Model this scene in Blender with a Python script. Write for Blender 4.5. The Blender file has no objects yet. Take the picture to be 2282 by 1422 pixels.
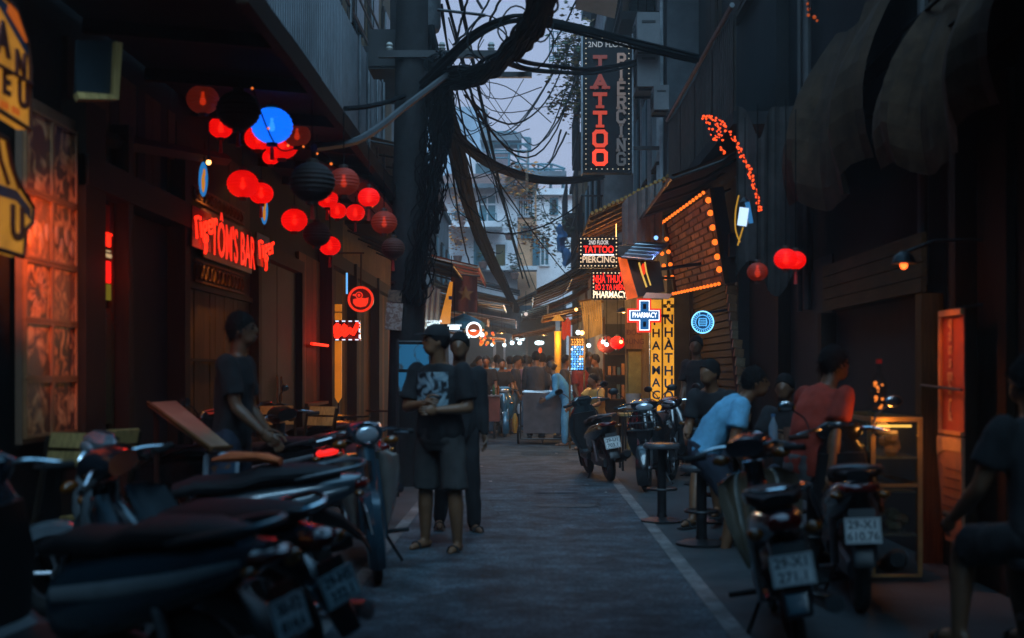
import bpy, bmesh, math, random
from mathutils import Vector, Matrix, noise
R = math.radians
S = bpy.context.scene
COL = S.collection
rnd = random.Random(7)
U = rnd.uniform
# ---------------------------------------------------------------- camera
F, VX, VY, CZ = 2800.0, 1174.0, 826.0, 1.37      # focal length in photo pixels, vanishing point, eye height
def at(px, py, d):                                # a point of the street at distance d
    return Vector(((px - VX) / F * d, d, CZ - (py - VY) / F * d))
cam = bpy.data.cameras.new('camera')
co = bpy.data.objects.new('camera', cam); COL.objects.link(co)
co.location = (0, 0, CZ); co.rotation_euler = (R(90), 0, 0)
cam.sensor_width = 36; cam.lens = F / 2282 * 36
cam.shift_x = -33 / 2282; cam.shift_y = 115 / 2282
cam.clip_start = .1; cam.clip_end = 600
cam.dof.use_dof = True; cam.dof.focus_distance = 21; cam.dof.aperture_fstop = 1.5
S.camera = co
# ---------------------------------------------------------------- dusk sky, brighter overhead like an overcast sky
W = bpy.data.worlds.new('World'); S.world = W; W.use_nodes = True
nt = W.node_tree; N = nt.nodes; L = nt.links; N.clear()
wo = N.new('ShaderNodeOutputWorld')
bg1 = N.new('ShaderNodeBackground'); bg2 = N.new('ShaderNodeBackground'); ad = N.new('ShaderNodeAddShader')
sky = N.new('ShaderNodeTexSky'); sky.sky_type = 'NISHITA'; sky.sun_disc = False
sky.sun_elevation = R(2); sky.sun_rotation = R(200)
L.new(sky.outputs[0], bg1.inputs[0]); bg1.inputs[1].default_value = .05
tc = N.new('ShaderNodeTexCoord'); sp = N.new('ShaderNodeSeparateXYZ'); L.new(tc.outputs['Generated'], sp.inputs[0])
rp = N.new('ShaderNodeValToRGB'); L.new(sp.outputs[2], rp.inputs[0])
e = rp.color_ramp.elements
e[0].position = 0; e[0].color = (.26, .28, .43, 1)
e[1].position = 1; e[1].color = (.22, .62, 1.05, 1)
k = e.new(.3); k.color = (.215, .275, .435, 1)
nz = N.new('ShaderNodeTexNoise'); nz.inputs['Scale'].default_value = 1.6; nz.inputs['Detail'].default_value = 4
L.new(tc.outputs['Generated'], nz.inputs['Vector'])
mr = N.new('ShaderNodeMapRange'); mr.inputs[1].default_value = .3; mr.inputs[2].default_value = .7
mr.inputs[3].default_value = .88; mr.inputs[4].default_value = 1.12; L.new(nz.outputs[0], mr.inputs[0])
mx = N.new('ShaderNodeVectorMath'); mx.operation = 'SCALE'; L.new(rp.outputs[0], mx.inputs[0]); L.new(mr.outputs[0], mx.inputs['Scale'])
L.new(mx.outputs[0], bg2.inputs[0]); bg2.inputs[1].default_value = 1.45
L.new(bg1.outputs[0], ad.inputs[0]); L.new(bg2.outputs[0], ad.inputs[1]); L.new(ad.outputs[0], wo.inputs[0])
# faint directional part of the overcast dusk light
sl = bpy.data.lights.new('sun', 'SUN'); sl.energy = 3.8; sl.angle = R(50); sl.color = (.40, .72, 1)
so = bpy.data.objects.new('sun', sl); COL.objects.link(so)
so.rotation_euler = (R(45), 0, R(7))
S.view_settings.view_transform = 'Standard'; S.view_settings.look = 'None'
S.view_settings.exposure = 0; S.view_settings.gamma = 1; S.view_settings.use_curve_mapping = False
S.render.engine = 'CYCLES'
S.cycles.use_denoising = True
S.cycles.max_bounces = 6; S.cycles.diffuse_bounces = 3; S.cycles.glossy_bounces = 3
S.cycles.transmission_bounces = 4; S.cycles.transparent_max_bounces = 10
S.cycles.sample_clamp_indirect = 4; S.cycles.caustics_reflective = False; S.cycles.caustics_refractive = False

# ---------------------------------------------------------------- materials
MC = {}
def M(name, col, rough=.6, metal=0, var=.25, sc=9, bump=0, spec=.5, coat=0, dirt=.35):
    if name in MC: return MC[name]
    m = bpy.data.materials.new(name); m.use_nodes = True; MC[name] = m
    t = m.node_tree; n = t.nodes; l = t.links; b = n['Principled BSDF']
    b.inputs['Metallic'].default_value = metal; b.inputs['Specular IOR Level'].default_value = spec
    b.inputs['Coat Weight'].default_value = coat; b.inputs['Coat Roughness'].default_value = .08
    c = n.new('ShaderNodeTexCoord')
    a = n.new('ShaderNodeTexNoise'); a.inputs['Scale'].default_value = sc; a.inputs['Detail'].default_value = 6; a.inputs['Roughness'].default_value = .65
    d = n.new('ShaderNodeTexNoise'); d.inputs['Scale'].default_value = sc * .17; d.inputs['Detail'].default_value = 3
    l.new(c.outputs['Object'], a.inputs['Vector']); l.new(c.outputs['Object'], d.inputs['Vector'])
    r = n.new('ShaderNodeValToRGB'); r.color_ramp.elements[0].position = .3; r.color_ramp.elements[1].position = .72
    r.color_ramp.elements[0].color = [x * (1 - var) for x in col[:3]] + [1]
    r.color_ramp.elements[1].color = [min(1, x * (1 + var)) for x in col[:3]] + [1]
    l.new(a.outputs[0], r.inputs[0])
    q = n.new('ShaderNodeMapRange'); q.inputs[1].default_value = .35; q.inputs[2].default_value = .65
    q.inputs[3].default_value = 1 - dirt; q.inputs[4].default_value = 1; l.new(d.outputs[0], q.inputs[0])
    v = n.new('ShaderNodeVectorMath'); v.operation = 'SCALE'; l.new(r.outputs[0], v.inputs[0]); l.new(q.outputs[0], v.inputs['Scale'])
    l.new(v.outputs[0], b.inputs['Base Color'])
    g = n.new('ShaderNodeMapRange'); g.inputs[3].default_value = max(.02, rough - .12); g.inputs[4].default_value = min(1, rough + .15)
    l.new(a.outputs[0], g.inputs[0]); l.new(g.outputs[0], b.inputs['Roughness'])
    if bump:
        u = n.new('ShaderNodeBump'); u.inputs['Strength'].default_value = bump; u.inputs['Distance'].default_value = .02
        l.new(a.outputs[0], u.inputs['Height']); l.new(u.outputs[0], b.inputs['Normal'])
    return m
def wood(name, col, axis=2, rough=.55, var=.45):
    if name in MC: return MC[name]
    m = M(name, col, .8, 0, var, 14, .15, .12); t = m.node_tree; n = t.nodes; l = t.links
    mp = n.new('ShaderNodeMapping'); s = [3.2, 3.2, 3.2]; s[axis] = .22; mp.inputs['Scale'].default_value = s
    c = [x for x in n if x.type == 'TEX_COORD'][0]; l.new(c.outputs['Object'], mp.inputs[0])
    for x in n:
        if x.type == 'TEX_NOISE' and x.inputs['Scale'].default_value > 10: l.new(mp.outputs[0], x.inputs['Vector'])
    return m
def E(name, col, st=1, var=0, sc=6):
    if name in MC: return MC[name]
    m = bpy.data.materials.new(name); m.use_nodes = True; MC[name] = m
    t = m.node_tree; n = t.nodes; l = t.links; b = n['Principled BSDF']
    b.inputs['Base Color'].default_value = [x * .1 for x in col] + [1]; b.inputs['Roughness'].default_value = .5
    b.inputs['Emission Color'].default_value = list(col) + [1]; b.inputs['Emission Strength'].default_value = st
    if var:
        c = n.new('ShaderNodeTexCoord'); a = n.new('ShaderNodeTexNoise'); a.inputs['Scale'].default_value = sc; a.inputs['Detail'].default_value = 3
        q = n.new('ShaderNodeMapRange'); q.inputs[1].default_value = .3; q.inputs[2].default_value = .7
        q.inputs[3].default_value = st * (1 - var); q.inputs[4].default_value = st * (1 + var)
        l.new(c.outputs['Object'], a.inputs['Vector']); l.new(a.outputs[0], q.inputs[0]); l.new(q.outputs[0], b.inputs['Emission Strength'])
    return m
def shell(name, col, st, tr):                     # lantern paper: glows, lets the bulb inside show
    if name in MC: return MC[name]
    m = bpy.data.materials.new(name); m.use_nodes = True; MC[name] = m
    t = m.node_tree; n = t.nodes; l = t.links; b = n['Principled BSDF']; o = n['Material Output']
    b.inputs['Base Color'].default_value = list(col) + [1]; b.inputs['Roughness'].default_value = .7
    b.inputs['Emission Color'].default_value = list(col) + [1]; b.inputs['Emission Strength'].default_value = st
    tp = n.new('ShaderNodeBsdfTransparent'); tp.inputs[0].default_value = [min(1, x + .1) for x in col] + [1]
    x = n.new('ShaderNodeMixShader'); x.inputs[0].default_value = tr
    l.new(b.outputs[0], x.inputs[1]); l.new(tp.outputs[0], x.inputs[2]); l.new(x.outputs[0], o.inputs[0])
    return m
def glassy(name, col=(.8, .9, .95), tr=.75):
    if name in MC: return MC[name]
    m = shell(name, col, 0, tr); b = m.node_tree.nodes['Principled BSDF']
    b.inputs['Base Color'].default_value = (.02, .025, .03, 1); b.inputs['Roughness'].default_value = .05
    return m
def printed(name, ground, ink, sc=6, st=0, thr=.5, third=None):   # flat print: blotchy two or three ink picture
    if name in MC: return MC[name]
    m = bpy.data.materials.new(name); m.use_nodes = True; MC[name] = m
    t = m.node_tree; n = t.nodes; l = t.links; b = n['Principled BSDF']; b.inputs['Roughness'].default_value = .45
    c = n.new('ShaderNodeTexCoord'); a = n.new('ShaderNodeTexNoise'); a.inputs['Scale'].default_value = sc; a.inputs['Detail'].default_value = 4
    a.inputs['Distortion'].default_value = 1.2
    r = n.new('ShaderNodeValToRGB'); e = r.color_ramp.elements
    e[0].position = thr - .04; e[0].color = list(ground) + [1]; e[1].position = thr + .04; e[1].color = list(ink) + [1]
    if third: k = e.new(min(.98, thr + .14)); k.color = list(third) + [1]
    l.new(c.outputs['Object'], a.inputs['Vector']); l.new(a.outputs[0], r.inputs[0]); l.new(r.outputs[0], b.inputs['Base Color'])
    if st: l.new(r.outputs[0], b.inputs['Emission Color']); b.inputs['Emission Strength'].default_value = st
    return m

# ---------------------------------------------------------------- mesh building
def frame(d, up=Vector((0, 0, 1))):
    d = d.normalized()
    if abs(d.dot(up)) > .95: up = Vector((0, 1, 0)) if abs(d.y) < .9 else Vector((1, 0, 0))
    u = up.cross(d).normalized(); return u, d.cross(u)
class MB:
    def __init__(s): s.v = []; s.f = []
    def add(s, vs, fs):
        o = len(s.v); s.v += [Vector(v) for v in vs]; s.f += [[i + o for i in f] for f in fs]; return s
    def bx(s, x0, x1, y0, y1, z0, z1):
        return s.add([(x0, y0, z0), (x1, y0, z0), (x1, y1, z0), (x0, y1, z0), (x0, y0, z1), (x1, y0, z1), (x1, y1, z1), (x0, y1, z1)],
                     [(0, 3, 2, 1), (4, 5, 6, 7), (0, 1, 5, 4), (1, 2, 6, 5), (2, 3, 7, 6), (3, 0, 4, 7)])
    def box(s, c, d, rot=None):
        b = MB().bx(-d[0] / 2, d[0] / 2, -d[1] / 2, d[1] / 2, -d[2] / 2, d[2] / 2)
        m = Matrix.Translation(Vector(c)) @ (rot.to_4x4() if rot else Matrix())
        return s.add([m @ v for v in b.v], b.f)
    def loft(s, rings, cap=True, closed=False):
        n = len(rings[0]); vs = [p for r in rings for p in r]; fs = []; k = len(rings)
        for i in range(k if closed else k - 1):
            for j in range(n):
                a = i * n + j; b = i * n + (j + 1) % n; c = ((i + 1) % k) * n
                fs.append((a, b, c + (j + 1) % n, c + j))
        if cap and not closed: fs += [tuple(range(n))[::-1], tuple(range((k - 1) * n, k * n))]
        return s.add(vs, fs)
    def tube(s, pts, r, n=8, cap=True, sq=1, closed=False):
        pts = [Vector(p) for p in pts]; k = len(pts); rings = []; u = None
        for i, p in enumerate(pts):
            a = pts[i - 1] if (i or closed) else p; b = pts[(i + 1) % k] if (i < k - 1 or closed) else p
            d = (b - a)
            if d.length < 1e-9: d = Vector((0, 0, 1))
            d.normalize()
            if u is None: u, w = frame(d)
            else:
                u = (u - d * u.dot(d))
                if u.length < 1e-6: u, w = frame(d)
                u.normalize()
            w = d.cross(u); q = r[i] if isinstance(r, (list, tuple)) else r
            rings.append([p + u * (math.cos(t) * q) + w * (math.sin(t) * q * sq) for t in [2 * math.pi * j / n for j in range(n)]])
        return s.loft(rings, cap, closed)
    def ball(s, c, r, nu=14, nv=9, rot=None):
        if not isinstance(r, (tuple, list)): r = (r, r, r)
        c = Vector(c); vs = [Vector((0, 0, r[2]))]; fs = []
        for i in range(1, nv):
            a = math.pi * i / nv
            for j in range(nu):
                b = 2 * math.pi * j / nu
                vs.append(Vector((r[0] * math.sin(a) * math.cos(b), r[1] * math.sin(a) * math.sin(b), r[2] * math.cos(a))))
        vs.append(Vector((0, 0, -r[2]))); e = len(vs) - 1
        for j in range(nu):
            fs.append((0, 1 + j, 1 + (j + 1) % nu)); q = 1 + (nv - 2) * nu; fs.append((q + j, e, q + (j + 1) % nu))
        for i in range(nv - 2):
            for j in range(nu):
                a = 1 + i * nu; fs.append((a + j, a + nu + j, a + nu + (j + 1) % nu, a + (j + 1) % nu))
        if rot: vs = [rot @ v for v in vs]
        return s.add([v + c for v in vs], fs)
    def lathe(s, prof, c=(0, 0, 0), n=18, ax=(0, 0, 1), cap=True):
        d = Vector(ax).normalized(); u, w = frame(d); c = Vector(c)
        return s.loft([[c + d * z + (u * math.cos(t) + w * math.sin(t)) * r for t in [2 * math.pi * j / n for j in range(n)]] for r, z in prof], cap)
    def torus(s, c, Rr, r, ax=(1, 0, 0), n=28, m=8, sq=1):
        d = Vector(ax).normalized(); u, w = frame(d); c = Vector(c); rings = []
        for i in range(n):
            t = 2 * math.pi * i / n; e = u * math.cos(t) + w * math.sin(t)
            rings.append([c + e * (Rr + math.cos(q) * r) + d * (math.sin(q) * r * sq) for q in [2 * math.pi * j / m for j in range(m)]])
        return s.loft(rings, False, True)
    def prism(s, poly, o, u, v, t):               # 2-D outline in the plane (u, v), thickness t along u x v
        o = Vector(o); u = Vector(u); v = Vector(v); w = u.cross(v).normalized() * t; n = len(poly)
        a = [o + u * x + v * y for x, y in poly]
        fs = [tuple(range(n))[::-1], tuple(range(n, 2 * n))] + [(i, (i + 1) % n, n + (i + 1) % n, n + i) for i in range(n)]
        return s.add(a + [p + w for p in a], fs)
    def sec(s, st, n=16, p=2.5):                  # stations (y, z, half width, half height [, x]) along y
        rings = []
        for q in st:
            y, z, a, b = q[:4]; x = q[4] if len(q) > 4 else 0; rg = []
            for j in range(n):
                t = 2 * math.pi * j / n; ct, sn = math.cos(t), math.sin(t)
                rg.append((x + a * math.copysign(abs(ct) ** (2 / p), ct), y, z + b * math.copysign(abs(sn) ** (2 / p), sn)))
            rings.append([Vector(g) for g in rg])
        return s.loft(rings)
    def secz(s, st, n=16, p=2.5):                 # stations (z, y, half width, half depth [, x]) along z
        rings = []
        for q in st:
            z, y, a, b = q[:4]; x = q[4] if len(q) > 4 else 0; rg = []
            for j in range(n):
                t = 2 * math.pi * j / n; ct, sn = math.cos(t), math.sin(t)
                rg.append(Vector((x + a * math.copysign(abs(ct) ** (2 / p), ct), y + b * math.copysign(abs(sn) ** (2 / p), sn), z)))
            rings.append(rg)
        return s.loft(rings)
    def xf(s, m): s.v = [m @ v for v in s.v]; return s
    def merge(s, o): return s.add(o.v, o.f)
    def mesh(s, name, mat, smooth=True, off=None, ang=38):
        me = bpy.data.meshes.new(name)
        me.from_pydata([(v - off)[:] if off is not None else v[:] for v in s.v], [], s.f)
        me.update()
        b = bmesh.new(); b.from_mesh(me); bmesh.ops.recalc_face_normals(b, faces=b.faces); b.to_mesh(me); b.free()
        if mat: me.materials.append(mat)
        if smooth:
            me.polygons.foreach_set('use_smooth', [True] * len(me.polygons)); me.set_sharp_from_angle(angle=R(ang))
        return me
LOCAL = set()
def tag(o, label=None, cat=None, group=None, kind=None):
    if label: o['label'] = label
    if cat: o['category'] = cat
    if group: o['group'] = group
    if kind: o['kind'] = kind
    return o
def thing(name, label, cat, loc=(0, 0, 0), rz=0, group=None, local=False, rx=0, ry=0):
    o = bpy.data.objects.new(name, None); COL.objects.link(o); o.empty_display_size = .2
    o.location = loc; o.rotation_euler = (rx, ry, rz)
    if local: LOCAL.add(o.name)
    return tag(o, label, cat, group)
def top(o):
    while o.parent: o = o.parent
    return o
def part(name, mb, mat, parent, label=None, smooth=True, kind=None):
    if isinstance(mb, MB):
        t = top(parent); off = None if t.name in LOCAL else t.location
        me = mb.mesh(name, mat, smooth, off)
    else: me = mb
    o = bpy.data.objects.new(name, me); COL.objects.link(o); o.parent = parent
    return tag(o, label, None, None, kind)
def solo(name, mb, mat, label, cat, group=None, kind=None, smooth=True, loc=None):
    if loc is None:
        n = len(mb.v); loc = Vector((sum(v.x for v in mb.v) / n, sum(v.y for v in mb.v) / n, min(v.z for v in mb.v)))
    o = bpy.data.objects.new(name, mb.mesh(name, mat, smooth, Vector(loc))); COL.objects.link(o); o.location = loc
    return tag(o, label, cat, group, kind)
def struct(name, mb, mat, smooth=False): return solo(name, mb, mat, None, None, None, 'structure', smooth, Vector((0, 0, 0)))
def copy_tree(o, parent=None, label=None):
    c = o.copy(); COL.objects.link(c); c.parent = parent
    if o.name in LOCAL: LOCAL.add(c.name)
    if label: c['label'] = label
    for ch in list(o.children): copy_tree(ch, c)
    return c
def spot(o, pos, aim, e, col, ang=70, rad=.03):    # the beam of a hooded lamp
    t = top(o); l = bpy.data.lights.new('beam', 'SPOT'); l.energy = e; l.color = col; l.shadow_soft_size = rad; l.spot_size = R(ang); l.spot_blend = .8
    b = bpy.data.objects.new('beam', l); COL.objects.link(b); b.parent = o; b.location = Vector(pos) - t.location
    b.rotation_euler = (Vector(aim) - Vector(pos)).to_track_quat('-Z', 'Y').to_euler(); return b
def lamp(o, pos, e, col, rad=.03):                # the light given by a lamp that the scene shows
    t = top(o); l = bpy.data.lights.new('bulb_light', 'POINT'); l.energy = e; l.color = col; l.shadow_soft_size = rad
    b = bpy.data.objects.new('bulb_light', l); COL.objects.link(b); b.parent = o
    b.location = Vector(pos) - (Vector((0, 0, 0)) if t.name in LOCAL else t.location)
    return b
TX = {}
def text_mb(s, size=1, bold=.0, depth=.01, align='CENTER', sx=1):
    key = (s, bold, depth, align, sx)
    c = bpy.data.curves.new('letters', 'FONT'); c.body = s; c.size = size; c.extrude = depth; c.offset = bold * size
    c.align_x = align; c.align_y = 'CENTER'; c.resolution_u = 3
    o = bpy.data.objects.new('letters', c); COL.objects.link(o)
    dg = bpy.context.evaluated_depsgraph_get(); me = bpy.data.meshes.new_from_object(o.evaluated_get(dg))
    b = MB(); b.add([Vector((v.co.x * sx, v.co.y, v.co.z)) for v in me.vertices], [list(p.vertices) for p in me.polygons])
    bpy.data.objects.remove(o); bpy.data.curves.remove(c); bpy.data.meshes.remove(me)
    return b
def facing(normal):                               # matrix that turns text lying in XY to a wall with that normal
    n = Vector(normal).normalized(); z = Vector((0, 0, 1)); x = z.cross(n).normalized(); y = n.cross(x)
    return Matrix((x, y, n)).transposed().to_4x4()
def text_at(s, pos, normal, size, **k): return text_mb(s, size, **k).xf(Matrix.Translation(Vector(pos)) @ facing(normal))
# stroke letters (neon tubes, block capitals) on a 1 x 1.5 grid
G = {'T': [[(0, 1.5), (1, 1.5)], [(.5, 1.5), (.5, 0)]], 'A': [[(0, 0), (.5, 1.5), (1, 0)], [(.2, .5), (.8, .5)]],
     'O': [[(.2, 0), (0, .25), (0, 1.25), (.2, 1.5), (.8, 1.5), (1, 1.25), (1, .25), (.8, 0), (.2, 0)]],
     'P': [[(.1, 0), (.1, 1.5), (.8, 1.5), (1, 1.3), (1, .9), (.8, .7), (.1, .7)]], 'I': [[(.5, 0), (.5, 1.5)]],
     'E': [[(1, 1.5), (.1, 1.5), (.1, 0), (1, 0)], [(.1, .78), (.8, .78)]], 'R': [[(.1, 0), (.1, 1.5), (.8, 1.5), (1, 1.3), (1, .95), (.8, .75), (.1, .75)], [(.6, .75), (1, 0)]],
     'C': [[(1, 1.2), (.8, 1.5), (.2, 1.5), (0, 1.25), (0, .25), (.2, 0), (.8, 0), (1, .3)]], 'N': [[(.05, 0), (.05, 1.5), (.95, 0), (.95, 1.5)]],
     'G': [[(1, 1.2), (.8, 1.5), (.2, 1.5), (0, 1.25), (0, .25), (.2, 0), (.8, 0), (1, .2), (1, .7), (.6, .7)]]}
SERIF = {'T': [(.5, 0)], 'A': [(0, 0), (1, 0)], 'P': [(.1, 0)], 'I': [(.5, 0), (.5, 1.5)], 'R': [(.1, 0), (1, 0)], 'N': [(.05, 0), (.95, 1.5)], 'E': [], 'O': [], 'C': [], 'G': []}
def strokes(paths, o, u, v, sc, w, t, tubes=False):
    b = MB(); o = Vector(o); u = Vector(u); v = Vector(v); n = u.cross(v).normalized()
    for pth in paths:
        P = [o + (u * x + v * y) * sc for x, y in pth]
        if tubes: b.tube(P, w, 6)
        else:
            for a, c in zip(P, P[1:]):
                d = (c - a).normalized(); q = n.cross(d) * w * .5; a2 = a - d * w * .35; c2 = c + d * w * .35
                b.add([a2 - q, c2 - q, c2 + q, a2 + q] + [p + n * t for p in (a2 - q, c2 - q, c2 + q, a2 + q)],
                      [(0, 3, 2, 1), (4, 5, 6, 7), (0, 1, 5, 4), (1, 2, 6, 5), (2, 3, 7, 6), (3, 0, 4, 7)])
                t += .0004
    return b
def arc(c, r, a0, a1, n=12, ry=None):
    ry = ry or r
    return [(c[0] + r * math.cos(R(a0 + (a1 - a0) * i / n)), c[1] + ry * math.sin(R(a0 + (a1 - a0) * i / n))) for i in range(n + 1)]
def sag(a, b, drop, n=12, wob=0):
    a = Vector(a); b = Vector(b); o = []
    for i in range(n + 1):
        t = i / n; p = a.lerp(b, t); p.z -= drop * 4 * t * (1 - t)
        if wob and 0 < i < n: p += Vector((U(-wob, wob), U(-wob, wob), U(-wob, wob)))
        o.append(p)
    return o
def smooth_path(pts, n=6):                        # Catmull-Rom through points
    pts = [Vector(p) for p in pts]; o = []
    for i in range(len(pts) - 1):
        p0 = pts[max(0, i - 1)]; p1 = pts[i]; p2 = pts[i + 1]; p3 = pts[min(len(pts) - 1, i + 2)]
        for j in range(n):
            t = j / n; o.append(.5 * ((2 * p1) + (p2 - p0) * t + (2 * p0 - 5 * p1 + 4 * p2 - p3) * t * t + (3 * p1 - p0 - 3 * p2 + p3) * t ** 3))
    return o + [pts[-1]]
# ================================================================ palette
asphalt = M('asphalt', (.060, .082, .096), .8, 0, .9, 38, .35, .22, dirt=.35)
def _wear(m):                                       # worn wheel tracks and repair mottling over the grain
    t = m.node_tree; n = t.nodes; l = t.links; b = n['Principled BSDF']; src = b.inputs['Base Color'].links[0].from_socket
    c = n.new('ShaderNodeTexCoord'); a = n.new('ShaderNodeTexNoise'); a.inputs['Scale'].default_value = 2.3; a.inputs['Detail'].default_value = 9; a.inputs['Roughness'].default_value = .7
    q = n.new('ShaderNodeMapRange'); q.inputs[1].default_value = .38; q.inputs[2].default_value = .62; q.inputs[3].default_value = .45; q.inputs[4].default_value = 1.5
    v = n.new('ShaderNodeVectorMath'); v.operation = 'SCALE'; l.new(c.outputs['Object'], a.inputs['Vector']); l.new(a.outputs[0], q.inputs[0]); l.new(src, v.inputs[0]); l.new(q.outputs[0], v.inputs['Scale']); l.new(v.outputs[0], b.inputs['Base Color'])
_wear(asphalt)
cement = M('cement', (.045, .052, .056), .85, 0, .3, 14, .5)
linepaint = M('line_paint', (.20, .195, .19), .85, 0, .45, 18, .3, dirt=.6)
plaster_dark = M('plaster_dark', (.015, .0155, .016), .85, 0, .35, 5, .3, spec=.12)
plaster_brown = M('plaster_brown', (.14, .085, .04), .85, 0, .35, 5, .3, spec=.12)
plaster_ochre = M('plaster_ochre', (.30, .19, .07), .8, 0, .3, 4, .3, spec=.12)
plaster_grey = M('plaster_grey', (.17, .18, .19), .85, 0, .3, 4, .3, spec=.12)
plaster_white = M('plaster_white', (.78, .72, .72), .85, 0, .1, 3, .15, dirt=.15, spec=.12)
plaster_blue = M('plaster_blue', (.42, .50, .58), .85, 0, .12, 3, .15, spec=.12)
plaster_salmon = M('plaster_salmon', (.80, .40, .22), .85, 0, .12, 3, .15, spec=.12)
tilered = M('tile_red', (.20, .085, .06), .8, 0, .35, 10, .3)
wood_dark = wood('wood_dark', (.022, .013, .008)); wood_mid = wood('wood_mid', (.075, .042, .018)); wood_warm = wood('wood_warm', (.13, .062, .022))
wood_yellow = wood('wood_yellow', (.38, .25, .09)); wood_y = wood('wood_across', (.20, .10, .05), 1)
black = M('black_paint', (.012, .012, .013), .38, 0, .3, 12); black_matt = M('black_matt', (.014, .014, .015), .8, 0, .3, 12)
iron = M('iron', (.03, .031, .033), .45, .6, .3, 14); steel = M('steel', (.42, .44, .46), .3, 1, .2, 20); galv = M('galvanised', (.20, .22, .235), .42, .8, .3, 8)
chrome = M('chrome', (.70, .72, .75), .12, 1, .08, 20); rubber = M('rubber', (.014, .014, .014), .8, 0, .3, 20, .3)
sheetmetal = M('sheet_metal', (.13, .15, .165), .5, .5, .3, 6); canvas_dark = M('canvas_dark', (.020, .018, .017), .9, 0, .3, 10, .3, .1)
canvas_grey = M('canvas_grey', (.17, .15, .14), .9, 0, .3, 6, .4); canvas_red = M('canvas_red', (.42, .06, .025), .85, 0, .25, 8, .3)
canvas_pale = M('canvas_pale', (.52, .44, .38), .85, 0, .2, 8, .3); canvas_blue = M('canvas_blue', (.04, .25, .42), .8, 0, .2, 8, .3)
wire = M('wire', (.006, .0075, .009), .9, 0, .3, 20, 0, .1); glass = glassy('window_glass'); glass_dark = M('glass_dark', (.02, .03, .035), .08, 0, .3, 3)
teal_frame = M('teal_frame', (.05, .16, .20), .5, 0, .3, 8); whitepaint = M('white_paint', (.72, .72, .74), .55, 0, .12, 10)
acgrey = M('ac_grey', (.10, .105, .11), .6, 0, .2, 10); offwhite = M('off_white', (.50, .47, .42), .6, 0, .2, 10); bluepaint = M('blue_paint', (.07, .20, .36), .5, 0, .2, 8)
redpaint = M('red_paint', (.45, .02, .015), .5, 0, .2, 10); brick = M('brick', (.26, .13, .06), .85, 0, .4, 12, .5)
leaf_g = M('leaf', (.05, .085, .03), .6, 0, .5, 6); leaf_o = M('leaf_orange', (.8, .24, .03), .6, 0, .5, 6); bark = M('bark', (.05, .04, .03), .9, 0, .4, 20, .6)
paper = M('paper', (.42, .38, .34), .7, 0, .15, 12); concrete = M('concrete', (.022, .022, .023), .85, 0, .35, 10, .5, .15)
e_red = E('neon_red', (1, .018, .006), 2.2); e_white = E('neon_white', (.9, .95, 1), 2.2); e_blue = E('neon_blue', (.03, .30, 1), 1.6)
e_cyan = E('neon_cyan', (.12, .50, .95), 1.5); e_amber = E('bulb_amber', (1, .17, .015), 1.7); e_warm = E('bulb_warm', (1, .45, .12), 6); e_cool = E('bulb_cool', (.72, .93, 1), 2.6)
e_yellow = E('sign_yellow', (1, .42, .03), .85, .25, 3); e_orange = E('sign_orange', (1, .14, .01), .9, .3, 3)
# ================================================================ ground
struct('ground', MB().bx(-70, 70, -60, 130, -.4, -.006), cement)
def grid(x0, x1, y0, y1, z, nx, ny, amp, sc=1.5):
    b = MB(); vs = [(x0 + (x1 - x0) * i / nx, y0 + (y1 - y0) * j / ny, 0) for j in range(ny + 1) for i in range(nx + 1)]
    vs = [(x, y, z + amp * noise.noise(Vector((x * sc, y * sc * .6, 3)))) for x, y, _ in vs]
    return b.add(vs, [(j * (nx + 1) + i, j * (nx + 1) + i + 1, (j + 1) * (nx + 1) + i + 1, (j + 1) * (nx + 1) + i) for j in range(ny) for i in range(nx)])
struct('road', grid(-1.06, 1.06, -20, 75, .004, 6, 300, .003), asphalt, True)
for sx in (-1, 1):
    struct('pavement', grid(min(sx * 1.12, sx * 2.9), max(sx * 1.12, sx * 2.9), -20, 75, .004, 5, 240, .003), cement, True)
    struct('gutter_strip', MB().bx(sx * 1.09 - .034, sx * 1.09 + .034, -20, 75, -.02, .003), cement)
    b = MB()                                       # worn painted edge line, broken where it has flaked
    y = -10
    while y < 48:
        q = U(1.2, 4.0); w = .05 + U(-.004, .004)
        b.add([(sx * 1.09 - w, y, .0095), (sx * 1.09 + w, y + U(-.02, .02), .0095), (sx * 1.09 + w, y + q, .0095), (sx * 1.09 - w, y + q + U(-.02, .02), .0095)], [(0, 1, 2, 3)])
        y += q + U(.0, .025)
    struct('painted_line', b, linepaint)
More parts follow.
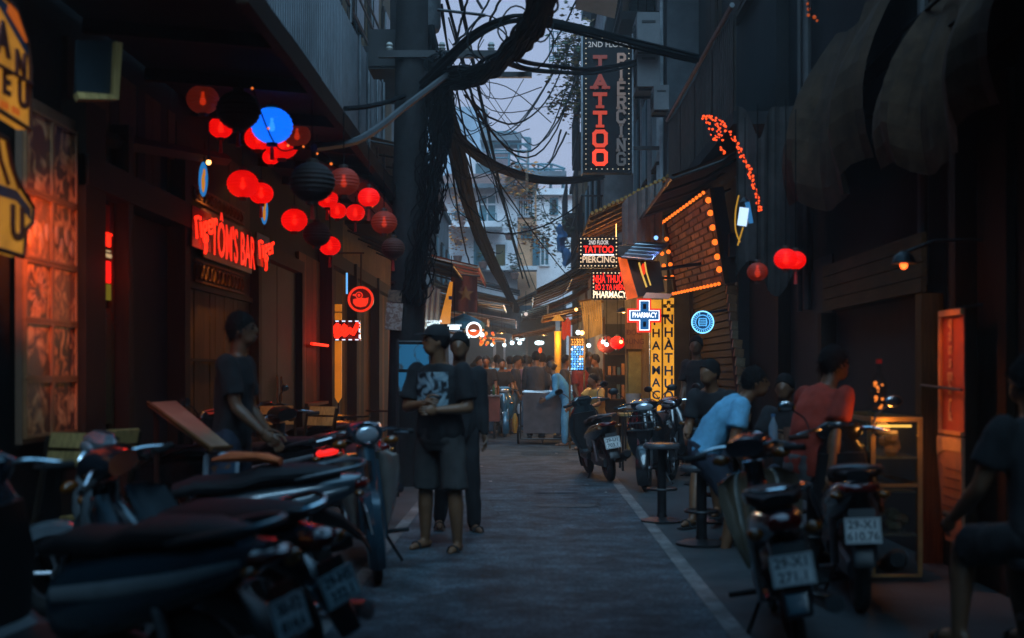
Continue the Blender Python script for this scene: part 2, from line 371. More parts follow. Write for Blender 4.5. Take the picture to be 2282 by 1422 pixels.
# repair patches and a sunken drain in the lane
pm = [M('patch_dark', (.028, .052, .066), .8, 0, .9, 26, .8, .2), M('patch_pale', (.075, .085, .09), .8, 0, .5, 40, .8)]
for i, (px, py, w, h, m) in enumerate([(1265, 1128, .62, .30, 1), (1240, 1100, .50, .16, 0), (1020, 1080, .5, .9, 0), (1215, 1012, .8, 1.2, 0), (1090, 1010, .4, 1.5, 1)]):
    p = at(px, py, CZ * F / (py - VY)); g = random.Random(i); n = 18
    b = MB(); ring = [Vector((p.x + w / 2 * math.copysign(abs(math.cos(a)) ** .6, math.cos(a)) * g.uniform(.9, 1.08), p.y + h / 2 * math.copysign(abs(math.sin(a)) ** .6, math.sin(a)) * g.uniform(.92, 1.06), .0085)) for a in [6.2832 * j / n for j in range(n)]]
    struct('road_patch', b.add(ring, [tuple(range(n))]), pm[m])
for (x0, y0, pts) in [(-.3, 11.5, 12), (.75, 12.2, 10)]:
    g = random.Random(int(x0 * 99)); q = Vector((x0, y0, .0088)); L_ = []; R_ = []
    for k_ in range(pts):
        w = .006 * (1 - abs(k_ / (pts - 1) - .5)); L_.append(q + Vector((-w, 0, 0))); R_.append(q + Vector((w, 0, 0))); q = q + Vector((g.uniform(-.09, .07), g.uniform(.1, .22), 0))
    struct('road_crack', MB().add(L_ + R_, [(j, pts + j, pts + j + 1, j + 1) for j in range(pts - 1)]), M('crack_black', (.008, .008, .008), .9))
for i, (px, py) in enumerate([(1073, 1041), (1270, 1027), (1307, 1083), (1045, 1031), (1093, 1075), (1350, 1100), (1180, 1120), (1240, 1012), (1020, 1190)]):
    p = at(px, py, CZ * F / (py - VY)); a = U(0, 3); s = U(.025, .06)
    solo('paper_scrap', MB().box(p + Vector((0, 0, .014)), (s, s * .7, .003), Matrix.Rotation(a, 3, 'Z') @ Matrix.Rotation(.1, 3, 'X')), paper,
         'pale paper scrap on the road ' + ['far left, level with the parked scooter', 'by the cart, level with the scooter tail', 'just left of the scooter rear wheel', 'at the left road edge past the men', 'below the scrap level with the scooter', 'on the right painted line by the scooter', 'in the middle of the lane, nearest alone', 'just in front of the cart wheels', 'by the feet of the man in the cap'][i], 'litter', 'paper scraps on the road')
# ================================================================ houses
HW = {}
def house(label, side, xf, y0, y1, h, mat, name='house', depth=5):
    x0, x1 = (xf - depth, xf) if side < 0 else (xf, xf + depth)
    t = thing(name, label, 'building', (xf + side * .1, (y0 + y1) / 2, 0))
    part('wall', MB().bx(x0, x1, y0 + .004, y1 - .004, 0, h), mat, t, smooth=False); t['xf'] = xf; t['side'] = side
    part('roof', MB().bx(x0 - .1, x1 + .1, y0 + .008, y1 - .008, h, h + .14), concrete, t, smooth=False)
    return t
def window(t, y, z, w, h, shut=None, pane=glass_dark, fr=wood_dark):
    s = t['side']; x = t['xf']; o = -s
    f = part('window', MB().bx(*sorted((x + o * .02, x + o * .07)), y - w / 2 - .06, y - w / 2, z, z + h).bx(*sorted((x + o * .02, x + o * .07)), y + w / 2, y + w / 2 + .06, z, z + h)
             .bx(*sorted((x + o * .02, x + o * .07)), y - w / 2 - .06, y + w / 2 + .06, z + h, z + h + .07).bx(*sorted((x + o * .02, x + o * .11)), y - w / 2 - .1, y + w / 2 + .1, z - .06, z), fr, t, smooth=False)
    part('pane', MB().bx(*sorted((x + o * .003, x + o * .015)), y - w / 2, y + w / 2, z, z + h), pane, f, smooth=False)
    if shut:
        for k in (-1, 1):
            part('shutter', MB().box((x + o * .09, y + k * (w * .25), z + h / 2), (.03, w * .46, h * .96)), shut, f, smooth=False)
def balcony(t, y0, y1, z, out, rail=.95, mat=concrete, rm=iron, bars=True):
    s = t['side']; x = t['xf']; xo = x - s * out
    b = part('balcony', MB().bx(*sorted((x, xo)), y0, y1, z, z + .14), mat, t, smooth=False)
    r = MB().tube([(xo, y0, z + .14 + rail), (xo, y1, z + .14 + rail)], .022, 6).tube([(xo, y0, z + .32), (xo, y1, z + .32)], .015, 6)
    r.tube([(x, y0 + .02, z + .14 + rail), (xo, y0 + .02, z + .14 + rail)], .022, 6)
    if bars:
        n = int((y1 - y0) / .14)
        for i in range(n + 1): r.tube([(xo, y0 + (y1 - y0) * i / n, z + .13), (xo, y0 + (y1 - y0) * i / n, z + .14 + rail)], .009, 4)
        for i in range(1, int(out / .14) + 1): r.tube([(xo + s * .14 * i, y0 + .02, z + .13), (xo + s * .14 * i, y0 + .02, z + .14 + rail)], .009, 4)
    part('railing', r, rm, b)
def ribbed(x, y0, y1, z0, z1, pitch=.11, dep=.03):   # upright ribbed metal sheet along the street
    b = MB(); n = int((y1 - y0) / pitch); pr = []
    for i in range(n):
        y = y0 + (y1 - y0) * i / n; q = (y1 - y0) / n
        pr += [(y, 0), (y + q * .4, 0), (y + q * .5, dep), (y + q * .9, dep)]
    vs = [(x + d, y, z0) for y, d in pr] + [(x + d, y, z1) for y, d in pr]; k = len(pr)
    b.add(vs, [(i, i + 1, k + i + 1, k + i) for i in range(k - 1)])
    vs = [(x + .012 + d, y, z0) for y, d in pr] + [(x + .012 + d, y, z1) for y, d in pr]
    return b.add(vs, [(i, k + i, k + i + 1, i + 1) for i in range(k - 1)])
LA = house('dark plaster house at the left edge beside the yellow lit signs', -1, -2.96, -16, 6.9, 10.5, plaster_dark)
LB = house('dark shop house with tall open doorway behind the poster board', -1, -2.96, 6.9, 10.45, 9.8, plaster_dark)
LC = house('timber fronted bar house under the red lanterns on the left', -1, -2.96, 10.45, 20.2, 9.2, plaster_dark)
LD = house('brown house on the left just beyond the utility pole', -1, -2.96, 20.2, 27.5, 10.2, plaster_brown)
LE = house('grey house on the left behind the red awning', -1, -2.96, 27.5, 35, 8.4, plaster_grey)
LF = house('last grey house on the left before the white villa', -1, -2.7, 35, 43.5, 6.4, plaster_grey)
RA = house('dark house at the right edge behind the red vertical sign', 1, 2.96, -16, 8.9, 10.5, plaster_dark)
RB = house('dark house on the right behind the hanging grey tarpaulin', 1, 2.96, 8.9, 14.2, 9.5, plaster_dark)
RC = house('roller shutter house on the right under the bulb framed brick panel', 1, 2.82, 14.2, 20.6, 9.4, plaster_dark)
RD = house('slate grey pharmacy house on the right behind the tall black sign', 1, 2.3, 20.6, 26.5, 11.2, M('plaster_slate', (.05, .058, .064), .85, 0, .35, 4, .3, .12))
RE_ = house('grey narrow house on the right overgrown by vines', 1, 1.62, 26.5, 33.5, 9.6, plaster_grey)
RF = house('last house on the right with the drab upper rooms', 1, 1.55, 33.5, 43, 7.4, plaster_brown)
struct('wall_behind', MB().bx(-9, 9, -17, -16.2, 0, 9), plaster_dark)
# --- upper floors, left
window(LA, 5.6, 3.0, .9, 1.1, None, glass_dark, wood_mid)
window(LB, 8.2, 4.6, .9, 1.3, wood_dark); window(LC, 11.6, 4.7, 1.0, 1.4, wood_dark)
for y in (21.6, 23.8, 26): window(LD, y, 4.4, .9, 1.5, M('shutter_orange', (.32, .16, .05), .7)); window(LD, y, 7.3, .9, 1.4, sheetmetal)
for y in (29, 31.4, 33.6): window(LE, y, 4.6, .8, 1.4, M('shutter_blue', (.10, .26, .34), .6))
for y in (37, 39.6, 42): window(LF, y, 4, .8, 1.3, teal_frame)
balcony(LD, 20.4, 24.2, 6.5, .75); balcony(LD, 20.4, 27, 3.75, .6); balcony(LE, 27.7, 32, 4.1, .6)
# enclosed balcony of ribbed sheet over the bar, with three pale rails
b5 = part('balcony', MB().bx(-2.96, -2.24, 10.6, 19.6, 3.72, 3.86), concrete, LC, smooth=False)
for i in range(6): part('ribbed_sheet', ribbed(-2.27, 10.6 + 1.5 * i + .01, 10.6 + 1.5 * i + 1.49, 3.9, 5.78), sheetmetal, b5, smooth=False)
part('railing', MB().tube([(-2.26, 12, 6.02), (-2.26, 19.6, 6.02)], .022, 6).tube([(-2.22, 12, 6.3), (-2.22, 19.6, 6.3)], .018, 6).tube([(-2.2, 12, 6.47), (-2.2, 19.6, 6.47)], .018, 6)
     .tube([(-2.24, 19.5, 5.8), (-2.24, 19.5, 6.5)], .02, 6).tube([(-2.24, 16, 5.8), (-2.24, 16, 6.5)], .02, 6), galv, b5)
for i, y in enumerate((16.4, 17.3, 18.3, 19.1)): part('pipe', MB().tube([(-2.18, y, 3.95), (-2.18, y, 5.75)], .02 + .01 * (i % 2), 8), galv, b5)
part('end_panel', MB().bx(-2.95, -2.3, 19.56, 19.6, 3.9, 5.78), sheetmetal, b5, smooth=False)
for k, (a, c) in enumerate([((728, 180), (838, 340)), ((770, 245), (845, 372))]):      # bright tube edges of lower awning frame
    pass
# awning arms and lit corrugated ledge below the balcony
solo('awning_ledge', ribbed(0, 13.2, 19.4, 0, .72, .14, .03).xf(Matrix.Translation((-2.28, 0, 3.62)) @ Matrix.Rotation(R(112), 4, 'Y')), sheetmetal,
     'ribbed metal ledge sloping out under the left balcony', 'awning', smooth=False)
# --- upper floors, right
b6 = part('balcony', MB().bx(2.2, 2.82, 13.4, 19.6, 4.0, 4.14), concrete, RC, smooth=False)
for i in range(4): part('ribbed_sheet', ribbed(2.2, 13.4 + 1.55 * i + .01, 13.4 + 1.55 * i + 1.54, 4.14, 5.2, .13, .035), M('sheet_rust', (.05, .041, .036), .8, 0, .4, 8, .2, .15), b6, smooth=False)
part('railing', MB().tube([(2.19, 13.4, 5.27), (2.19, 19.6, 5.27)], .03, 6), galv, b6)
window(RC, 16, 6.0, 1.1, 1.5, wood_dark); window(RC, 18.6, 6.0, 1.0, 1.5, wood_dark); window(RB, 11, 5.2, 1.0, 1.5, wood_dark)
for y in (21.7, 23.6, 25.4): window(RD, y, 4.9, .8, 1.5, M('shutter_teal', (.10, .22, .27), .6)); window(RD, y, 8, .8, 1.4, sheetmetal)
for i, y in enumerate((20.9, 21.25, 22.6, 22.85, 24.5, 25.9)): part('downpipe', MB().tube([(2.24, y, 3.6), (2.24, y, 11)], .05 if i % 2 else .035, 8), M('pipe_grey', (.30, .34, .37), .5), RD)
for y in (28, 30.3, 32.4): window(RE_, y, 4.6, .8, 1.4, teal_frame)
for y in (35, 38, 41): window(RF, y, 4.4, .8, 1.3, M('shutter_blue', (.10, .26, .34), .6))
balcony(RD, 21.2, 26, 7.3, .7); balcony(RE_, 26.7, 31, 6.3, .5); balcony(RE_, 26.7, 33, 4.0, .45); balcony(RF, 34, 39, 5.5, .45)
part('rooftop_shed', MB().bx(1.3, 2.4, 27.5, 30, 9.74, 10.6), M('shed_blue', (.25, .36, .45), .7), RE_, smooth=False)
part('awning_sheet', MB().box((1.45, 27.2, 8.3), (.9, 1.2, .06), Matrix.Rotation(R(-12), 3, 'Y')), sheetmetal, RE_, smooth=False)
part('awning_sheet', MB().box((1.42, 27.4, 7.2), (.8, 1.2, .06), Matrix.Rotation(R(-10), 3, 'Y')), sheetmetal, RE_, smooth=False)
part('post', MB().tube([(1.05, 26.6, 4), (1.08, 26.6, 8.3)], .03, 6), iron, RE_)
# big dark roof edge at the top of the picture over the black sign
solo('roof_canopy', MB().box((1.95, 21.5, 7.9), (2.1, 2.6, .10), Matrix.Rotation(R(14), 3, 'Y') @ Matrix.Rotation(R(-8), 3, 'X')), sheetmetal,
     'dark metal roof sheet jutting out above the tall black sign', 'canopy', smooth=False)
# ================================================================ white villa that closes the street
def fwin(t, x0, x1, z0, z1, y, mull=2, cross=True, fr=whitepaint, pane=None, bar=0):
    pane = pane or M('pane_teal', (.06, .17, .20), .12, 0, .3, 2)
    b = MB().bx(x0 - .07, x0, y - .07, y - .003, z0 - .07, z1 + .07).bx(x1, x1 + .07, y - .07, y - .003, z0 - .07, z1 + .07).bx(x0, x1, y - .07, y - .003, z1, z1 + .07).bx(x0, x1, y - .09, y - .003, z0 - .07, z0)
    for i in range(1, mull): q = x0 + (x1 - x0) * i / mull; b.bx(q - .025, q + .025, y - .06, y - .012, z0, z1)
    if cross: q = z0 + (z1 - z0) * .74; b.bx(x0, x1, y - .055, y - .014, q - .03, q + .03)
    f = part('window', b, fr, t, smooth=False)
    part('pane', MB().bx(x0, x1, y - .01, y - .002, z0, z1), pane, f, smooth=False)
    if bar:
        g = MB()
        for i in range(bar + 1): q = x0 + (x1 - x0) * i / bar; g.bx(q - .022, q + .022, y - .12, y - .095, z0 - .02, z1)
        part('grille', g, whitepaint, f, smooth=False)
D = 46.0
def X(px, d=D): return (px - VX) / F * d
def Z(py, d=D): return CZ - (py - VY) / F * d
V = thing('villa', 'white three storey house with brown tiled roof closing the street', 'building', (X(1110), D, 0))
part('wall', MB().bx(X(985), X(1153), D, D + 8, 0, Z(418)), plaster_white, V, smooth=False)
part('wing', MB().bx(X(1153) + .004, X(1196), D + .35, D + 8, 0, Z(414)), plaster_salmon, V, smooth=False)
for i in range(9):                                  # cladding boards on the smooth upper wall
    part('board', MB().bx(X(1107), X(1130), D - .03, D, Z(510 - i * 9) + .012, Z(501 - i * 9)), plaster_white, V, smooth=False)
    part('board', MB().bx(X(1130) + .01, X(1151), D - .03, D, Z(510 - i * 9) + .012, Z(501 - i * 9)), plaster_white, V, smooth=False)
rf = MB()
x0, x1, z0, z1 = X(965), X(1196), Z(418), Z(396)
rf.add([(x0, D - .7, z0), (x1, D - .7, z0), (x1, D + 8, z0), (x0, D + 8, z0), (x0 + .4, D + 1.6, z1 + .35), (x1 - .6, D + 1.6, z1 + .35), (x1 - .6, D + 6, z1 + .35), (x0 + .4, D + 6, z1 + .35)],
       [(0, 3, 2, 1), (4, 5, 6, 7), (0, 1, 5, 4), (1, 2, 6, 5), (2, 3, 7, 6), (3, 0, 4, 7)])
r = part('roof', rf, tilered, V, smooth=False)
for i in range(6):                                  # tile courses
    k = (i + .5) / 6; yy = D - .7 + 2.3 * k; zz = z0 + (z1 + .35 - z0) * k
    part('tile_course', MB().box(((x0 + x1) / 2 - .1 * k, yy, zz + .03), (x1 - x0 - 1 * k, .4, .035), Matrix.Rotation(R(17), 3, 'X')), tilered, r, smooth=False)
part('eave', MB().bx(x0 - .05, x1 + .05, D - .76, D - .7, z0 - .12, z0 + .04), sheetmetal, V, smooth=False)
fwin(V, X(1068), X(1104), Z(512), Z(436), D, 2); fwin(V, X(1014), X(1040), Z(505), Z(455), D, 2)
fwin(V, X(1155), X(1187), Z(478), Z(431), D + .35, 3, True, whitepaint, None, 6)
b = part('balcony', MB().bx(X(1000), X(1120), D - 1.1, D, Z(513), Z(500)), plaster_white, V, smooth=False)
g = MB().tube([(X(1000), D - 1.05, Z(484)), (X(1108), D - 1.05, Z(484))], .03, 6)
for i in range(20): q = X(1000) + (X(1108) - X(1000)) * i / 19; g.tube([(q, D - 1.05, Z(501)), (q, D - 1.05, Z(484))], .014, 4)
part('railing', g, teal_frame, b)
fwin(V, X(1105), X(1126), Z(598), Z(545), D, 1, False, whitepaint, M('pane_warm', (.12, .09, .03), .2)); fwin(V, X(1060), X(1082), Z(590), Z(528), D, 1, False, teal_frame)
fwin(V, X(1165), X(1182), Z(525), Z(505), D + .35, 1, False, teal_frame, glass_dark)
part('door', MB().bx(X(1187), X(1203), D + .25, D + .32, Z(590), Z(530)), teal_frame, V, smooth=False)
part('balcony', MB().bx(X(1040), X(1196), D - .9, D, Z(606), Z(597)), plaster_white, V, smooth=False)
for i, (px, py, s) in enumerate([(1028, 452, .5), (1022, 500, .55), (1020, 540, .5), (1135, 500, .35), (1076, 560, .4), (1030, 470, .4), (1146, 585, .4)]):
    b = MB(); c = at(px, py, D - 1.0)
    for k in range(90):
        p = c + Vector((rnd.gauss(0, s * .42), rnd.gauss(0, s * .25), rnd.gauss(0, s * .45))); w = U(.05, .1); m = Matrix.Rotation(U(0, 6), 3, 'Z') @ Matrix.Rotation(U(-1, 1), 3, 'X')
        b.add([p + m @ Vector(v) for v in ((-w, 0, 0), (0, -w * .5, 0), (w, 0, 0), (0, w * .5, 0))], [(0, 1, 2, 3)])
    t = thing('potted_plant', ['leafy balcony plant with orange flowers at the villa top left corner', 'orange leafed climber beside the villa balcony', 'orange leafed plant hanging below the villa balcony', 'thin green plant on the villa wall right of its window',
              'small shrub on the lower villa balcony', 'orange shrub just inside the villa balcony rail', 'dry brown shrub on the lowest villa ledge'][i], 'plant', (c.x, c.y, c.z - s))
    part('foliage', b, leaf_o if i in (0, 1, 2, 5) else leaf_g, t, smooth=False)
    part('pot', MB().lathe([(.0, 0), (.12, 0), (.17, .2), (.15, .22), (0, .2)], (c.x, c.y, c.z - s - .2), 10), tilered, t)
# pale neighbour right of the villa, tall bluish block and roof terraces behind
D2 = 52.0
t = thing('neighbour_house', 'plain pale house seen between the villa and the vine covered house', 'building', (X(1240, D2), D2, 0))
part('wall', MB().bx(X(1170, D2), X(1330, D2), D2, D2 + 6, 0, Z(428, D2)), plaster_white, t, smooth=False)
part('cornice', MB().bx(X(1168, D2), X(1332, D2), D2 - .3, D2, Z(436, D2), Z(422, D2)), plaster_white, t, smooth=False)
fwin(t, X(1229, D2), X(1240, D2), Z(475, D2), Z(445, D2), D2, 1, False, teal_frame, glass_dark); fwin(t, X(1206, D2), X(1222, D2), Z(590, D2), Z(530, D2), D2, 2, False)
part('roof', MB().bx(X(1170, D2), X(1330, D2), D2, D2 + 6, Z(428, D2), Z(426, D2)), concrete, t, smooth=False)
D3 = 60.0
t = thing('tower_block', 'tall bluish rendered block standing behind the villa roof', 'building', (X(1010, D3), D3, 0))
part('wall', MB().bx(X(940, D3), X(1075, D3), D3, D3 + 6, 0, Z(238, D3)), plaster_blue, t, smooth=False)
part('side_pier', MB().bx(X(1076, D3), X(1086, D3), D3 - .2, D3 + 6, Z(400, D3), Z(245, D3)), sheetmetal, t, smooth=False)
part('penthouse', MB().bx(X(1040, D3), X(1133, D3), D3 - 1.5, D3 - .01, 0, Z(352, D3)), plaster_white, t, smooth=False)
fwin(t, X(1066, D3), X(1090, D3), Z(398, D3), Z(380, D3), D3 - 1.5, 1, False, teal_frame); fwin(t, X(1096, D3), X(1118, D3), Z(398, D3), Z(380, D3), D3 - 1.5, 1, False, teal_frame)
def pipeframe(name, label, segs, d, r=.05, extra=None, roofs=()):
    p = at(segs[0][0][0], segs[0][0][1], d)
    t = thing(name, label, 'roof frame', p)
    b = MB()
    for a, c in segs:
        for dd in ((0, 1.8) if r > .03 else (0,)): b.tube([at(a[0], a[1], d) + Vector((0, dd, 0)), at(c[0], c[1], d) + Vector((0, dd, 0))], r, 6)
    for a, c in (segs[:6] if r > .03 else []): b.tube([at(a[0], a[1], d), at(a[0], a[1], d) + Vector((0, 1.8, 0))], r, 6)
    part('pipework', b, teal_frame, t)
    for (a, c, z, h) in roofs: part('roof_sheet', MB().box((at(a, z, d) + at(c, z, d)) / 2 + Vector((0, .9, 0)), ((c - a) / F * d, 2.2, h)), sheetmetal, t, smooth=False)
    return t
pipeframe('roof_terrace_frame', 'open metal frame with a flat tin roof on the tower terrace', [((1082, 294), (1148, 294)), ((1098, 318), (1098, 352)), ((1134, 296), (1134, 380)), ((1177, 308), (1177, 370)), ((1155, 322), (1155, 362)),
          ((1090, 319), (1182, 321)), ((1160, 306), (1182, 308)), ((1182, 308), (1182, 321)), ((1155, 322), (1177, 322)), ((1088, 336), (1134, 336)), ((1088, 341), (1134, 341)), ((1088, 352), (1134, 352)), ((1134, 340), (1177, 362)), ((1148, 294), (1182, 318))], 57, .045, None, [(1070, 1162, 306, .35)])
pipeframe('roof_terrace_frame', 'long bare metal frame above the pale neighbour house', [((1140, 365), (1230, 366)), ((1230, 366), (1260, 376)), ((1228, 366), (1228, 430)), ((1256, 376), (1256, 430)), ((1142, 376), (1256, 377)), ((1200, 366), (1258, 392)), ((1175, 376), (1175, 430))], 54, .045, None, [(1180, 1262, 388, .22)])
pipeframe('roof_ladder', 'thin scaffold ladder standing on the roof of the vine house', [((1225, 70), (1225, 140)), ((1233, 70), (1233, 140)), ((1243, 72), (1243, 130)), ((1225, 70), (1258, 72)), ((1225, 85), (1240, 86)), ((1225, 100), (1240, 101)), ((1225, 116), (1240, 117)), ((1225, 130), (1240, 130)), ((1225, 104), (1335, 104)), ((1225, 126), (1335, 126))], 28, .012)

def shade_sheet():  # material of the added sheet that shades the near lane
    if 'shade_sheet_translucent' in MC: return MC['shade_sheet_translucent']
    m = M('shade_sheet_translucent', (.015, .05, .075), .6, 0, .3, 8, .2, .2); t = m.node_tree; n = t.nodes; l = t.links
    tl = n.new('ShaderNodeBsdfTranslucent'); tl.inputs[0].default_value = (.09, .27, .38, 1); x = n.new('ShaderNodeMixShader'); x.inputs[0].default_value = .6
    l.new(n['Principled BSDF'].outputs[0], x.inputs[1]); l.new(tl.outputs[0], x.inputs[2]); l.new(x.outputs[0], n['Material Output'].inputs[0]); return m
# ================================================================ utility pole and cables
PX_, PD = -1.34, 15.0
t = thing('utility_pole', 'dark leaning concrete utility pole wrapped in cables left of the road', 'utility pole', (PX_ - .1, PD, 0))
part('shaft', MB().tube([(PX_ - .12, PD, 0), (PX_ - .05, PD, 4), (PX_ + .02, PD, 9.6)], [.22, .2, .17], 16), concrete, t)
part('crossarm', MB().bx(-1.75, -.35, PD - .22, PD - .14, 5.06, 5.14), iron, t, smooth=False)
part('crossarm', MB().bx(-1.2, .06, PD - .25, PD - .17, 4.82, 4.88), iron, t, smooth=False)
part('bracket_arm', MB().tube([at(975, 22, PD - .2), at(1082, 34, PD - .2)], .018, 6).tube([at(1063, 0, PD - .2), at(1075, 20, PD - .2)], .018, 6), iron, t)
for i, x in enumerate((-1.62, -1.0, -.7, -.42)):
    part('insulator', MB().lathe([(.0, 0), (.03, 0), (.045, .03), (.03, .05), (.045, .07), (.025, .1), (0, .1)], (x, PD - .18, 5.14), 10), M('porcelain', (.35, .33, .30), .3), t)
for z in (1.6, 2.4): part('strap', MB().lathe([(.2, 0), (.2, .03)], (PX_ - .09, PD, z), 16, cap=False), steel, t)
b = solo('meter_box', MB().bx(-1.92, -1.22, PD + .2, PD + .75, 5.02, 5.5).bx(-1.9, -1.24, PD + .18, PD + .2, 5.05, 5.47), black_matt, 'big dark electricity box strapped high on the utility pole', 'electrical box', smooth=False)
t2 = thing('transformer', 'dark cylindrical transformer hanging above the electricity box on the pole', 'transformer', (-1.35, PD + .5, 5.56))
part('tank', MB().lathe([(0, 0), (.2, 0), (.22, .05), (.22, .85), (.2, .9), (0, .92)], (-1.28, PD + .5, 5.56), 18), galv, t2)
for i in range(3): part('bushing', MB().lathe([(.03, 0), (.05, .05), (.03, .1), (.05, .15), (.02, .22)], (-1.38 + .1 * i, PD + .5, 6.47), 8), M('porcelain', (.35, .33, .30), .3), t2)
part('mounting', MB().bx(-1.32, -1.24, PD + .14, PD + .3, 5.7, 6.2), iron, t2, smooth=False)
for k, (px, py, w, h, z) in enumerate([(878, 705, 36, 60, .02), (880, 660, 30, 26, .03)]):
    c = at(px, py, PD - .26 - .01 * k)
    solo('notice_sheet', MB().box(c, (w / F * PD, .006, h / F * PD), Matrix.Rotation(R(4), 3, 'Y')), [printed('notice_print', (.36, .30, .26), (.20, .12, .09), 22), printed('notice_print_dark', (.15, .10, .06), (.06, .04, .03), 18)][k],
         ['pale printed notice sheet pasted low on the utility pole', 'small brown notice pasted on the pole above the pale one'][k], 'notice')
def cable(pts, r, label, group=None, mat=wire, n=6, name='cable'):
    return solo(name, MB().tube(pts, r, n), mat, label, 'cable', group)
def bundle(label, path, rad, strands, r, twist=5, loose=.0):
    pth = smooth_path(path, 7); t = thing('cable_bundle', label, 'cable bundle', pth[0]); k = len(pth)
    for s_ in range(strands):
        ph = U(0, 6.28); q = rad * math.sqrt(U(.02, 1)); tw = U(-twist, twist); pts = []
        for i, p in enumerate(pth):
            d = (pth[min(k - 1, i + 1)] - pth[max(0, i - 1)]); u, w = frame(d); a = ph + tw * i / k
            g = q * (1 + loose * math.sin(i * .9 + ph * 3)); pts.append(p + u * math.cos(a) * g + w * math.sin(a) * g)
        part('strand', MB().tube(pts, r * U(.7, 1.2), 6), wire, t)
    return t
bundle('thick black cable bundle sweeping from the pole over the road to the upper right', [at(985, 330, 15), at(975, 200, 14.8), at(1000, 176, 14.6), at(1060, 168, 14.2), at(1110, 140, 13.4), at(1160, 92, 12.4), at(1195, 40, 11.5), at(1222, -30, 10.6), at(1250, -110, 9.6)], .125, 54, .014, 6, .2)
bundle('heavy cable bundle running from the pole away down the street to the low far end', [at(945, 60, 15.2), at(975, 180, 15.4), at(1000, 270, 16.4), at(1028, 390, 19), at(1056, 490, 23), at(1090, 570, 28), at(1125, 640, 34), at(1150, 690, 39)], .12, 44, .017, 4, .06)
bundle('cable bundle sagging across the road from the pole to the vine house', [at(1000, 268, 16), at(1030, 315, 17), at(1090, 362, 19), at(1150, 388, 21), at(1210, 402, 23), at(1275, 402, 25), at(1345, 392, 26.6)], .075, 18, .018, 3)
bundle('thick cable pair arching from the pole to the right over the dark sign', [at(940, 190, 14.8), at(1010, 120, 14.2), at(1070, 70, 13.6), at(1135, 42, 13.2), at(1190, 44, 13), at(1290, 66, 13), at(1400, 95, 13.2), at(1555, 132, 13.4)], .045, 8, .018, 3)
bundle('dark cable rope between the pole bundle and the black tattoo sign', [at(1130, 132, 13.6), at(1180, 148, 15), at(1250, 155, 17), at(1320, 158, 19.5), at(1420, 140, 21), at(1540, 100, 22)], .05, 8, .018, 3)
bundle('tangle of cables hanging straight down the face of the utility pole', [at(985, 120, 14.75), at(985, 200, 14.7), at(970, 320, 14.7), at(955, 440, 14.7), at(940, 560, 14.75), at(920, 680, 14.78)], .13, 40, .009, 9, .7)
bundle('second tangle of thin cables on the street side of the pole', [at(1000, 180, 15.1), at(985, 300, 15.2), at(975, 400, 15.3), at(965, 520, 15.4)], .10, 22, .008, 8, .4)
cable(smooth_path([at(1000, 165, 14.6), at(960, 195, 13.8), at(900, 240, 12.8), at(850, 280, 12), at(790, 315, 11.2), at(700, 330, 10.4)], 6), .035, 'single thick grey cable slung from the pole down to the left awning', mat=M('cable_grey', (.05, .05, .052), .6))
for i in range(22):                                 # flyaway thin wires around the pole head
    g = random.Random(40 + i); a = at(985 + g.uniform(-30, 40), 170 + g.uniform(-90, 160), 15 + g.uniform(-.3, .5)); b_ = a + Vector((g.uniform(.2, 1.3), g.uniform(-.5, 1.5), g.uniform(-1.6, .5)))
    cable(smooth_path([a, a.lerp(b_, .4) + Vector((g.uniform(-.1, .3), .1, g.uniform(-.6, .2))), b_], 6), .006, 'flyaway thin wire end dangling in the tangle at the pole head', 'flyaway wires at the pole head', n=4)
cable(smooth_path([at(905, 212, 14.9), at(860, 228, 14), at(815, 238, 13.2), at(770, 242, 12.6)], 5), .028, 'short twisted black cable between the pole and the left balcony')
GW = 'thin wires crossing the sky'
LW = ['upper long wire from pole to vine', 'lower long wire from pole to the sign side', 'deepest sagging wire from pole to the black sign', 'wire from the blue tower corner up to the vine', 'wire from the terrace frame up to the ladder', 'wire from the terrace frame to the lower vine', 'kinked wire from the long roof frame to the shed', 'short steep wire beside the shed', 'wire leaving the pole top to the upper edge', 'steep wire at the pole top', 'short wire near the bracket arm', 'thin wire at the top right of the sky', 'wire over the villa roof to the right', 'sagging wire before the villa balcony', 'long wire from bundle to far awnings', 'sagging wire beside the heavy bundle', 'wire from the pole to the villa shutters']
for wi, (a, b, dr) in enumerate([((1035, 212, 15.2), (1270, 100, 27), .9), ((1035, 200, 15.2), (1265, 185, 27), 1.1), ((1050, 215, 15.3), (1300, 90, 27), 1.5), ((1085, 283, 50), (1250, 120, 27), .9), ((1122, 294, 50), (1270, 95, 27), .4),
                 ((1160, 297, 52), (1290, 170, 26), .9), ((1185, 365, 52), (1262, 295, 28), .5), ((1220, 362, 52), (1250, 290, 28), .2), ((1010, 100, 15), (1110, -40, 17), .1), ((1015, 95, 15), (1050, -30, 14), 0),
                 ((1080, 70, 14), (1130, -30, 13), .0), ((1230, 100, 25), (1300, -40, 22), .1), ((1035, 460, 24), (1160, 390, 40), .1), ((1060, 510, 25), (1290, 455, 26), .3), ((1005, 300, 17), (1120, 560, 38), .6), ((1000, 330, 17), (1060, 600, 33), .5), ((1015, 270, 17), (1130, 470, 46), .8)]):
    cable(sag(at(*a), at(*b), dr, 14, .01), .011 + .00025 * a[2], 'thin black wire: ' + LW[wi], GW, n=5)
LS = ['second thick slanting line from the sky to the far awnings', 'thickest slanting line, rightmost where it leaves the top of the picture', 'leftmost slanting line, ending near the flag', 'thin slanting line crossing to the right awnings', 'short slanting line hugging the heavy bundle', 'flattest slanting line running to the right awnings']
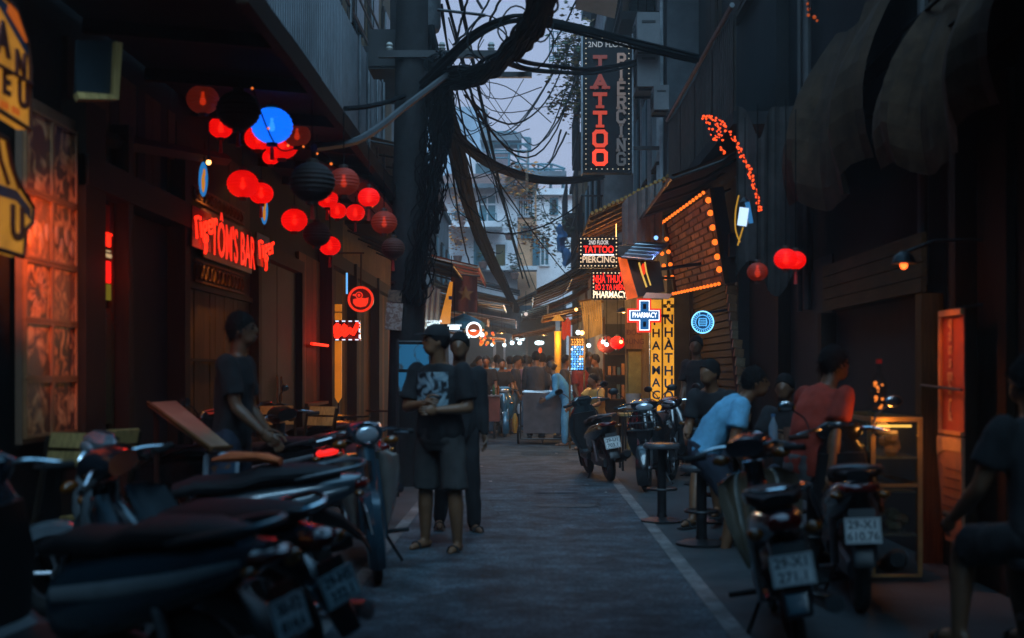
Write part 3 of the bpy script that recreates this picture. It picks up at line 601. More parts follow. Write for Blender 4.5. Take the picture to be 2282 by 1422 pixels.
for wi, (a, b, r) in enumerate([((990, -20, 16), (1180, 640, 40), .022), ((1022, -20, 16), (1165, 620, 40), .028), ((975, -20, 16), (1105, 610, 36), .016), ((1000, 40, 16), (1200, 660, 40), .012), ((985, 10, 16), (1050, 470, 30), .014), ((1010, 240, 17), (1290, 640, 30), .013)]):
    cable(sag(at(*a), at(*b), .2, 12, .01), r, LS[wi], 'slanting lines over the street', n=6)
for wi, (px, py, r, d) in enumerate([(1085, 85, .2, 13), (1100, 100, .16, 13.2), (1150, 60, .18, 12.6), (1185, 100, .22, 12.8), (1045, 150, .12, 14), (1205, 60, .12, 12)]):
    c = at(px, py, d)
    cable([c + Vector((r * math.cos(a) * (1 + .1 * math.sin(2 * a)), .05 * math.sin(3 * a), r * 1.1 * math.sin(a))) for a in [2 * math.pi * i / 20 for i in range(21)]], .009, ['wide cable loop in the middle of the sky', 'cable loop just under the widest loop', 'cable loop high beside the thick bundle', 'biggest cable loop below the thick bundle', 'small cable loop nearest the pole', 'smallest cable loop at the upper end of the bundle'][wi], 'cable loops', name='cable_loop', n=5)
# ================================================================ right: tall sign and its neighbours
def border(x0, x1, z0, z1, y, step, r):
    b = MB(); nx = max(1, round((x1 - x0) / step)); nz = max(1, round((z1 - z0) / step))
    for i in range(nx + 1):
        for z in (z0, z1): b.ball((x0 + (x1 - x0) * i / nx, y, z), r, 6, 4)
    for i in range(1, nz):
        for x in (x0, x1): b.ball((x, y, z0 + (z1 - z0) * i / nz), r, 6, 4)
    return b
d = 21.0; x0, x1, z0, z1 = X(1299, d), X(1408, d), Z(385, d), Z(78, d)
t = thing('tattoo_sign', 'tall black projecting sign with a red column of letters and a grey one', 'sign', ((x0 + x1) / 2, d, z0))
part('box', MB().bx(x0, x1, d, d + .22, z0, z1), M('sign_black', (.005, .006, .008), .5, 0, .3, 9, 0, .15), t, smooth=False)
part('edge_trim', MB().bx(x0 - .025, x0 - .002, d - .02, d + .24, z0 - .02, z1 + .02).bx(x1 + .002, x1 + .025, d - .02, d + .24, z0 - .02, z1 + .02), galv, t, smooth=False)
part('bracket', MB().bx(x1 + .026, 2.34, d + .08, d + .14, z1 - .3, z1 - .24).bx(x1 + .026, 2.34, d + .08, d + .14, z0 + .4, z0 + .46), iron, t, smooth=False)
reds = [E('letter_red_%d' % i, (1, .055 + .01 * (5 - i), .012), s) for i, s in enumerate((.10, .14, .28, .50, .75, 1.3))]
cells = [(124, 153), (166, 198), (207, 241), (248, 284), (290, 327), (333, 368)]
for i, c in enumerate('TATTOO'):
    a, z = cells[i]; a += 4; z -= 2; sc = (z - a) / F * d / 1.5; w = 26 / F * d; o = Vector((X(1337, d) - w / 2, d - .02, Z(z, d)))
    b = strokes(G[c], o, (w / sc, 0, 0), (0, 0, 1), sc, .06, .025)
    for q in SERIF[c]: b.bx(o.x + q[0] * w - .07, o.x + q[0] * w + .07, d - .044, d - .021, o.z + q[1] * sc - .022, o.z + q[1] * sc + .022)
    part('letter', b, reds[i], t, smooth=False)
for i, c in enumerate('PIERCING'):
    a, z = 122 + i * 31.5, 122 + i * 31.5 + 25; sc = (z - a) / F * d / 1.5; w = 16 / F * d; o = Vector((X(1384, d) - w / 2, d - .02, Z(z, d)))
    b = strokes(G[c], o, (w / sc, 0, 0), (0, 0, 1), sc, .042, .02)
    for q in SERIF[c]: b.bx(o.x + q[0] * w - .035, o.x + q[0] * w + .035, d - .04, d - .021, o.z + q[1] * sc - .018, o.z + q[1] * sc + .018)
    part('letter', b, E('letter_grey_%d' % i, (.50 - .03 * i, .36 - .01 * i, .30), .30 - .022 * i), t, smooth=False)
part('lettering', text_at('2ND FLOOR', (X(1356, d), d - .005, Z(100, d)), (0, -1, 0), .125, bold=.006), E('letter_dim', (.42, .46, .5), .6), t, smooth=False)
part('bulb_border', border(x0 + .05, x1 - .05, z0 + .06, z1 - .06, d - .012, .085, .011), E('bulb_dim', (.9, .8, .55), .55), t)
# small tattoo sign and the chemist's sign in front of the awning
def lightbox(name, label, px0, px1, py0, py1, d, lines, bst=1.6, step=.055):
    x0, x1, z0, z1 = X(px0, d), X(px1, d), Z(py1, d), Z(py0, d)
    t = thing(name, label, 'sign', ((x0 + x1) / 2, d, z0))
    part('box', MB().bx(x0, x1, d, d + .1, z0, z1), M('sign_black', (.005, .006, .008), .5, 0, .3, 9, 0, .15), t, smooth=False)
    part('bulb_border', border(x0 + .03, x1 - .03, z0 + .03, z1 - .03, d - .012, step, .011), E('bulb_cream', (1, .72, .4), bst), t)
    part('bracket', MB().bx(x1 + .001, x1 + .7, d + .03, d + .07, z1 - .12, z1 - .08), iron, t, smooth=False)
    for (s, py, sz, m, w) in lines:
        b = text_at(s, ((x0 + x1) / 2, d - .014, Z(py, d)), (0, -1, 0), sz, bold=.02, depth=.006)
        xs = [v.x for v in b.v]; f = w * (x1 - x0) / (max(xs) - min(xs)); cx = (x0 + x1) / 2
        for v in b.v: v.x = cx + (v.x - (max(xs) + min(xs)) / 2) * f
        part('lettering', b, m, t, smooth=False)
    return t
t = lightbox('tattoo_sign', 'small black light box with bulb border reading tattoo in red', 1290, 1378, 528, 597, 19,
         [('2ND FLOOR', 541, .085, E('letter_pale', (1, .9, .85), .75), .5), ('TATTOO', 557, .15, e_red, .76), ('PIERCING', 579, .14, E('letter_cream', (1, .68, .42), .9), .82)], 1.2)
part('rule', MB().bx(X(1300, 19), X(1368, 19), 18.985, 18.999, Z(568, 19) - .008, Z(568, 19) + .008), e_white, t, smooth=False)
lightbox('chemist_sign', 'black light box with three lines of chemist lettering below the tattoo light box', 1318, 1400, 604, 668, 18.6,
         [('NHÀ THUỐC', 623, .16, e_red, .9), ('SỐ 2 TẠ HIỆN', 641, .105, e_red, .8), ('PHARMACY', 657, .13, E('letter_bright', (1, .82, .55), 1.9), .9)], 2.6)
# glowing cross
d = 17.5; c = at(1436, 703, d); a = 37.5 / F * d; w = 15.5 / F * d
def cross(a, w): return [(-w, -a), (w, -a), (w, -w), (a, -w), (a, w), (w, w), (w, a), (-w, a), (-w, w), (-a, w), (-a, -w), (-w, -w)]
t = thing('chemist_cross', 'glowing cross sign with red rim and blue heart above the yellow panels', 'sign', c - Vector((0, 0, a)))
part('case', MB().prism(cross(a, w), c + Vector((0, .1, 0)), (1, 0, 0), (0, 0, 1), .1), E('cross_red', (1, .03, .012), 1.1), t, smooth=False)
part('white_tube', MB().prism(cross(a - .026, w - .026), c - Vector((0, .004, 0)), (1, 0, 0), (0, 0, 1), .012), e_white, t, smooth=False)
part('blue_face', MB().prism(cross(a - .037, w - .037), c - Vector((0, .018, 0)), (1, 0, 0), (0, 0, 1), .008), E('cross_blue', (.03, .20, .55), .65), t, smooth=False)
part('dark_panel', MB().bx(c.x - w + .075, c.x + w - .075, c.y - .034, c.y - .028, c.z + w - .01, c.z + a - .075).bx(c.x - w + .075, c.x + w - .075, c.y - .034, c.y - .028, c.z - a + .075, c.z - w + .01), M('navy', (.01, .03, .09), .4), t, smooth=False)
b = text_at('PHARMACY', c - Vector((0, .034, 0)), (0, -1, 0), .085, bold=.004); f = (2 * a - .13) / (max(v.x for v in b.v) - min(v.x for v in b.v))
for v in b.v: v.x = c.x + (v.x - c.x) * f; v.z = c.z + (v.z - c.z) * 1.2
part('lettering', b, e_white, t, smooth=False)
part('bracket', MB().bx(c.x + .02, c.x + .36, c.y + .11, c.y + .15, c.z - .02, c.z + .02), iron, t, smooth=False)
# twin yellow chemist panels
def ysignpanel(label, x0, x1, pt, pb, letters, first, step, sz, d=18.0, crossy=None, base=None):
    xa, xb = X(x0, d), X(x1, d); t = thing('chemist_sign', label, 'sign', ((xa + xb) / 2, d, 0))
    part('panel', MB().bx(xa, xb, d, d + .09, Z(pb, d), Z(pt, d)), e_yellow, t, smooth=False)
    part('frame', MB().bx(xa - .012, xa - .001, d - .012, d + .1, Z(pb, d), Z(pt, d)).bx(xb + .001, xb + .012, d - .012, d + .1, Z(pb, d), Z(pt, d)), iron, t, smooth=False)
    part('foot', MB().bx(xa + .02, xb - .02, d + .02, d + .07, 0, Z(pb, d) - .001), iron, t, smooth=False)
    ink = M('sign_ink_blue', (.012, .09, .20), .5, 0, .1)
    for i, ch in enumerate(letters):
        part('letter', text_at(ch, ((xa + xb) / 2, d - .006, Z(first + step * i, d)), (0, -1, 0), sz, bold=.022, depth=.004), ink, t, smooth=False)
    if crossy:
        q = at((x0 + x1) / 2, crossy, d - .005); part('cross_mark', MB().prism(cross(.075, .026), q, (1, 0, 0), (0, 0, 1), .006), M('cross_green', (.06, .11, .03), .5), t, smooth=False)
        part('cross_star', MB().prism([(.02 * math.cos(k * .63 + 1.57) * (1 if k % 2 else 2.1), .02 * math.sin(k * .63 + 1.57) * (1 if k % 2 else 2.1)) for k in range(10)], q - Vector((0, .007, 0)), (1, 0, 0), (0, 0, 1), .003), e_yellow, t, smooth=False)
    if base:
        part('base_plate', MB().bx(xa, xb, d - .02, d - .002, Z(base[1], d), Z(base[0], d)), bluepaint, t, smooth=False)
        part('base_lettering', text_at('SỐ 2', ((xa + xb) / 2, d - .024, Z((base[0] + base[1]) / 2, d)), (0, -1, 0), .075, bold=.012, depth=.002), E('num_amber', (1, .5, .15), .6), t, smooth=False)
    return t
ysignpanel('left yellow lit panel with blue capitals running down, half behind the cross', 1450, 1474, 668, 922, 'PHARMACY', 716, 27.5, .17, base=(926, 960))
ysignpanel('right yellow lit panel with blue capitals and green cross at its head', 1478, 1502, 664, 962, ['N', 'H', 'À', 'T', 'H', 'U', 'Ố', 'C'], 713, 28.6, .19, 17.9, 682)
# wall and door behind
d = 20.4
t = thing('shop_partition', 'ochre board partition beside the yellow panels', 'partition', (X(1420, d), d, 0))
for i in range(5): part('board', MB().bx(X(1393 + i * 13, d) + .004, X(1406 + i * 13, d), d, d + .04, 0, Z(660, d)), wood_yellow, t, smooth=False)
part('yellow_door', MB().bx(X(1400, d), X(1428, d), d - .05, d - .003, 0, Z(775, d)), M('door_yellow', (.42, .33, .08), .5), t, smooth=False)
t = thing('shop_board', 'orange brown name board hanging over the yellow door', 'sign', (X(1412, d), d - .1, Z(778, d)))
part('board', MB().bx(X(1392, d), X(1430, d), d - .12, d - .08, Z(778, d), Z(700, d)), wood('board_orange', (.34, .15, .05)), t, smooth=False)
for k, s in enumerate(('ĐỌC', 'HÙNG')): part('lettering', text_at(s, (X(1411, d), d - .124, Z(742 + k * 20, d)), (0, -1, 0), .115, bold=.01, depth=.003), M('ink_red', (.16, .03, .01)), t, smooth=False)
# projecting bar box with coloured awning
d = 17.0
t = thing('bar_kiosk_box', 'projecting box with orange lit side and shiny striped top beside the chemist signs', 'kiosk box', at(1430, 660, d))
P = lambda px, py, dd=0: at(px, py, d + dd)
def slab(q, th): # four corners, thickness away from viewer
    n = (q[1] - q[0]).cross(q[3] - q[0]).normalized() * th
    return MB().add(list(q) + [p + n for p in q], [(0, 1, 2, 3), (7, 6, 5, 4), (0, 4, 5, 1), (1, 5, 6, 2), (2, 6, 7, 3), (3, 7, 4, 0)])
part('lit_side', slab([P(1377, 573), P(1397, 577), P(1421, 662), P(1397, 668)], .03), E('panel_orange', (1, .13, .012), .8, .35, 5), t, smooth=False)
part('front', slab([P(1398, 578, .01), P(1470, 582, .01), P(1482, 650, .01), P(1422, 662, .01)], .03), M('kiosk_dark', (.03, .022, .018), .5), t, smooth=False)
rt = part('top', slab([P(1384, 576, -.1), P(1452, 583, -.3), P(1492, 545, .5), P(1421, 541, .6)], .02), steel, t, smooth=False)
for i in range(5):
    q = [Vector(P(1384, 576, -.1)).lerp(P(1421, 541, .6), (i + .2) / 5), Vector(P(1452, 583, -.3)).lerp(P(1492, 545, .5), (i + .2) / 5)]
    part('rib', MB().tube([q[0] + Vector((0, 0, .012)), q[1] + Vector((0, 0, .012))], .016, 6), steel, rt)
part('valance', slab([P(1440, 652, -.15), P(1500, 655, -.15), P(1490, 666, -.2), P(1432, 664, -.2)], .01), canvas_pale, t, smooth=False)
part('bottle_neon', MB().tube([P(1424, 585, -.06), P(1429, 605, -.06), P(1441, 640, -.06)], .012, 6).tube([P(1437, 584, -.06), P(1441, 608, -.06), P(1450, 636, -.06)], .01, 6), E('neon_gold', (1, .62, .12), .8), t)
part('label_neon', MB().ball(P(1434, 600, -.05), (.035, .012, .08), 10, 6), E('neon_redlabel', (1, .04, .01), 1.0), t)
b = part('brace', MB().tube([P(1470, 600, .05), (2.85, d + .3, 2.9)], .025, 6), iron, t)
lamp(t, P(1462, 530, .1), 22, (.22, .3, 1)); lamp(t, P(1392, 545, -.35), 16, (1, .3, .05))
part('spot', MB().ball(P(1462, 530, .1), .03, 8, 6), E('spot_blue', (.2, .45, 1), 2), t)
# bulb framed brick panel
TL, TR, BR, BL = at(1487, 497, 19), at(1590, 424, 16), at(1622, 627, 16), at(1510, 652, 19)
t = thing('marquee_panel', 'leaning brick faced panel framed by round amber bulbs above the shutter', 'sign', (TL + TR + BR + BL) / 4 - Vector((0, 0, 1)))
def Q(u, v): return TL.lerp(TR, u).lerp(BL.lerp(BR, u), v)
nrm = (TR - TL).cross(BL - TL).normalized(); nrm = nrm if nrm.y < 0 or nrm.x < 0 else -nrm
def patch(u0, u1, v0, v1, d0, d1):
    q = [Q(u0, v0), Q(u1, v0), Q(u1, v1), Q(u0, v1)]
    return MB().add([p + nrm * d0 for p in q] + [p + nrm * d1 for p in q], [(0, 1, 2, 3), (7, 6, 5, 4), (0, 4, 5, 1), (1, 5, 6, 2), (2, 6, 7, 3), (3, 7, 4, 0)])
part('backing', patch(-.02, 1.02, -.02, 1.02, -.12, 0), M('mortar', (.05, .03, .02), .9), t, smooth=False)
brk = [brick, M('brick_dark', (.19, .09, .04), .85, 0, .4, 12, .5), M('brick_tan', (.33, .18, .08), .85, 0, .4, 12, .5)]
for r_ in range(12):
    o = .5 * (r_ % 2)
    for c_ in range(-1, 6):
        u0 = max(.03, (c_ + o) / 6 + .008); u1 = min(.97, (c_ + 1 + o) / 6 - .008)
        if u1 - u0 > .03: part('brick', patch(u0, u1, r_ / 12 + .012, (r_ + 1) / 12 - .012, .001, U(.02, .034)), rnd.choice(brk), t, smooth=False)
part('frame', patch(-.02, .02, -.02, 1.02, .001, .06).merge(patch(.98, 1.02, -.02, 1.02, .001, .06)).merge(patch(.02, .98, -.025, .005, .001, .06)).merge(patch(.02, .98, .995, 1.025, .001, .06)), wood_mid, t, smooth=False)
def blb(u, v, r=.036): part('bulb', MB().ball(Q(u, v) + nrm * .085, r, 10, 7), e_amber, t)
for i in range(15): blb(i / 15, -.01, .024); blb(.02 + i / 15, 1.01, .024)
for v in (.1, .24, .4, .56, .72, .86): blb(1.0, v, .04)
for v in (.2, .38, .56, .74): blb(.06, v + .04, .033); blb(-.1, v + .02, .033)
for k in (.25, .5, .8): lamp(t, Q(k, .5) + nrm * .45, 1.6, (1, .35, .06), .1)
part('strut', MB().tube([Q(.2, .9), (2.85, 18.4, 2.7)], .02, 6).tube([Q(.9, .9), (2.85, 16.4, 2.7)], .02, 6).tube([Q(.5, .02), (2.85, 17.4, 3.9)], .02, 6), iron, t)
# leaning tile clad post
t = thing('tiled_post', 'slanting narrow post clad in rough tiles right of the roller shutter', 'post', at(1664, 935, 15.6))
a, b_ = at(1612, 500, 16.2), at(1664, 940, 15.6)
for i in range(22):
    p = a.lerp(b_, (i + .5) / 22); part('tile', MB().box(p + Vector((U(-.006, .006), 0, 0)), (.115, .09, .106), Matrix.Rotation(R(6.8), 3, 'Y')), rnd.choice([brk[1], M('tile_buff', (.24, .17, .10), .85, 0, .4, 14, .5), brick]), t, smooth=False)
part('core', MB().tube([a - Vector((0, -.06, 0)), Vector((b_.x + .02, b_.y + .06, 0))], .045, 6), iron, t)
# roller shutter
t = thing('roller_shutter', 'closed roller shutter with horizontal slats behind the blue neon roundel', 'shutter', (2.72, 18.2, 0))
slat_m = None
for i in range(27):
    z = .06 + i * .1
    b = MB().bx(2.705, 2.735, 15.9, 20.5, z, z + .082); 
    part('slat', b, M('shutter_slat', (.032, .023, .017), .85, 0, .3, 8, 0, .08), t, smooth=False)
for y0, y1 in ((15.80, 15.895), (20.505, 20.58)): part('rail', MB().bx(2.66, 2.80, y0, y1, 0, 2.8), iron, t, smooth=False)
part('hood', MB().bx(2.55, 2.81, 15.8, 20.58, 2.805, 3.1), iron, t, smooth=False)
# blue neon roundel
d = 16.8; c = at(1566, 718, d)
t = thing('neon_roundel', 'round blue neon sign with a barrel in the middle on the shutter', 'neon sign', c - Vector((0, 0, .16)))
part('backplate', MB().lathe([(0, 0), (.15, 0), (.15, .015), (0, .015)], c + Vector((0, .03, 0)), 28, (0, 1, 0)), M('navy', (.01, .03, .09), .4), t)
part('outer_ring', MB().torus(c, .145, .008, (0, 1, 0), 36, 6), E('neon_sky', (.2, .62, 1), 2.2), t)
part('inner_ring', MB().torus(c, .095, .005, (0, 1, 0), 30, 6), e_cyan, t)
b = MB()
for i in range(5): b.tube([c + Vector((-.045 - .006 * math.cos(i - 2), 0, .05 - .024 * i)), c + Vector((.045 + .006 * math.cos(i - 2), 0, .05 - .024 * i))], .004, 5)
for k in (-1, 1): b.tube([c + Vector((k * .045, 0, .055)), c + Vector((k * .056, 0, 0)), c + Vector((k * .045, 0, -.055))], .005, 5)
part('barrel', b, e_cyan, t)
b = MB()
for i in range(26):
    a = i / 26 * 6.28
    if 1.1 < a < 1.9: continue
    b.box(c + Vector((.12 * math.cos(a), -.002, .12 * math.sin(a))), (.012, .006, .026), Matrix.Rotation(-(a - 1.57), 3, 'Y'))
part('ring_lettering', b, e_cyan, t, smooth=False)
part('bracket', MB().tube([c + Vector((.02, .05, .12)), c + Vector((.35, .1, .17))], .02, 6), iron, t)
lamp(t, c + Vector((.1, -.2, 0)), 2.5, (.1, .5, 1), .1)
# ================================================================ right: awnings, canvas, string lights
def awning(label, x_in, z_in, x_out, z_out, y0, y1, mat, ribs=True, under=None, name='awning', pitch=.35, drop=0, fr=iron):
    t = thing(name, label, 'awning', (x_in, (y0 + y1) / 2, z_in)); n = max(2, int((y1 - y0) / pitch))
    s = MB(); k = 7; th = .015
    for i in range(n):
        a = y0 + (y1 - y0) * i / n; b_ = y0 + (y1 - y0) * (i + 1) / n - .012; lift = .006 * (i % 2)
        top_ = [(x_in + (x_out - x_in) * j / k, z_in + (z_out - z_in) * j / k - .05 * math.sin(math.pi * j / k) + lift) for j in range(k + 1)]
        q = [Vector((x, a, z)) for x, z in top_] + [Vector((x, b_, z)) for x, z in top_]
        s.add(q + [p - Vector((0, 0, th)) for p in q], [(j, j + 1, k + 2 + j, k + 1 + j) for j in range(k)] + [(2 * k + 2 + j, 3 * k + 3 + j, 3 * k + 4 + j, 2 * k + 3 + j) for j in range(k)] + [(0, k + 1, 3 * k + 3, 2 * k + 2), (k, 3 * k + 2, 4 * k + 3, 2 * k + 1)])
    part('sheet', s, mat, t, smooth=False)
    g = MB().tube([(x_out, y0, z_out - .03), (x_out, y1, z_out - .03)], .022, 6)
    m = max(2, int((y1 - y0) / 1.1))
    for i in range(m + 1):
        y = y0 + .03 + (y1 - y0 - .06) * i / m
        part('rafter', MB().tube([(x_in, y, z_in - .06), ((x_in + x_out) / 2, y, (z_in + z_out) / 2 - .12), (x_out, y, z_out - .045)], .02, 6), under or fr, t)
    part('front_rail', g, fr, t)
    if drop:
        part('valance', MB().bx(x_out - .008, x_out + .008, y0, y1, z_out - .03 - drop, z_out - .05), mat, t, smooth=False)
    return t
bamboo = wood('bamboo', (.36, .20, .06), 1)
t = thing('bamboo_awning', 'bamboo slat roof glowing orange from below under the tall black sign', 'awning', (1.7, 22.5, 4.0))
for i in range(20):
    x = 2.28 - i * .066; z = 4.45 - i * .032
    part('slat', MB().tube([(x, 19.7, z + U(-.01, .01)), (x + U(-.03, .03), 25.6, z + U(-.01, .01))], .03, 6), bamboo, t)
for i in range(7): y = 19.9 + i * .9; part('rafter', MB().tube([(2.3, y, 4.38), (1.0, y, 3.76)], .03, 6), wood_warm, t)
lamp(t, (1.6, 22.5, 3.3), 40, (1, .42, .10), .1); part('bulb', MB().ball((1.6, 22.5, 3.3), .04, 8, 6).tube([(1.6, 22.5, 3.33), (1.6, 22.5, 4.0)], .006, 5), e_warm, t)
s = MB(); n = 14; a0, a1 = at(1384, 545, 18), at(1482, 395, 18.6)
for i in range(n):
    u0, u1 = i / n, (i + 1) / n
    def W_(u, top_): 
        x = X(1386 + (1482 - 1386) * u, 18); zt = Z(455 - 60 * u ** .7, 18); zb = Z(545 - 8 * u, 18)
        return Vector((x, 18 + .05 * math.sin(u * 30) + .4 * u, zt if top_ else zb))
    s.add([W_(u0, 0), W_(u1, 0), W_(u1, 1), W_(u0, 1)], [(0, 1, 2, 3)])
solo('canvas_drop', s, canvas_grey, 'grey canvas sheet hanging between the bamboo roof and the brick panel', 'canvas')
# dark big awning roof over the right terrace
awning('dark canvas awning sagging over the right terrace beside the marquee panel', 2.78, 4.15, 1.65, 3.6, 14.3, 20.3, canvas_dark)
awning('patched tin awning stretching over the street behind the chemist', 2.28, 3.95, .95, 3.30, 26.0, 29.8, M('tin_brown', (.16, .13, .10), .6, .2), under=wood_warm)
awning('long brown tarpaulin awning over the far right stalls', 1.6, 3.85, .15, 3.15, 29.9, 34.6, M('tarp_brown', (.17, .125, .08), .8), under=wood_warm)
awning('low greenish tin awning above the far right crowd', 1.5, 3.6, -.15, 3.0, 34.7, 39.5, M('tin_green', (.14, .17, .15), .6, .2))
awning('last ragged grey awning before the villa on the right', 1.5, 3.4, -.2, 3.1, 39.6, 43.5, sheetmetal)
awning('pale canvas awning lit warm from below deep in the street', 1.45, 2.75, -.35, 2.25, 30.5, 33.5, M('canvas_tan', (.34, .22, .13), .85), drop=.08, fr=wood_warm)
awning('low timber framed awning with a pale edge over the yellow column', 2.2, 3.1, .35, 2.55, 26.5, 29.5, M('tarp_tan', (.25, .18, .10), .8), fr=wood_warm, under=wood_warm)
# left awnings
awning('red awning with a white edge high on the left', -2.9, 4.0, -.95, 3.42, 24.5, 29.0, canvas_red, drop=.10, fr=offwhite)
awning('dark tin awning jutting left of the pole cables', -2.9, 4.9, -1.55, 4.5, 17.5, 24.3, M('tin_dark', (.06, .06, .062), .6, .3))
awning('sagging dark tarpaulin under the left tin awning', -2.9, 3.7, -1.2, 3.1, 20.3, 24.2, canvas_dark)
awning('rusty corrugated awning on the left behind the flag', -2.9, 3.5, -.55, 2.95, 29.3, 33.5, M('tin_rust', (.24, .13, .08), .7, .1), fr=galv)
awning('faded pink awning low on the left deep in the street', -2.7, 3.3, -.3, 2.75, 33.8, 37.5, M('tarp_pink', (.16, .07, .055), .8), drop=.12, fr=iron)
awning('striped grey awning at the far left before the villa', -2.7, 3.15, -.25, 2.6, 37.8, 41.5, canvas_dark, drop=.1, fr=iron)
awning('dark tin awning reaching across from the left below the villa balconies', -2.7, 4.75, -.25, 4.05, 41.6, 44.2, M('tin_dark', (.06, .06, .062), .6, .3))
awning('dark tin awning reaching across from the right below the villa balconies', 1.55, 4.9, -.3, 3.85, 43.6, 45.2, M('tin_brown', (.16, .13, .10), .6, .2))
awning('patched brown tarpaulin roof spanning most of the lane deep in the street', 1.5, 4.3, -.35, 3.45, 37.2, 40.4, M('tarp_brown', (.17, .125, .08), .8), under=wood_warm)
awning('broad rusty tin roof slanting in from the right behind the chemist signs', 1.6, 4.15, .25, 3.35, 30.2, 36.5, M('tin_rust', (.24, .13, .08), .7, .1), under=wood_warm)
g_ = random.Random(5)
for i, (lab, side, y, z0_, z1_, w, m) in enumerate([('small ragged orange lit awning low on the left beyond the flag', -1, 31.5, 3.1, 2.7, 1.7, 'tin_rust'), ('torn brown cloth awning left of the lane centre', -1, 35.3, 3.9, 3.3, 2.3, 'tarp_brown'), ('patched tin sheet awning left of the lane centre, above the torn cloth', -1, 39.5, 4.2, 3.6, 2.4, 'tin_brown'),
        ('low tan cloth awning over the heads of the left crowd', -1, 33.4, 2.6, 2.25, 2.1, 'tarp_tan'), ('short rusty awning over the reed blind', 1, 24.6, 3.7, 3.3, .9, 'tin_rust'), ('torn tan cloth strip hanging off the right awnings', 1, 28.6, 3.4, 2.9, 1.0, 'tarp_tan'), ('lowest brown tin awning on the right above the crowd', 1, 36.2, 2.9, 2.45, 1.6, 'tin_brown')]):
    xi = -2.7 if side < 0 else (2.2 if y < 26 else 1.5)
    awning(lab, xi, z0_, xi - side * w, z1_, y, y + 1.8, MC[m], under=wood_warm, fr=wood_warm, drop=g_.uniform(.06, .22))
# the deep canopy over the bar: sheets on beams, hides the lantern cords
t = thing('bar_canopy', 'wide dark canopy over the lantern hung bar front on the left', 'canopy', (-2.2, 12, 3.6))
for i in range(8):
    y = 7.0 + i * 1.36
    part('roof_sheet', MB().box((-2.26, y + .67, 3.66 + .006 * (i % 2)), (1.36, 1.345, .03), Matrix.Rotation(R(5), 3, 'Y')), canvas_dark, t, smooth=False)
    part('beam', MB().box((-2.26, y, 3.60), (1.38, .07, .09), Matrix.Rotation(R(5), 3, 'Y')), wood_dark, t, smooth=False)
part('edge_beam', MB().bx(-1.62, -1.55, 7, 17.9, 3.42, 3.56), wood_dark, t, smooth=False)
part('hanger', MB().tube([(-1.6, 9, 3.56), (-2.9, 9, 4.6)], .02, 6).tube([(-1.6, 14, 3.56), (-2.9, 14, 4.6)], .02, 6), iron, t)
# added canopy, out of view, that darkens the near right side
t = thing('unseen_canopy', 'added dark canopy, out of view, shading the near right side', 'canopy', (2.2, 7, 3.5))
for i in range(2):
    y = 4.6 + i * 1.3
    part('roof_sheet', MB().box((2.28, y + .64, 3.72 + .006 * (i % 2)), (1.36, 1.285, .03), Matrix.Rotation(R(-6), 3, 'Y')), canvas_dark, t, smooth=False)
    part('beam', MB().box((2.28, y, 3.66), (1.36, .06, .08), Matrix.Rotation(R(-6), 3, 'Y')), wood_dark, t, smooth=False)
# hanging tarpaulin
s = MB(); n = 26
for i in range(n):
    def T_(u, v): return Vector((2.12 + .78 * u, 12.7 + .06 * math.sin(u * 13 + v + .8 * math.sin(u * 5)) + .015 * math.sin(u * 47), 4.05 - 1.75 * v + (.18 * math.sin(u * 9) if v > .9 else 0) - (.35 * math.exp(-((u - .28) / .1) ** 2) if v < .1 else 0)))
    for j in range(5): s.add([T_(i / n, j / 5), T_((i + 1) / n, j / 5), T_((i + 1) / n, (j + 1) / 5), T_(i / n, (j + 1) / 5)], [(0, 1, 2, 3)])
solo('tarpaulin', s, M('tarp_greybrown', (.055, .05, .048), .9, 0, .5, 3, .4, .1), 'long grey tarpaulin hanging in folds above the right terrace', 'tarpaulin')
t = thing('fascia_board', 'plain brown fascia board over the open right shop front', 'sign', (2.82, 10.4, 1.95))
for i in range(4): part('plank', MB().bx(2.80, 2.84, 8.92, 11.9, 1.93 + i * .108, 2.03 + i * .108), wood('fascia_wood', (.065, .038, .017), 1), t, smooth=False)
# worn sheets, pipes, meters and wall cables on the dark right fronts
for lab, y0, y1, zt, dz, bulge in (('brown sagging canvas drooping from the wall right of the grey tarpaulin', 9.6, 12.3, 4.5, 1.5, .5), ('second brown sagging canvas at the top right edge', 7.2, 9.4, 4.0, 1.1, .4)):
    s = MB(); n = 18; m_ = 8
    def K_(i, j): u = i / n; v = j / m_; return Vector((2.94 - bulge * math.sin(v * 2.2) * (.7 + .3 * math.sin(u * 9)) - .03 * math.sin(u * 31 + v * 3), y0 + (y1 - y0) * u, zt - dz * v - .16 * math.sin(u * math.pi) * v + .05 * math.sin(u * 17)))
    for i in range(n):
        for j in range(m_): s.add([K_(i, j), K_(i + 1, j), K_(i + 1, j + 1), K_(i, j + 1)], [(0, 1, 2, 3)])
    solo('sagging_canvas', s, M('canvas_brown', (.060, .036, .022), .9, 0, .5, 5, .5, .1), lab, 'canvas')
for i, (y, r) in enumerate(((13.0, .045), (13.35, .03), (9.2, .04))): part('downpipe', MB().tube([(2.9, y, 2.0), (2.9, y, 9)], r, 8), M('pipe_dark', (.05, .05, .05), .6), RB)
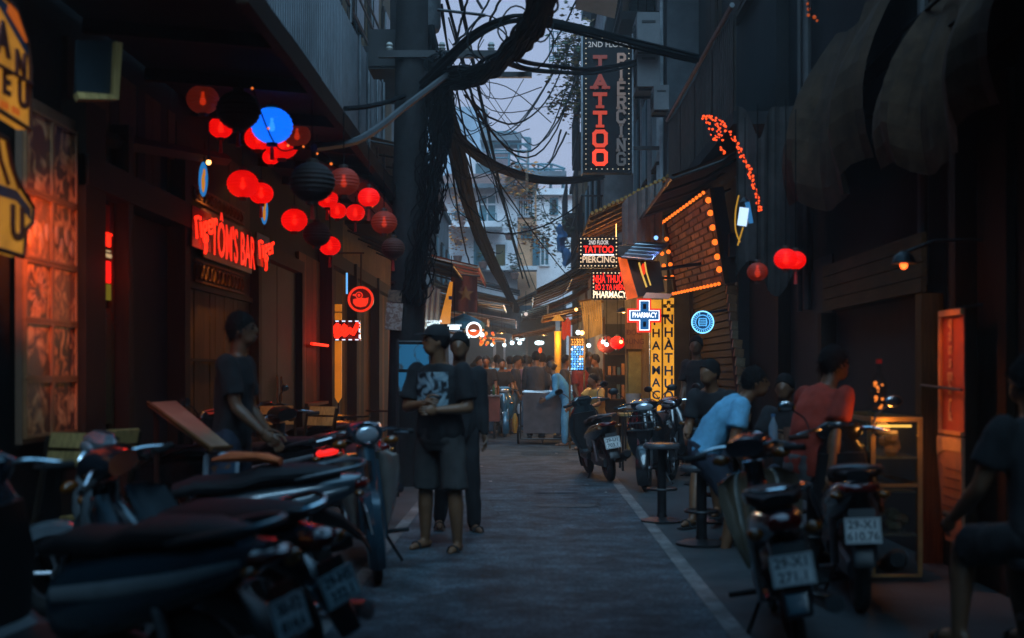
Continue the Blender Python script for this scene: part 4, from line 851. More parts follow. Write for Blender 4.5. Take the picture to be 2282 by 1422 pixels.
for i in range(4):
    t = thing('electric_meter', 'small grey electric meter box on the dark right wall, %s' % ('lowest near the tarpaulin', 'second lowest near the tarpaulin', 'second highest near the tarpaulin', 'highest near the tarpaulin')[i], 'electric meter', (2.88, 13.7, 2.7 + .36 * i), 0, 'electric meters on the right wall')
    part('case', MB().bx(2.80, 2.955, 13.58, 13.82, 2.7 + .36 * i, 3.0 + .36 * i), acgrey, t, smooth=False); part('dial', MB().lathe([(0, 0), (.07, 0), (.07, .02), (0, .03)], (2.80, 13.7, 2.86 + .36 * i), 14, (-1, 0, 0)), glass_dark, t)
for i, z in enumerate((3.0, 3.3, 3.45)): cable(smooth_path([(2.9, 5.0, z + .6), (2.86, 8.2, z + .3 + .1 * i), (2.88, 10.6, z + .5), (2.86, 13.5, z + .2)], 6), .014, 'slack black cable along the right wall, ' + ('lowest of three', 'middle of three', 'highest of three')[i], 'cables along the right wall')
# orange string lights
def string(label, pts, n, r, mat, jit=.03):
    p = smooth_path(pts, 8); t = thing('string_lights', label, 'string lights', p[0])
    part('cord', MB().tube(p, .006, 5), wire, t)
    for i in range(n):
        q = p[min(len(p) - 1, int(i / n * len(p)))].lerp(p[min(len(p) - 1, int(i / n * len(p)) + 1)], U(0, 1)) + Vector((U(-jit, jit), U(-jit, jit), U(-jit, jit)))
        part('bulb', MB().ball(q, r * U(.7, 1.2), 7, 5), mat, t)
    return t
e_str = E('string_orange', (1, .075, .01), 2.0)
string('glowing orange string of bulbs sloping down from the right balcony', [at(1566, 262, 13.6), at(1600, 268, 13), at(1635, 312, 12.6), at(1660, 360, 12.2), at(1680, 410, 12), at(1694, 468, 11.9)], 84, .012, e_str, .02)
string('shorter strand of orange bulbs hanging beside the sloping string', [at(1596, 275, 13.2), at(1606, 305, 13.2), at(1611, 345, 13.2)], 24, .011, e_str, .02)
string('little orange strand ending at the blue lit screen', [at(1575, 270, 13.5), at(1590, 300, 13.4), at(1597, 310, 13.4)], 12, .012, e_str, .02)
string('faint orange cord lights at the top right above the tarpaulin', [at(1800, -5, 10), at(1804, 22, 10), at(1812, 45, 10)], 7, .014, E('string_faint', (1, .16, .02), .35))
c = at(1656, 483, 11.8)
t = thing('lantern_lamp', 'small blue white lit lamp with yellow wire loops beside the string lights', 'lamp', c - Vector((0, 0, .1)))
part('lit_face', MB().box(c, (.085, .02, .17), Matrix.Rotation(R(8), 3, 'Y')), E('face_bluewhite', (.55, .75, 1), 1.3), t, smooth=False)
part('blue_side', MB().box(c + Vector((.06, .02, .04)), (.04, .03, .2), Matrix.Rotation(R(-10), 3, 'Y')), E('face_blue', (.04, .25, .6), .6), t, smooth=False)
part('wire_loop', MB().tube(smooth_path([c + Vector((-.04, 0, .2)), c + Vector((-.07, 0, .05)), c + Vector((-.07, 0, -.12)), c + Vector((-.03, 0, -.24))], 5), .007, 5).tube(smooth_path([c + Vector((.0, 0, -.1)), c + Vector((-.03, 0, -.2)), c + Vector((-.05, 0, -.27))], 5), .007, 5), E('wire_gold', (1, .5, .05), .5), t)
part('cap', MB().lathe([(.0, 0), (.05, 0), (.02, .04), (0, .05)], c + Vector((.02, .01, .14)), 8), iron, t)
part('cord', MB().tube([c + Vector((.02, .01, .18)), (c.x + .02, c.y + .01, 3.75)], .005, 4), wire, t)

# added translucent sheets, out of view, that dim and tint the near lane
t = thing('unseen_shade_sheet', 'added translucent blue sheet, out of view, that shades the parked motorbikes', 'tarpaulin', (0, -2, 4.2))
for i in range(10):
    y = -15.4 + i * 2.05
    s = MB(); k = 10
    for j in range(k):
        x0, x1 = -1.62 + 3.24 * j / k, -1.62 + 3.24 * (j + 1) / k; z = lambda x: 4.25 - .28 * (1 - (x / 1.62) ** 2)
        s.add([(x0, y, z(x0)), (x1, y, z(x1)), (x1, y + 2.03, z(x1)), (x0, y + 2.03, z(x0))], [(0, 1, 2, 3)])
    part('sheet', s, shade_sheet(), t); part('rope', MB().tube([(-2.95, y + 1, 4.5), (-1.62, y + 1, 4.25), (1.62, y + 1, 4.25), (2.95, y + 1, 4.5)], .012, 5), wire, t)
# ================================================================ left shop fronts
def wallplane(px, x): return F * abs(x) / abs(px - VX)          # distance at which a wall plane x shows at picture column px
DY = .10
# yellow lit signs at the left edge, parallel to the wall
def ysign(label, poly, xs, parts_):
    poly = [(a - DY, b) for a, b in poly]
    ys = [p[0] for p in poly]; zs = [p[1] for p in poly]
    t = thing('shop_sign', label, 'sign', (xs, sum(ys) / len(ys), min(zs)))
    part('board', MB().prism(poly, (xs, 0, 0), (0, 1, 0), (0, 0, 1), .06), E('sign_mustard', (1, .42, .05), .33, .3, 5), t, smooth=False)
    part('rim', MB().tube([(xs + .065, y, z) for y, z in poly] + [(xs + .065,) + tuple(poly[0])], .012, 6), M('sign_brown', (.10, .03, .015), .5), t)
    part('bracket', MB().tube([(xs - .01, sum(ys) / len(ys), sum(zs) / len(zs)), (-2.97, sum(ys) / len(ys), sum(zs) / len(zs))], .03, 6), iron, t)
    return t
xs = -2.54
ink = M('ink_maroon', (.10, .018, .014), .5); inkb = M('ink_blue', (.015, .07, .14), .5); inko = E('print_orange', (1, .2, .02), .35)
t = ysign('yellow lit sign with maroon capitals under a blue arch at the top left edge', [(5.4, 2.63), (6.36, 2.57), (6.36, 2.88), (6.33, 3.0), (6.2, 3.12), (5.9, 3.17), (5.4, 3.17)], xs, 0)
for s, y, z, sz in (('M', 5.74, 2.87, .19), ('A', 6.03, 2.93, .22), ('N', 6.24, 2.86, .17), ('K', 5.84, 2.745, .16), ('E', 6.07, 2.735, .17), ('U', 6.27, 2.715, .18)):
    part('letter', text_at(s, (xs + .068, y - DY, z), (1, 0, 0), sz, bold=.03, depth=.006), ink, t, smooth=False)
part('blue_arch', MB().prism([(5.5, 2.95), (5.75, 3.06), (6.0, 3.08), (6.33, 2.93), (6.33, 3.0), (6.2, 3.10), (5.9, 3.145), (5.5, 3.145)], (xs + .0615, -DY, 0), (0, 1, 0), (0, 0, 1), .003), inkb, t, smooth=False)
part('orange_corner', MB().prism([(6.08, 3.08), (6.3, 2.99), (6.33, 3.0), (6.2, 3.11), (6.1, 3.125)], (xs + .066, -DY, 0), (0, 1, 0), (0, 0, 1), .003), inko, t, smooth=False)
part('cross_bar', MB().bx(xs + .068, xs + .082, 5.4 - DY, 6.36 - DY, 2.79, 2.805), ink, t, smooth=False)
for k in range(5): part('red_dash', MB().bx(xs + .062, xs + .067, 5.62 - DY + k * .13, 5.71 - DY + k * .13, 2.612, 2.645), inko, t, smooth=False)
t = ysign('yellow lit tent shaped sign with a big maroon letter at the left edge', [(5.3, 1.96), (6.28, 1.93), (6.31, 2.07), (6.39, 2.11), (6.40, 2.19), (6.28, 2.25), (6.17, 2.32), (6.09, 2.47), (5.3, 2.5)], xs, 0)
for s, y, z, sz in (('K', 5.86, 2.075, .2), ('U', 6.2, 2.075, .23)): part('letter', text_at(s, (xs + .068, y - DY, z), (1, 0, 0), sz, bold=.03, depth=.006), ink, t, smooth=False)
part('blue_arch', MB().prism([(5.7, 2.16), (5.95, 2.19), (6.2, 2.195), (6.37, 2.12), (6.37, 2.18), (6.2, 2.245), (5.7, 2.245)], (xs + .0615, -DY, 0), (0, 1, 0), (0, 0, 1), .003), inkb, t, smooth=False)
for k in range(4): part('stripe', MB().tube([(xs + .064, 5.75 - DY + k * .11, 2.46), (xs + .064, 5.77 - DY + k * .12, 2.36), (xs + .064, 5.84 - DY + k * .13, 2.26)], .012, 5), M('stripe_red', (.20, .03, .015), .5), t)
# poster board
t = thing('poster_board', 'tall board of framed posters glowing orange beside a dark post at the left', 'poster board', (-2.86, 7.55, 1.0))
part('backing', MB().bx(-2.9, -2.86, 7.12, 7.96, .95, 2.95), M('board_brown', (.17, .09, .05), .7), t, smooth=False)
grd = [(.11, .03, .02), (.05, .015, .012), (.26, .12, .05), (.08, .03, .02), (.06, .02, .015), (.2, .08, .04), (.09, .03, .02), (.04, .02, .02)]
for i, (z0, z1) in enumerate([(2.42, 2.86), (2.03, 2.38), (1.68, 1.99), (1.34, 1.64), (1.0, 1.30)]):
    for k, (y0, y1) in enumerate(((7.15, 7.52), (7.56, 7.93))):
        f = part('picture_frame', MB().bx(-2.86, -2.84, y0, y1, z1, z1 + .018).bx(-2.86, -2.84, y0, y1, z0 - .018, z0).bx(-2.86, -2.84, y0 - .018, y0, z0 - .018, z1 + .018).bx(-2.86, -2.84, y1, y1 + .018, z0 - .018, z1 + .018), M('frame_cream', (.30, .13, .05), .5), t, smooth=False)
        part('print', MB().bx(-2.859, -2.852, y0 + .001, y1 - .001, z0 + .001, z1 - .001), printed('poster_print_%d' % ((i * 2 + k) % 8), grd[(i * 2 + k) % 8], (.50, .19, .07), 7 + 2 * k, 0, .5, (.75, .40, .18)), f, smooth=False)
        if i == 1:
            for q in range(4): part('printed_figure', MB().ball((-2.85, y0 + .06 + q * .085, z0 + .10 + .06 * ((q + k) % 2)), (.004, .034, .055), 10, 7), M('figure_pale', (.72, .42, .26), .6), f)
        if i == 2 and k == 0:
            for q in range(14): part('printed_ray', MB().box((-2.85, y0 + .185 + .09 * math.cos(q * .45), z0 + .15 + .09 * math.sin(q * .45)), (.004, .012, .07), Matrix.Rotation(q * .45 - 1.57, 3, 'X')), M('figure_pale', (.72, .42, .26), .6), f, smooth=False)
        if i in (0, 3) : part('printed_figure', MB().sec([(y0 + .1, z0 + .05, .003, .02), (y0 + .17, z0 + .13, .003, .11), (y0 + .24, z0 + .16, .003, .07), (y0 + .3, z0 + .2, .003, .02)], 10), M('figure_pale', (.72, .42, .26), .6), f)
q = thing('picture_lamp', 'small hooded lamp shining red orange on the poster board', 'lamp', (-2.6, 6.5, 2.2))
part('hood', MB().lathe([(.07, 0), (.06, .05), (.02, .09), (0, .09)], (-2.62, 6.48, 2.22), 12, (0, -.5, 1)), iron, q)
part('arm', MB().tube([(-2.62, 6.45, 2.28), (-2.8, 6.45, 2.34), (-2.96, 6.45, 2.34)], .012, 6), iron, q)
part('bulb', MB().ball((-2.62, 6.5, 2.19), .03, 8, 6), E('bulb_redorange', (1, .12, .02), 4), q)
spot(q, (-2.45, 6.6, 2.25), (-2.86, 7.55, 1.95), 85, (1, .16, .015), 75)
# timber posts, lintel, doorway with the neon window
def planks(t, x, y0, y1, z0, z1, w, mat, name='plank', dep=.03, sgn=1):
    n = max(1, round((y1 - y0) / w)); w = (y1 - y0) / n
    for i in range(n):
        a, c = sorted((x, x + sgn * (dep + U(0, .008)))); part(name, MB().bx(a, c, y0 + i * w + .004, y0 + (i + 1) * w - .004, z0 + U(-.01, .01), z1), rnd.choice(mat) if isinstance(mat, list) else mat, t, smooth=False)
t = thing('timber_shop', 'dark timber shop front with an open doorway and a narrow neon lit window', 'shop front', (-2.9, 9.2, 0))
for y0, y1 in ((7.98, 8.36), (8.84, 8.95), (10.3, 10.46)): part('post', MB().bx(-2.958, -2.80, y0, y1, 0, 3.1), wood_dark, t, smooth=False)
part('lintel', MB().bx(-2.958, -2.78, 7.98, 10.46, 2.55, 2.75), wood_dark, t, smooth=False)
planks(t, -2.958, 7.99, 10.44, 2.76, 3.5, .2, [wood_dark, wood_warm])
w = part('window', MB().bx(-2.957, -2.90, 8.365, 8.40, .8, 2.55).bx(-2.957, -2.90, 8.80, 8.835, .8, 2.55).bx(-2.957, -2.90, 8.401, 8.799, .8, .84), wood_warm, t, smooth=False)
part('pane', MB().bx(-2.94, -2.93, 8.401, 8.799, .841, 2.549), glass_dark, w, smooth=False)
part('neon_glow_box', MB().bx(-2.92, -2.905, 8.45, 8.78, 1.98, 2.13), E('neon_box_red', (1, .012, .008), 1.3), w, smooth=False)
part('green_panel', MB().bx(-2.92, -2.905, 8.45, 8.78, 1.86, 1.97), E('panel_green', (.30, .25, .02), .4), w, smooth=False)
part('lower_card', MB().bx(-2.92, -2.905, 8.45, 8.78, 1.0, 1.8), M('card_olive', (.18, .14, .05), .6), w, smooth=False)
part('neon_lettering', text_at('ATT', (-2.9, 8.64, 2.27), (1, 0, 0), .13, bold=.02), e_red, w, smooth=False)
part('cream_marks', MB().bx(-2.91, -2.9, 8.5, 8.76, 2.195, 2.203).bx(-2.91, -2.9, 8.48, 8.6, 2.15, 2.185).bx(-2.91, -2.9, 8.64, 8.78, 2.155, 2.18), E('marks_cream', (1, .7, .35), .5), w, smooth=False)
part('red_curtain', MB().bx(-2.925, -2.915, 8.42, 8.79, 2.34, 2.52), canvas_red, w, smooth=False)
part('doorway', MB().bx(-2.957, -2.945, 8.96, 10.29, 0, 2.54), M('doorway_dark', (.008, .008, .008), .9), t, smooth=False)  # near-black sheet stands in for the shade inside the doorway
lamp(t, (-2.7, 8.62, 2.05), 1.5, (1, .03, .02), .05)
solo('eave_beam', MB().tube([at(88, 290, 7.5), at(300, 322, 9.2), at(505, 356, 11.6)], .055, 4), wood_mid, 'long rough eave beam rising along the left shop fronts', 'beam', smooth=False)
t = thing('picture_window', 'high dark window with a pale timber frame at the upper left', 'window', at(215, 215, 7.4))
part('frame', MB().tube([at(262, 95, 7.4), at(255, 218, 7.4), at(170, 216, 7.2)], .03, 4), wood_yellow, t, smooth=False)
part('pane', slab([at(170, 216, 7.22), at(253, 217, 7.42), at(260, 90, 7.42), at(170, 90, 7.22)], -.02), glass_dark, t, smooth=False)
# bar front
t = thing('plank_bar', 'weathered plank bar front carrying the red bar name', 'bar front', (-2.9, 11.9, 0))
planks(t, -2.955, 10.47, 13.25, 0, 2.08, .19, [wood('plank_a', (.115, .072, .032)), wood('plank_b', (.095, .06, .026)), wood('plank_c', (.135, .082, .036))])
planks(t, -2.955, 10.47, 13.25, 2.14, 3.45, .30, [wood_dark, wood_mid])
part('rail', MB().bx(-2.953, -2.89, 10.47, 13.25, 2.085, 2.135), wood_mid, t, smooth=False)
part('dado', MB().bx(-2.914, -2.885, 10.47, 13.25, 1.45, 1.475), wood_dark, t, smooth=False)
zig = lambda y0, y1, z0, z1: MB().bx(-2.88, -2.862, y0, y1, z0, z0 + .02).bx(-2.88, -2.862, y0, y1, z1 - .02, z1)
for (z0, z1) in ((2.14, 2.34), (2.84, 2.98)):
    f = part('lattice_frieze', zig(10.85, 12.75, z0, z1), wood_warm, t, smooth=False)
    for i in range(13):
        y = 10.92 + i * .145
        part('lattice_ring', MB().torus((-2.872, y, (z0 + z1) / 2), min(.062, (z1 - z0) / 2 - .03), .012, (1, 0, 0), 12, 5), wood_warm, f)
L_ = text_at("TÔM'S BAR", (-2.80, 12.05, 2.55), (1, 0, 0), .46, bold=.008, depth=.004)
ys = [v.y for v in L_.v]; f = 1.78 / (max(ys) - min(ys))
for v in L_.v: v.y = 12.05 + (v.y - 12.05) * f
sg = thing('bar_name_sign', 'red lit capitals of the bar name on the plank front', 'sign', (-2.82, 12.05, 2.4))
part('lettering', L_, E('letters_red', (1, .02, .008), 1.0), sg, smooth=False)
part('backboard', MB().bx(-2.865, -2.845, 11.05, 13.0, 2.37, 2.80), M('board_maroon', (.05, .014, .012), .6), sg, smooth=False)
lamp(sg, (-2.35, 12.0, 2.5), 1.5, (1, .06, .03), .15)
for (px, py, lab) in ((453, 512, 'red neon script under a blue oval left of the bar name'), (589, 560, 'red neon script under a blue oval right of the bar name')):
    d = wallplane(px, -2.76); c = at(px, py, d)
    g = thing('beer_neon', lab, 'neon sign', c - Vector((0, 0, .17)))
    part('backing', MB().box(c + Vector((-.02, 0, 0)), (.02, .62, .34)), M('acrylic_dark', (.03, .01, .01), .2), g, smooth=False)
    b = text_mb('Tiger', .27, bold=.008, depth=.004).xf(Matrix.Translation(c + Vector((.016, 0, .03))) @ facing((1, -.12, 0)) @ Matrix.Rotation(R(12), 4, 'Z'))
    part('lettering', b, e_red, g, smooth=False)
    part('tail_stroke', MB().tube([c + Vector((.012, .03, -.04)), c + Vector((.012, .05, -.15)), c + Vector((.012, .02, -.2))], .014, 6), e_red, g)
    o = c + Vector((.0, 0, .43 * 1))
    part('oval', MB().ball(o, (.040, .02, .15), 16, 10), E('oval_blue', (.02, .22, .6), .8), g)
    part('oval_figure', MB().ball(o + Vector((.004, -.017, -.03)), (.016, .01, .085), 10, 7).ball(o + Vector((.012, -.017, .05)), (.012, .01, .04), 8, 6), E('oval_orange', (1, .36, .02), .55), g)
    part('stem', MB().tube([o - Vector((0, -.03, .2)), o + Vector((0, .03, .2)), (-2.95, d + .03, o.z + .2)], .01, 5), iron, g)
    lamp(g, c + Vector((.1, -.15, 0)), .8, (1, .03, .02), .05)
q = thing('bare_bulb', 'tiny bare warm bulb under the canopy before the bar front', 'light bulb', at(465, 362, 10.8))
c = at(465, 362, 10.8); part('bulb', MB().ball(c, .022, 8, 6), e_warm, q); part('cord', MB().tube([c + Vector((0, 0, .02)), (c.x, c.y, 3.72)], .005, 4).lathe([(0, 0), (.015, 0), (.012, .05), (0, .05)], c + Vector((0, 0, .018)), 8), black, q)
spot(q, c + Vector((.15, .1, -.1)), (-2.9, 11.6, 1.2), 75, (1, .42, .10), 100)
# dark door, red lit panel, plank wall further on
t = thing('bar_door', 'dark recessed double door between the bar front and the red lit panel', 'door', (-2.9, 14.6, 0))
part('frame', MB().bx(-2.956, -2.83, 13.27, 13.42, 0, 2.75).bx(-2.956, -2.83, 15.85, 16.0, 0, 2.75).bx(-2.956, -2.83, 13.421, 15.849, 2.6, 2.75), wood_dark, t, smooth=False)
for y0 in (13.43, 14.65):
    d_ = part('door_leaf', MB().bx(-2.95, -2.91, y0, y0 + 1.19, 0, 2.59), black_matt, t, smooth=False)
    part('handle', MB().tube([(-2.88, y0 + (.1 if y0 > 14 else 1.09), 1.0), (-2.88, y0 + (.1 if y0 > 14 else 1.09), 1.3)], .012, 6), steel, d_)
t = thing('varnished_door', 'varnished door panel glowing red at its foot', 'door', (-2.88, 17, .9))
planks(t, -2.955, 16.1, 17.75, .95, 2.9, .28, [wood_warm, wood_mid]); planks(t, -2.955, 16.1, 17.75, 0, .9, .41, wood_dark)
part('sill', MB().bx(-2.95, -2.80, 16.1, 17.75, .905, .945), wood_warm, t, smooth=False)
part('neon_strip', MB().tube([(-2.79, 16.3, 1.72), (-2.79, 17.6, 1.72)], .02, 6), e_red, t); lamp(t, (-2.55, 17, 1.8), 13, (1, .02, .01), .08)
t = thing('plank_wall', 'brown plank wall behind the hanging round red sign', 'wall', (-2.9, 22.5, 0))
planks(t, -2.955, 17.95, 27.4, 0, 2.9, .33, [wood_warm, wood_mid, wood_dark])
part('beam', MB().bx(-2.95, -2.8, 17.95, 27.4, 2.905, 3.1), wood_dark, t, smooth=False)
for y in (17.82, 20.4, 23.5): part('post', MB().bx(-2.955, -2.76, y, y + .12, 0, 3.1), wood_dark, t, smooth=False)
# round red duck sign
d = 18.8; c = at(804, 667, d); r = 29 / F * d
t = thing('duck_sign', 'round red glowing sign with a duck inside a ring', 'sign', c - Vector((0, 0, r)))
part('backplate', MB().lathe([(0, 0), (r, 0), (r, .05), (0, .05)], c + Vector((0, .01, 0)), 32, (0, 1, 0)), M('duck_back', (.03, .008, .006), .4), t)
e_duck = E('duck_red', (.92, .035, .012), 1)
part('ring', MB().loft([[c + Vector((q * math.cos(a), y, q * math.sin(a))) for q, y in ((r * .82, 0), (r, 0), (r, -.02), (r * .82, -.02))] for a in [6.2832 * i / 36 for i in range(36)]], False, True), e_duck, t, smooth=False)
duck = [(-.62, -.05), (-.6, -.35), (-.35, -.55), (.1, -.6), (.45, -.5), (.6, -.2), (.62, .12), (.42, .06), (.2, .08), (.05, .05)] 
duck = [(-.58, .0), (-.58, -.3), (-.38, -.54), (0, -.62), (.38, -.54), (.56, -.28), (.6, .14), (.38, .08), (.1, .1), (-.02, .08), (-.3, .06)]
part('duck_body', MB().prism([(x * r, y * r) for x, y in duck], c - Vector((0, .001, 0)), (1, 0, 0), (0, 0, 1), .02), e_duck, t, smooth=False)
part('duck_head', MB().prism([(x * r, y * r) for x, y in arc((-.12, .3), .28, 0, 345, 20)], c - Vector((0, .001, 0)), (1, 0, 0), (0, 0, 1), .018), e_duck, t, smooth=False)
part('duck_bill', MB().prism([(x * r, y * r) for x, y in ((-.36, .42), (-.6, .38), (-.62, .28), (-.45, .24), (-.36, .2))], c - Vector((0, .001, 0)), (1, 0, 0), (0, 0, 1), .018), e_duck, t, smooth=False)
part('eye', MB().torus(c + Vector((-.12 * r, -.024, .3 * r)), .16 * r, .008, (0, 1, 0), 16, 5), M('duck_back', (.03, .008, .006), .4), t)
part('hanger', MB().tube([c + Vector((0, .03, r)), c + Vector((0, .03, r + .5))], .012, 6).tube([c + Vector((.05, .03, r + .5)), (-2.9, d + .03, c.z + r + .5)], .014, 6), iron, t)
lamp(t, c + Vector((0, -.35, 0)), 3, (1, .05, .02), .15)
# red neon script with dashed white border
d = 18.4; x0, x1, z0, z1 = X(729, d), X(803, d), Z(759, d), Z(714, d)
t = thing('neon_script_sign', 'small red neon scrawl framed by white dashes beneath the round duck sign', 'neon sign', ((x0 + x1) / 2, d, z0))
part('backing', MB().bx(x0, x1, d, d + .04, z0, z1), M('acrylic_dark', (.03, .01, .01), .2), t, smooth=False)
dw = E('dash_white', (.65, .8, 1), 1.5)
for i in range(5):
    xx = x0 + .05 + (x1 - x0 - .1) * i / 4
    for z in (z0 + .012, z1 - .012): part('dash', MB().bx(xx - .025, xx + .025, d - .014, d - .002, z - .008, z + .008), dw, t, smooth=False)
for i in range(3):
    zz = z0 + .06 + (z1 - z0 - .12) * i / 2
    for x in (x0 + .012, x1 - .012): part('dash', MB().bx(x - .01, x + .01, d - .014, d - .002, zz - .028, zz + .028), dw, t, smooth=False)
pth = smooth_path([(x0 + .05, d - .02, z0 + .12), (x0 + .16, d - .02, z1 - .05), (x0 + .12, d - .02, z0 + .05), (x0 + .26, d - .02, z1 - .06), (x0 + .22, d - .02, z0 + .08), (x0 + .34, d - .02, z0 + .18), (x1 - .13, d - .02, z0 + .1), (x1 - .04, d - .02, z1 - .03)], 6)
part('neon_script', MB().tube(pth, .02, 6).tube([p + Vector((.03, .005, -.02)) for p in pth], .016, 6), e_red, t)
part('mount', MB().tube([((x0 + x1) / 2, d + .04, z1 - .05), (-2.86, d + .1, z1 - .05)], .015, 6), iron, t)
lamp(t, ((x0 + x1) / 2, d - .3, (z0 + z1) / 2), 3, (1, .03, .02), .1)
d = 19.0
t = thing('lit_strip_sign', 'narrow amber lit strip standing below the neon scrawl', 'sign', at(753, 890, d))
for (p0, p1, mk) in ((678, 694, 0), (697, 713, 0), (760, 886, 0)): part('panel', MB().bx(X(746, d), X(761, d), d, d + .05, Z(p1, d), Z(p0, d)), E('strip_amber', (1, .30, .02), .42, .25, 3), t, smooth=False)
part('tip', MB().prism([(X(746, d), Z(886, d) - .002), (X(753, d), Z(898, d)), (X(761, d), Z(886, d) - .002)], (0, d + .05, 0), (1, 0, 0), (0, 0, 1), .05), E('strip_amber', (1, .30, .02), .42, .25, 3), t, smooth=False)
part('post', MB().bx(X(751, d), X(755, d), d + .06, d + .1, 0, Z(676, d)), iron, t, smooth=False); lamp(t, at(753, 800, d - .5), 9, (1, .30, .04), .15)
solo('blue_neon_tube', MB().tube([at(773, 608, 18.2), at(773, 655, 18.2)], .014, 6), E('tube_skyblue', (.15, .5, 1), 1.1), 'thin vertical blue neon tube left of the duck sign', 'neon tube')
# ================================================================ lanterns under the canopy
def lantern_shell(r, sq=.86):
    b = MB(); pr = []; n = 11
    for i in range(n * 2 + 1):
        a = -1.32 + 2.64 * i / (n * 2); q = r * math.cos(a) * (1.0 if i % 2 == 0 else .945)
        pr.append((max(q, .02), r * sq * math.sin(a)))
    return b.lathe(pr, (0, 0, 0), 20, cap=False)
LK = {'red': (shell('paper_red', (1, .006, .003), .5, .3), E('bulb_red', (1, .16, .06), 3)), 'dim': (shell('paper_dim', (.30, .03, .012), .16, .25), E('bulb_redorange', (1, .12, .02), 4)),
      'blue': (shell('paper_blue', (.006, .22, 1), 1.0, .25), E('bulb_blue', (.35, .75, 1), 3)), 'dark': (M('paper_dark', (.016, .009, .008), .8, 0, .2, 20), black), 'brown': (M('paper_brown', (.085, .018, .009), .8, 0, .2, 20), black)}
rim = M('lantern_rim', (.05, .03, .02), .5)
def lantern(px, py, dia, d, kind, label, topz=3.55, sq=.86):
    r = dia / 2 / F * d; c = at(px, py, d)
    t = thing('lantern', label, 'lantern', c, 0, 'lanterns under the bar canopy' if px < VX else 'lanterns on the right', True)
    part('paper_shell', lantern_shell(r, sq), LK[kind][0], t)
    part('top_ring', MB().lathe([(r * .27, 0), (r * .27, .025), (r * .2, .03)], (0, 0, r * sq * .955), 14, cap=False), rim, t)
    part('bottom_ring', MB().lathe([(r * .27, -.025), (r * .27, 0)], (0, 0, -r * sq * .955), 14, cap=False), rim, t)
    if kind not in ('dark', 'brown'): part('bulb', MB().lathe([(0, -.05), (.022, -.035), (.026, -.015), (.016, .02), (.012, .03), (.012, .06), (0, .06)], (0, 0, .0), 10), LK[kind][1], t)
    part('cord', MB().tube([(0, 0, r * sq * .9), (0, 0, max(topz, c.z + r + .05) - c.z)], .005, 4), wire, t)
    if (int(px) % 3) == 0: part('tassel', MB().tube([(0, 0, -r * sq * .95), (0, 0, -r * sq - .05), (0, 0, -r * sq - .13)], [.006, .014, .018], 7), redpaint, t)
    return t
for a in [(452, 222, 74, 10, 'dim', 'dim lantern with one glowing orange filament, leftmost under the canopy'), (531, 246, 100, 9.6, 'dark', 'big unlit dark lantern overlapping the blue lantern'),
          (492, 284, 56, 11.2, 'red', 'red lantern peeping out below the big dark lantern'), (606, 280, 94, 10.2, 'blue', 'glowing blue lantern, the only blue one'),
          (575, 308, 62, 11.6, 'red', 'red lantern half hidden behind the left rim of the blue one'), (628, 322, 76, 11.9, 'red', 'red lantern half hidden behind the right rim of the blue one'),
          (662, 301, 62, 11.3, 'dim', 'dull red lantern just right of the blue lantern'), (604, 350, 40, 12.6, 'red', 'small red lantern directly below the blue lantern'),
          (541, 410, 72, 11.4, 'red', 'bright red lantern hanging right above the bar name'), (582, 431, 56, 12.2, 'red', 'red lantern touching the lower right of the bright one above the bar name'),
          (696, 406, 104, 9.6, 'dark', 'largest unlit lantern in the middle of the cluster'), (656, 491, 60, 12.6, 'red', 'red lantern cut by a dark band below the largest unlit lantern'),
          (766, 405, 72, 10.6, 'dim', 'dull red lantern right of the largest unlit one'), (729, 442, 50, 13.6, 'red', 'red lantern squeezed between the unlit lanterns'), (752, 470, 42, 14.6, 'red', 'small red lantern low between the brown lanterns'),
          (792, 474, 44, 15.4, 'red', 'small red lantern at the right end of the lit row'), (706, 522, 64, 11.6, 'brown', 'brown lantern left of the low red lantern'), (735, 548, 50, 13.8, 'red', 'low round red lantern above the dashed neon'),
          (856, 496, 60, 12.6, 'dim', 'dull red lantern upper right near the pole'), (876, 553, 54, 13.2, 'brown', 'brown lantern lowest right beside the pole'), (822, 440, 50, 12, 'red', 'red lantern between the dull lanterns and the canopy edge')]:
    lantern(*a)
for a in [(1751, 577, 54, 10.8, 'red', 'red lantern on the left of the touching pair at the right terrace', 3.7), (1773, 580, 48, 11.2, 'red', 'red lantern on the right of the touching pair at the right terrace', 3.7), (1688, 606, 48, 11, 'dim', 'dull lantern left of the red pair on the right terrace', 3.7),
          (1352, 768, 44, 22, 'dim', 'dim orange lantern in the right stall under the reed blind', 2.9), (1376, 764, 34, 21.5, 'red', 'red orange lantern in the right stall beside the dim one', 2.9)]:
    lantern(*a)
# thin twinkle cord and tiny bulbs through the lanterns
string('thin dark fairy cord looping through the lantern cluster', [at(560, 190, 9.4), at(620, 330, 10), at(690, 325, 11), at(760, 380, 11.5), at(830, 470, 12.5), at(880, 520, 13)], 9, .012, E('fairy_orange', (1, .2, .03), 1.2), .05)
